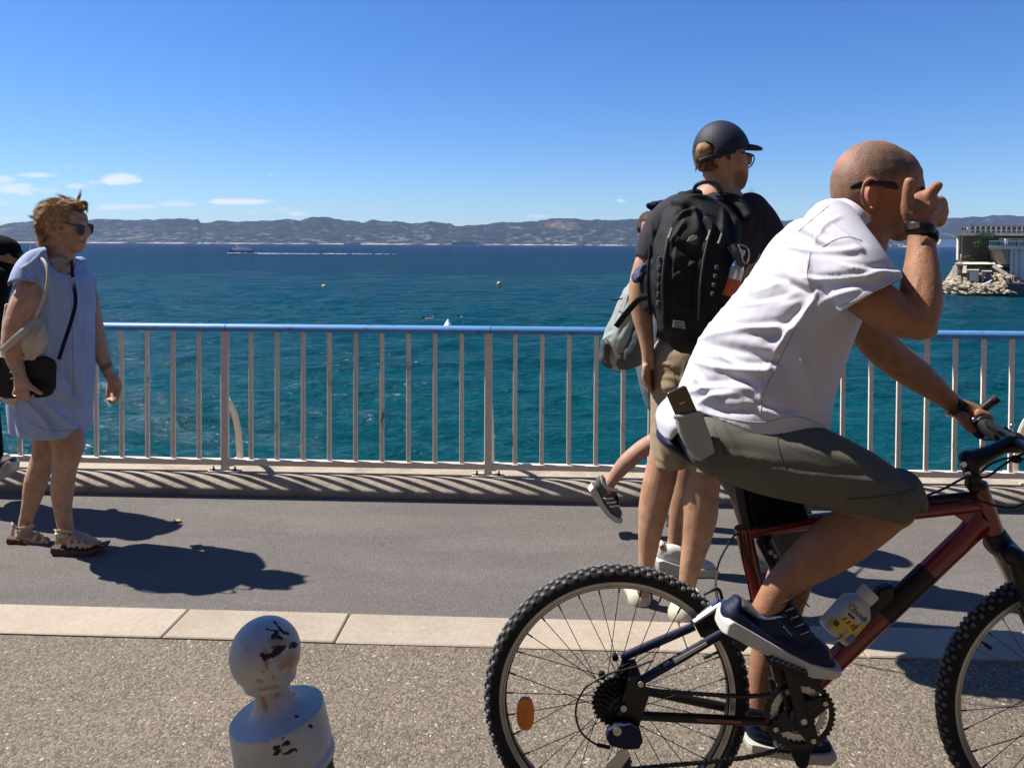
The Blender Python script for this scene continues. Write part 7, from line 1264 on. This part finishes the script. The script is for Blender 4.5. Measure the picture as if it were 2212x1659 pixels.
for _ in range(2300):   # combed over the skull, from the brow back and down to the nape
    t = random.random(); z0 = random.uniform(-.088, .085); zz = math.sqrt(max(0, 1 - (z0 / .095) ** 2)); a0 = R(random.uniform(-15, 150)); a1 = a0 + R(random.uniform(14, 55))
    def hp(a, r_): return (126 - 2 + 47 * zz * r_ * math.cos(a) * 1.0, 474 - 41 * zz * r_ * math.sin(a) if a < math.pi else 474 + 58 * zz * r_ * math.sin(a - math.pi) * .95, z0)
    if a0 < R(38) and z0 < .02: continue
    r0 = random.uniform(.9, 1.05); q0 = hp(a0, r0); am = (a0 + a1) / 2; j = random.gauss(0, 2.0)
    q1 = hp(am, r0 + random.uniform(.0, .08)); q2 = hp(a1, r0 + random.uniform(-.02, .14)); sw = -.010 * (1 if z0 < 0 else -1) * (1 - abs(z0) / .1)
    hs_(q0[0], q0[1], z0, [(q1[0] + j, q1[1] + j, z0 + sw), (q2[0] + j * 1.5, q2[1] + j, z0 + sw * .5)], .0011)
for _ in range(650):    # side locks facing the viewer, swirling back from the temple
    x0 = random.uniform(112, 146); y0 = random.uniform(442, 484); th = random.uniform(150, 215); L_ = random.uniform(14, 38); hs_(x0, y0, -.082 + abs(x0 - 130) * .0006, [(x0 + L_ * .5 * math.cos(R(th)), y0 - L_ * .5 * math.sin(R(th)) + 3, -.093), (x0 + L_ * math.cos(R(th + 28)), y0 - L_ * math.sin(R(th + 28)) + 5, -.085)], .0013)
for _ in range(420):    # nape and back edges blown out
    x0 = random.uniform(84, 112); y0 = random.uniform(478, 535); hs_(x0, y0, random.uniform(-.07, .05), [(x0 - random.uniform(2, 9), y0 + random.uniform(2, 10), random.uniform(-.07, .05)), (x0 - random.uniform(2, 15), y0 + random.uniform(6, 18), random.uniform(-.07, .05))], .0008)
for _ in range(60): x0 = 90; y0 = 468 + random.gauss(0, 3); hs_(x0, y0, random.uniform(-.02, .02), [(78, 472 + random.gauss(0, 2.5), 0), (62 + random.gauss(0, 3), 467 + random.gauss(0, 2.5), 0)], .0007)
for _ in range(70): x0 = 158 + random.gauss(0, 5); hs_(x0, 438, random.uniform(-.02, .02), [(x0 - 16, 428 + random.gauss(0, 1.5), 0), (126 + random.gauss(0, 5), 420 + random.gauss(0, 1.5), 0)], .0006)
for _ in range(60): x0 = 164 + random.gauss(0, 4); hs_(x0, 440, random.uniform(-.02, .02), [(170 + random.gauss(0, 2), 428, 0), (174 + random.gauss(0, 3), 413 + random.gauss(0, 5), 0)], .0005)
for _ in range(110): x0 = 166 + random.gauss(0, 6); hs_(x0, 442 + random.gauss(0, 3), .03, [(184 + random.gauss(0, 2), 440 + random.gauss(0, 3), .04), (188 + random.gauss(0, 2), 456 + random.gauss(0, 6), .04)], .0008)
for _ in range(160): x0 = 150 + random.gauss(0, 8); hs_(x0, 440 + random.gauss(0, 2), random.uniform(-.05, .03), [(168 + random.gauss(0, 3), 444 + random.gauss(0, 3), -.03), (178 + random.gauss(0, 2), 452 + random.gauss(0, 3), -.01)], .0011)
strands('hair_strands', M['hair'], wm, sp_l, cl_l)
# sunglasses
g = G(); g.tube([P(134, 480, DW - .078), P(150, 484, DW - .079), P(167, 488, DW - .066)], [(.0032, .002)] * 3, n=8); sg = g.obj('sunglasses', M['tort'], wm)
def lens(cx, cy, hw, hh, dz, yaw): 
    q = [(-1, -.9), (-.4, -1), (.5, -1), (1, -.8), (.95, .2), (.6, .9), (0, 1.05), (-.6, .85), (-.95, .1)]; pts = crom([tuple(P(cx + a * hw, cy + c_ * hh + a * 1.5, DW + dz + a * yaw)) for a, c_ in q + q[:1]], 4)[:-1]
    g = G(); g.tube(pts, .0022, n=6, closed=True); fo = g.obj('lens_rim', M['tort'], sg); g = G(); g.prism([Vector(tuple(p)) for p in pts], (0, 1, 0), .0015); g.obj('lens', M['lens'], fo, False)
lens(173.5, 497, 8.5, 10.5, -.045, .02); lens(195, 495, 6.5, 10, .02, .02); g = G(); g.tube([P(181, 491, DW - .03), P(187, 490, DW - .005)], .002, n=6); g.obj('bridge', M['tort'], sg); g = G(); g.box(P(164, 488, DW - .066), (.006, .002, .002)); g.obj('hinge', M['gold'], sg)
# dress
d_ = Fig(DW)
d_.T([(118, 556, 0, 34, .09), (118, 572, 0, 50, .135), (118, 600, 0, 67, .165), (122, 650, 0, 74, .165), (130, 720, 0, 66, .155), (132, 800, 0, 62, .165), (122, 860, 0, 68, .175), (120, 932, 0, 66, .17)], k=5, n=44, cap=('flat', 'open'))
d_.T([(98, 556, -.05, 20, .06), (82, 566, -.08, 26, .07), (66, 590, -.12, 30, .075), (56, 622, -.155, 37, .072)], k=4, cap=('round', 'open')); d_.T([(165, 580, .06, 20, .06), (178, 600, .13, 20, .065), (186, 625, .15, 20, .062)], k=4, cap=('round', 'open'))
d_.T([(80, 800, .02, 40, .10), (62, 870, .03, 42, .09), (52, 935, .04, 30, .07)], k=4, cap=('round', 'open'), n=30)
df_ = [(90, 545, 50, 580, 4, .006, 3), (66, 570, 92, 640, 5, -.006, 0), (80, 580, 96, 630, 4, .005, 0), (105, 600, 110, 700, 8, .004, 0), (100, 870, 175, 930, 6, .010, -6), (118, 860, 180, 900, 7, -.009, 4), (60, 870, 110, 935, 5, .009, 4), (80, 860, 120, 930, 7, -.008, 0), (160, 800, 180, 900, 6, .010, 5), (140, 790, 165, 850, 5, -.009, 0), (132, 800, 150, 830, 5, .009, -4), (185, 700, 180, 900, 7, .006, 0), (150, 660, 158, 780, 9, .005, 0), (100, 720, 110, 800, 8, .005, 0), (165, 600, 168, 700, 6, .005, 0), (30, 870, 45, 945, 7, .007, 0), (150, 850, 178, 925, 5, .010, 6)]
do_ = d_.mesh('dress', M['dress'], wm, .0055, 3, folds([(*c[:4], c[4] * 1.1, c[5] * 1.15, *c[6:]) for c in df_], .004, 13, 8), cut=([(100, 530), (103, 556), (112, 574), (128, 588), (144, 593), (154, 592), (160, 580), (162, 560), (160, 530)], DW + .05))
M['dress_seam'] = mat('blue_stitching', (.13, .17, .27), .9)
for q in ([(46, 590), (60, 605), (88, 622)], [(150, 600), (156, 700), (158, 800), (160, 925)], [(60, 912), (110, 930), (180, 925)], [(96, 560), (98, 600), (94, 640)]): seam(do_, q, M['dress_seam'], .0011)
# sandals
def sandal(D, h, sole, straps):
    g = G(); n = len(sole); rings = []
    for s_ in np.linspace(-1, 1, 9): sh = math.sqrt(max(0, 1 - abs(s_) ** 3 * .96)); cx_ = sum(p[0] for p in sole) / n; rings.append([P(cx_ + (q[0] - cx_) * (.9 + .1 * sh), q[1], D) + Vector((0, s_ * .043, 0)) for q in sole])
    g.rings(rings); o_ = g.obj('sandal', M['sandal_sole'], wm, True, 40)
    tp = [(x, y - 3) for x, y in sole[1:n // 2]]; 
    for pts in straps:
        g = G(); q = crom([tuple(P(x, y, D + dz)) for x, y, dz in pts], 4); g.tube(q, [(.0075, .0025)] * len(q), n=8); g.obj('strap', M['sandal'], o_)
    return o_
def over(x0, y0, x1, y1, dy=-10, w=.04): return [(x0, y0, -w), ((x0 + x1) / 2 - 2, (y0 + y1) / 2 + dy * .3, -w * .95), ((x0 + x1) / 2 + 2, (y0 + y1) / 2 + dy, 0), (x1, y1, w)]
sandal(DW - .05, 0, [(116, 1184), (118, 1176), (150, 1180), (190, 1184), (215, 1178), (232, 1174), (230, 1180), (205, 1192), (178, 1202), (150, 1201), (124, 1197)], [[(120, 1155, -.035), (122, 1148, -.02), (118, 1146, .0), (122, 1150, .03)], [(122, 1176, -.036), (124, 1160, -.036), (121, 1148, -.02)], [(122, 1148, -.034), (135, 1146, -.035), (150, 1148, -.03), (160, 1156, 0)], [(124, 1160, -.036), (138, 1158, -.036), (147, 1156, -.033)], [(147, 1178, -.04), (150, 1164, -.036), (158, 1152, -.01), (164, 1154, .03)], [(158, 1182, -.042), (166, 1166, -.036), (176, 1162, 0), (184, 1176, .036)], [(172, 1184, -.042), (180, 1170, -.036), (190, 1168, 0), (194, 1178, .036)], [(186, 1184, -.042), (176, 1168, -.03), (166, 1158, 0)], [(192, 1182, -.042), (200, 1170, -.03), (206, 1170, .02)], [(145, 1180, -.042), (160, 1176, -.044), (190, 1180, -.044)]])
sandal(DW + .08, 0, [(22, 1164), (24, 1156), (50, 1160), (80, 1168), (112, 1174), (121, 1176), (119, 1184), (100, 1186), (60, 1180), (30, 1174)], [[(26, 1156, -.035), (28, 1140, -.034), (26, 1130, -.015), (28, 1136, .03)], [(27, 1134, -.034), (40, 1142, -.036), (60, 1138, -.034), (74, 1134, -.02)], [(40, 1160, -.036), (42, 1146, -.035)], [(70, 1168, -.04), (80, 1156, -.036), (92, 1156, 0)], [(88, 1172, -.042), (98, 1160, -.036), (106, 1164, 0)], [(102, 1174, -.042), (92, 1160, -.03), (80, 1150, 0)]])
# bracelets
for (a_, c_, m_, n_) in (((38, 798), (39, 801), M['cream'], 'bracelet'), ((39, 812), (40, 815), M['gold'], 'bracelet')): band(DW, a_, c_, -.19, .030, .028, .004, m_, n_, wm)
for k in range(3): band(DW, (228 + k * 1.5, 788 + k * 4), (229.5 + k * 1.5, 790 + k * 4), .16, .0285, .026, .003, M['black'], 'bracelet', wm)
g = G(); g.tube(crom([tuple(P(x, y, DW - .19 + z)) for x, y, z in ((29, 854, -.02), (33, 856, -.03), (37, 855, -.02))], 3), .002, n=6); g.obj('ring', M['gold'], wm)
# shoulder bag and tote
hb2 = root('shoulder_bag', P(62, 857, DW - .14), 'black rectangular shoulder bag under the hand of the woman in the blue dress', 'bag')
g = G(); q = [(4, 772), (10, 768), (60, 766), (108, 768), (120, 776), (124, 790), (124, 836), (118, 850), (104, 857), (20, 858), (6, 854), (0, 842), (-4, 800)]; g.prism([P(x, y, DW - .135) for x, y in q], (0, 1, 0), .07); o = g.obj('bag_body', M['bag'], hb2, True, 30); md = o.modifiers.new('b', 'BEVEL'); md.width = .012; md.segments = 4
g = G(); g.prism([P(x, y, DW - .172) for x, y in ((8, 772), (60, 769), (112, 773), (114, 815), (8, 818))], (0, 1, 0), .008); o = g.obj('flap', M['bag'], hb2, True, 30); md = o.modifiers.new('b', 'BEVEL'); md.width = .003; md.segments = 2
g = G(); q = crom([tuple(P(x, y, DW + z)) for x, y, z in ((158, 560, .03), (155, 572, -.06), (158, 610, -.155), (163, 650, -.172), (155, 690, -.174), (142, 730, -.172), (127, 776, -.15))], 5); g.tube(q, [(.009, .0025)] * len(q), n=8); g.obj('strap', M['strapnavy'], hb2)
tb = root('tote_bag', P(40, 860, DW - .1), 'cream canvas tote bag hanging from the shoulder of the woman in blue', 'bag')
p_ = Fig(DW - .13); p_.T([(78, 694, -.03, 15, .03), (74, 732, -.04, 28, .045), (60, 775, .01, 36, .05), (40, 830, .02, 42, .05), (26, 856, .02, 26, .04)], k=4); p_.T([(16, 660, .05, 5, .015), (12, 720, .03, 8, .02), (14, 780, .02, 12, .03)], k=4); p_.mesh('bag_body', M['cream'], tb, .005, 2, folds([(54, 770, 94, 700, 4, .008, 0), (60, 780, 80, 720, 4, -.006, 0), (10, 740, 50, 700, 4, .006, 0), (20, 770, 80, 775, 4, .008, 0)], .004, 30, 2))
g = G(); g.prism([P(x, y, DW - .185) for x, y in ((58, 728), (66, 722), (70, 730), (62, 738))], (0, 1, 0), .002); g.obj('printed_motif', M['tort'], tb, False)
g = G(); q = crom([tuple(P(x, y, DW + z)) for x, y, z in ((60, 640, .06), (62, 572, -.02), (80, 558, -.10), (96, 566, -.16), (103, 595, -.185), (97, 635, -.195), (84, 668, -.20), (72, 695, -.18))], 5); g.tube(q, [(.0075, .003)] * len(q), n=8); g.obj('strap', M['cream'], tb)
g = G(); q = crom([tuple(P(x, y, DW + z)) for x, y, z in ((76, 692, -.2), (50, 716, -.235), (22, 742, -.24), (4, 758, -.22))], 5); g.tube(q, [(.015, .003)] * len(q), n=8); g.obj('strap', M['cream'], tb)
# ------------------------------------------------------------------ haze
hm = bpy.data.materials.new('haze_air'); hm.use_nodes = True; t = hm.node_tree; t.nodes.clear(); o_ = N(t, 'ShaderNodeOutputMaterial'); pv = N(t, 'ShaderNodeVolumePrincipled'); pv.inputs['Color'].default_value = (.42, .62, 1.0, 1); pv.inputs['Density'].default_value = 3.0e-5; pv.inputs['Anisotropy'].default_value = 0
t.links.new(pv.outputs[0], o_.inputs['Volume'])
g = G(); g.box((0, 4400, 145), (14000, 5200, 158)); hz = g.obj('haze', hm, None, False); hz['kind'] = 'stuff'
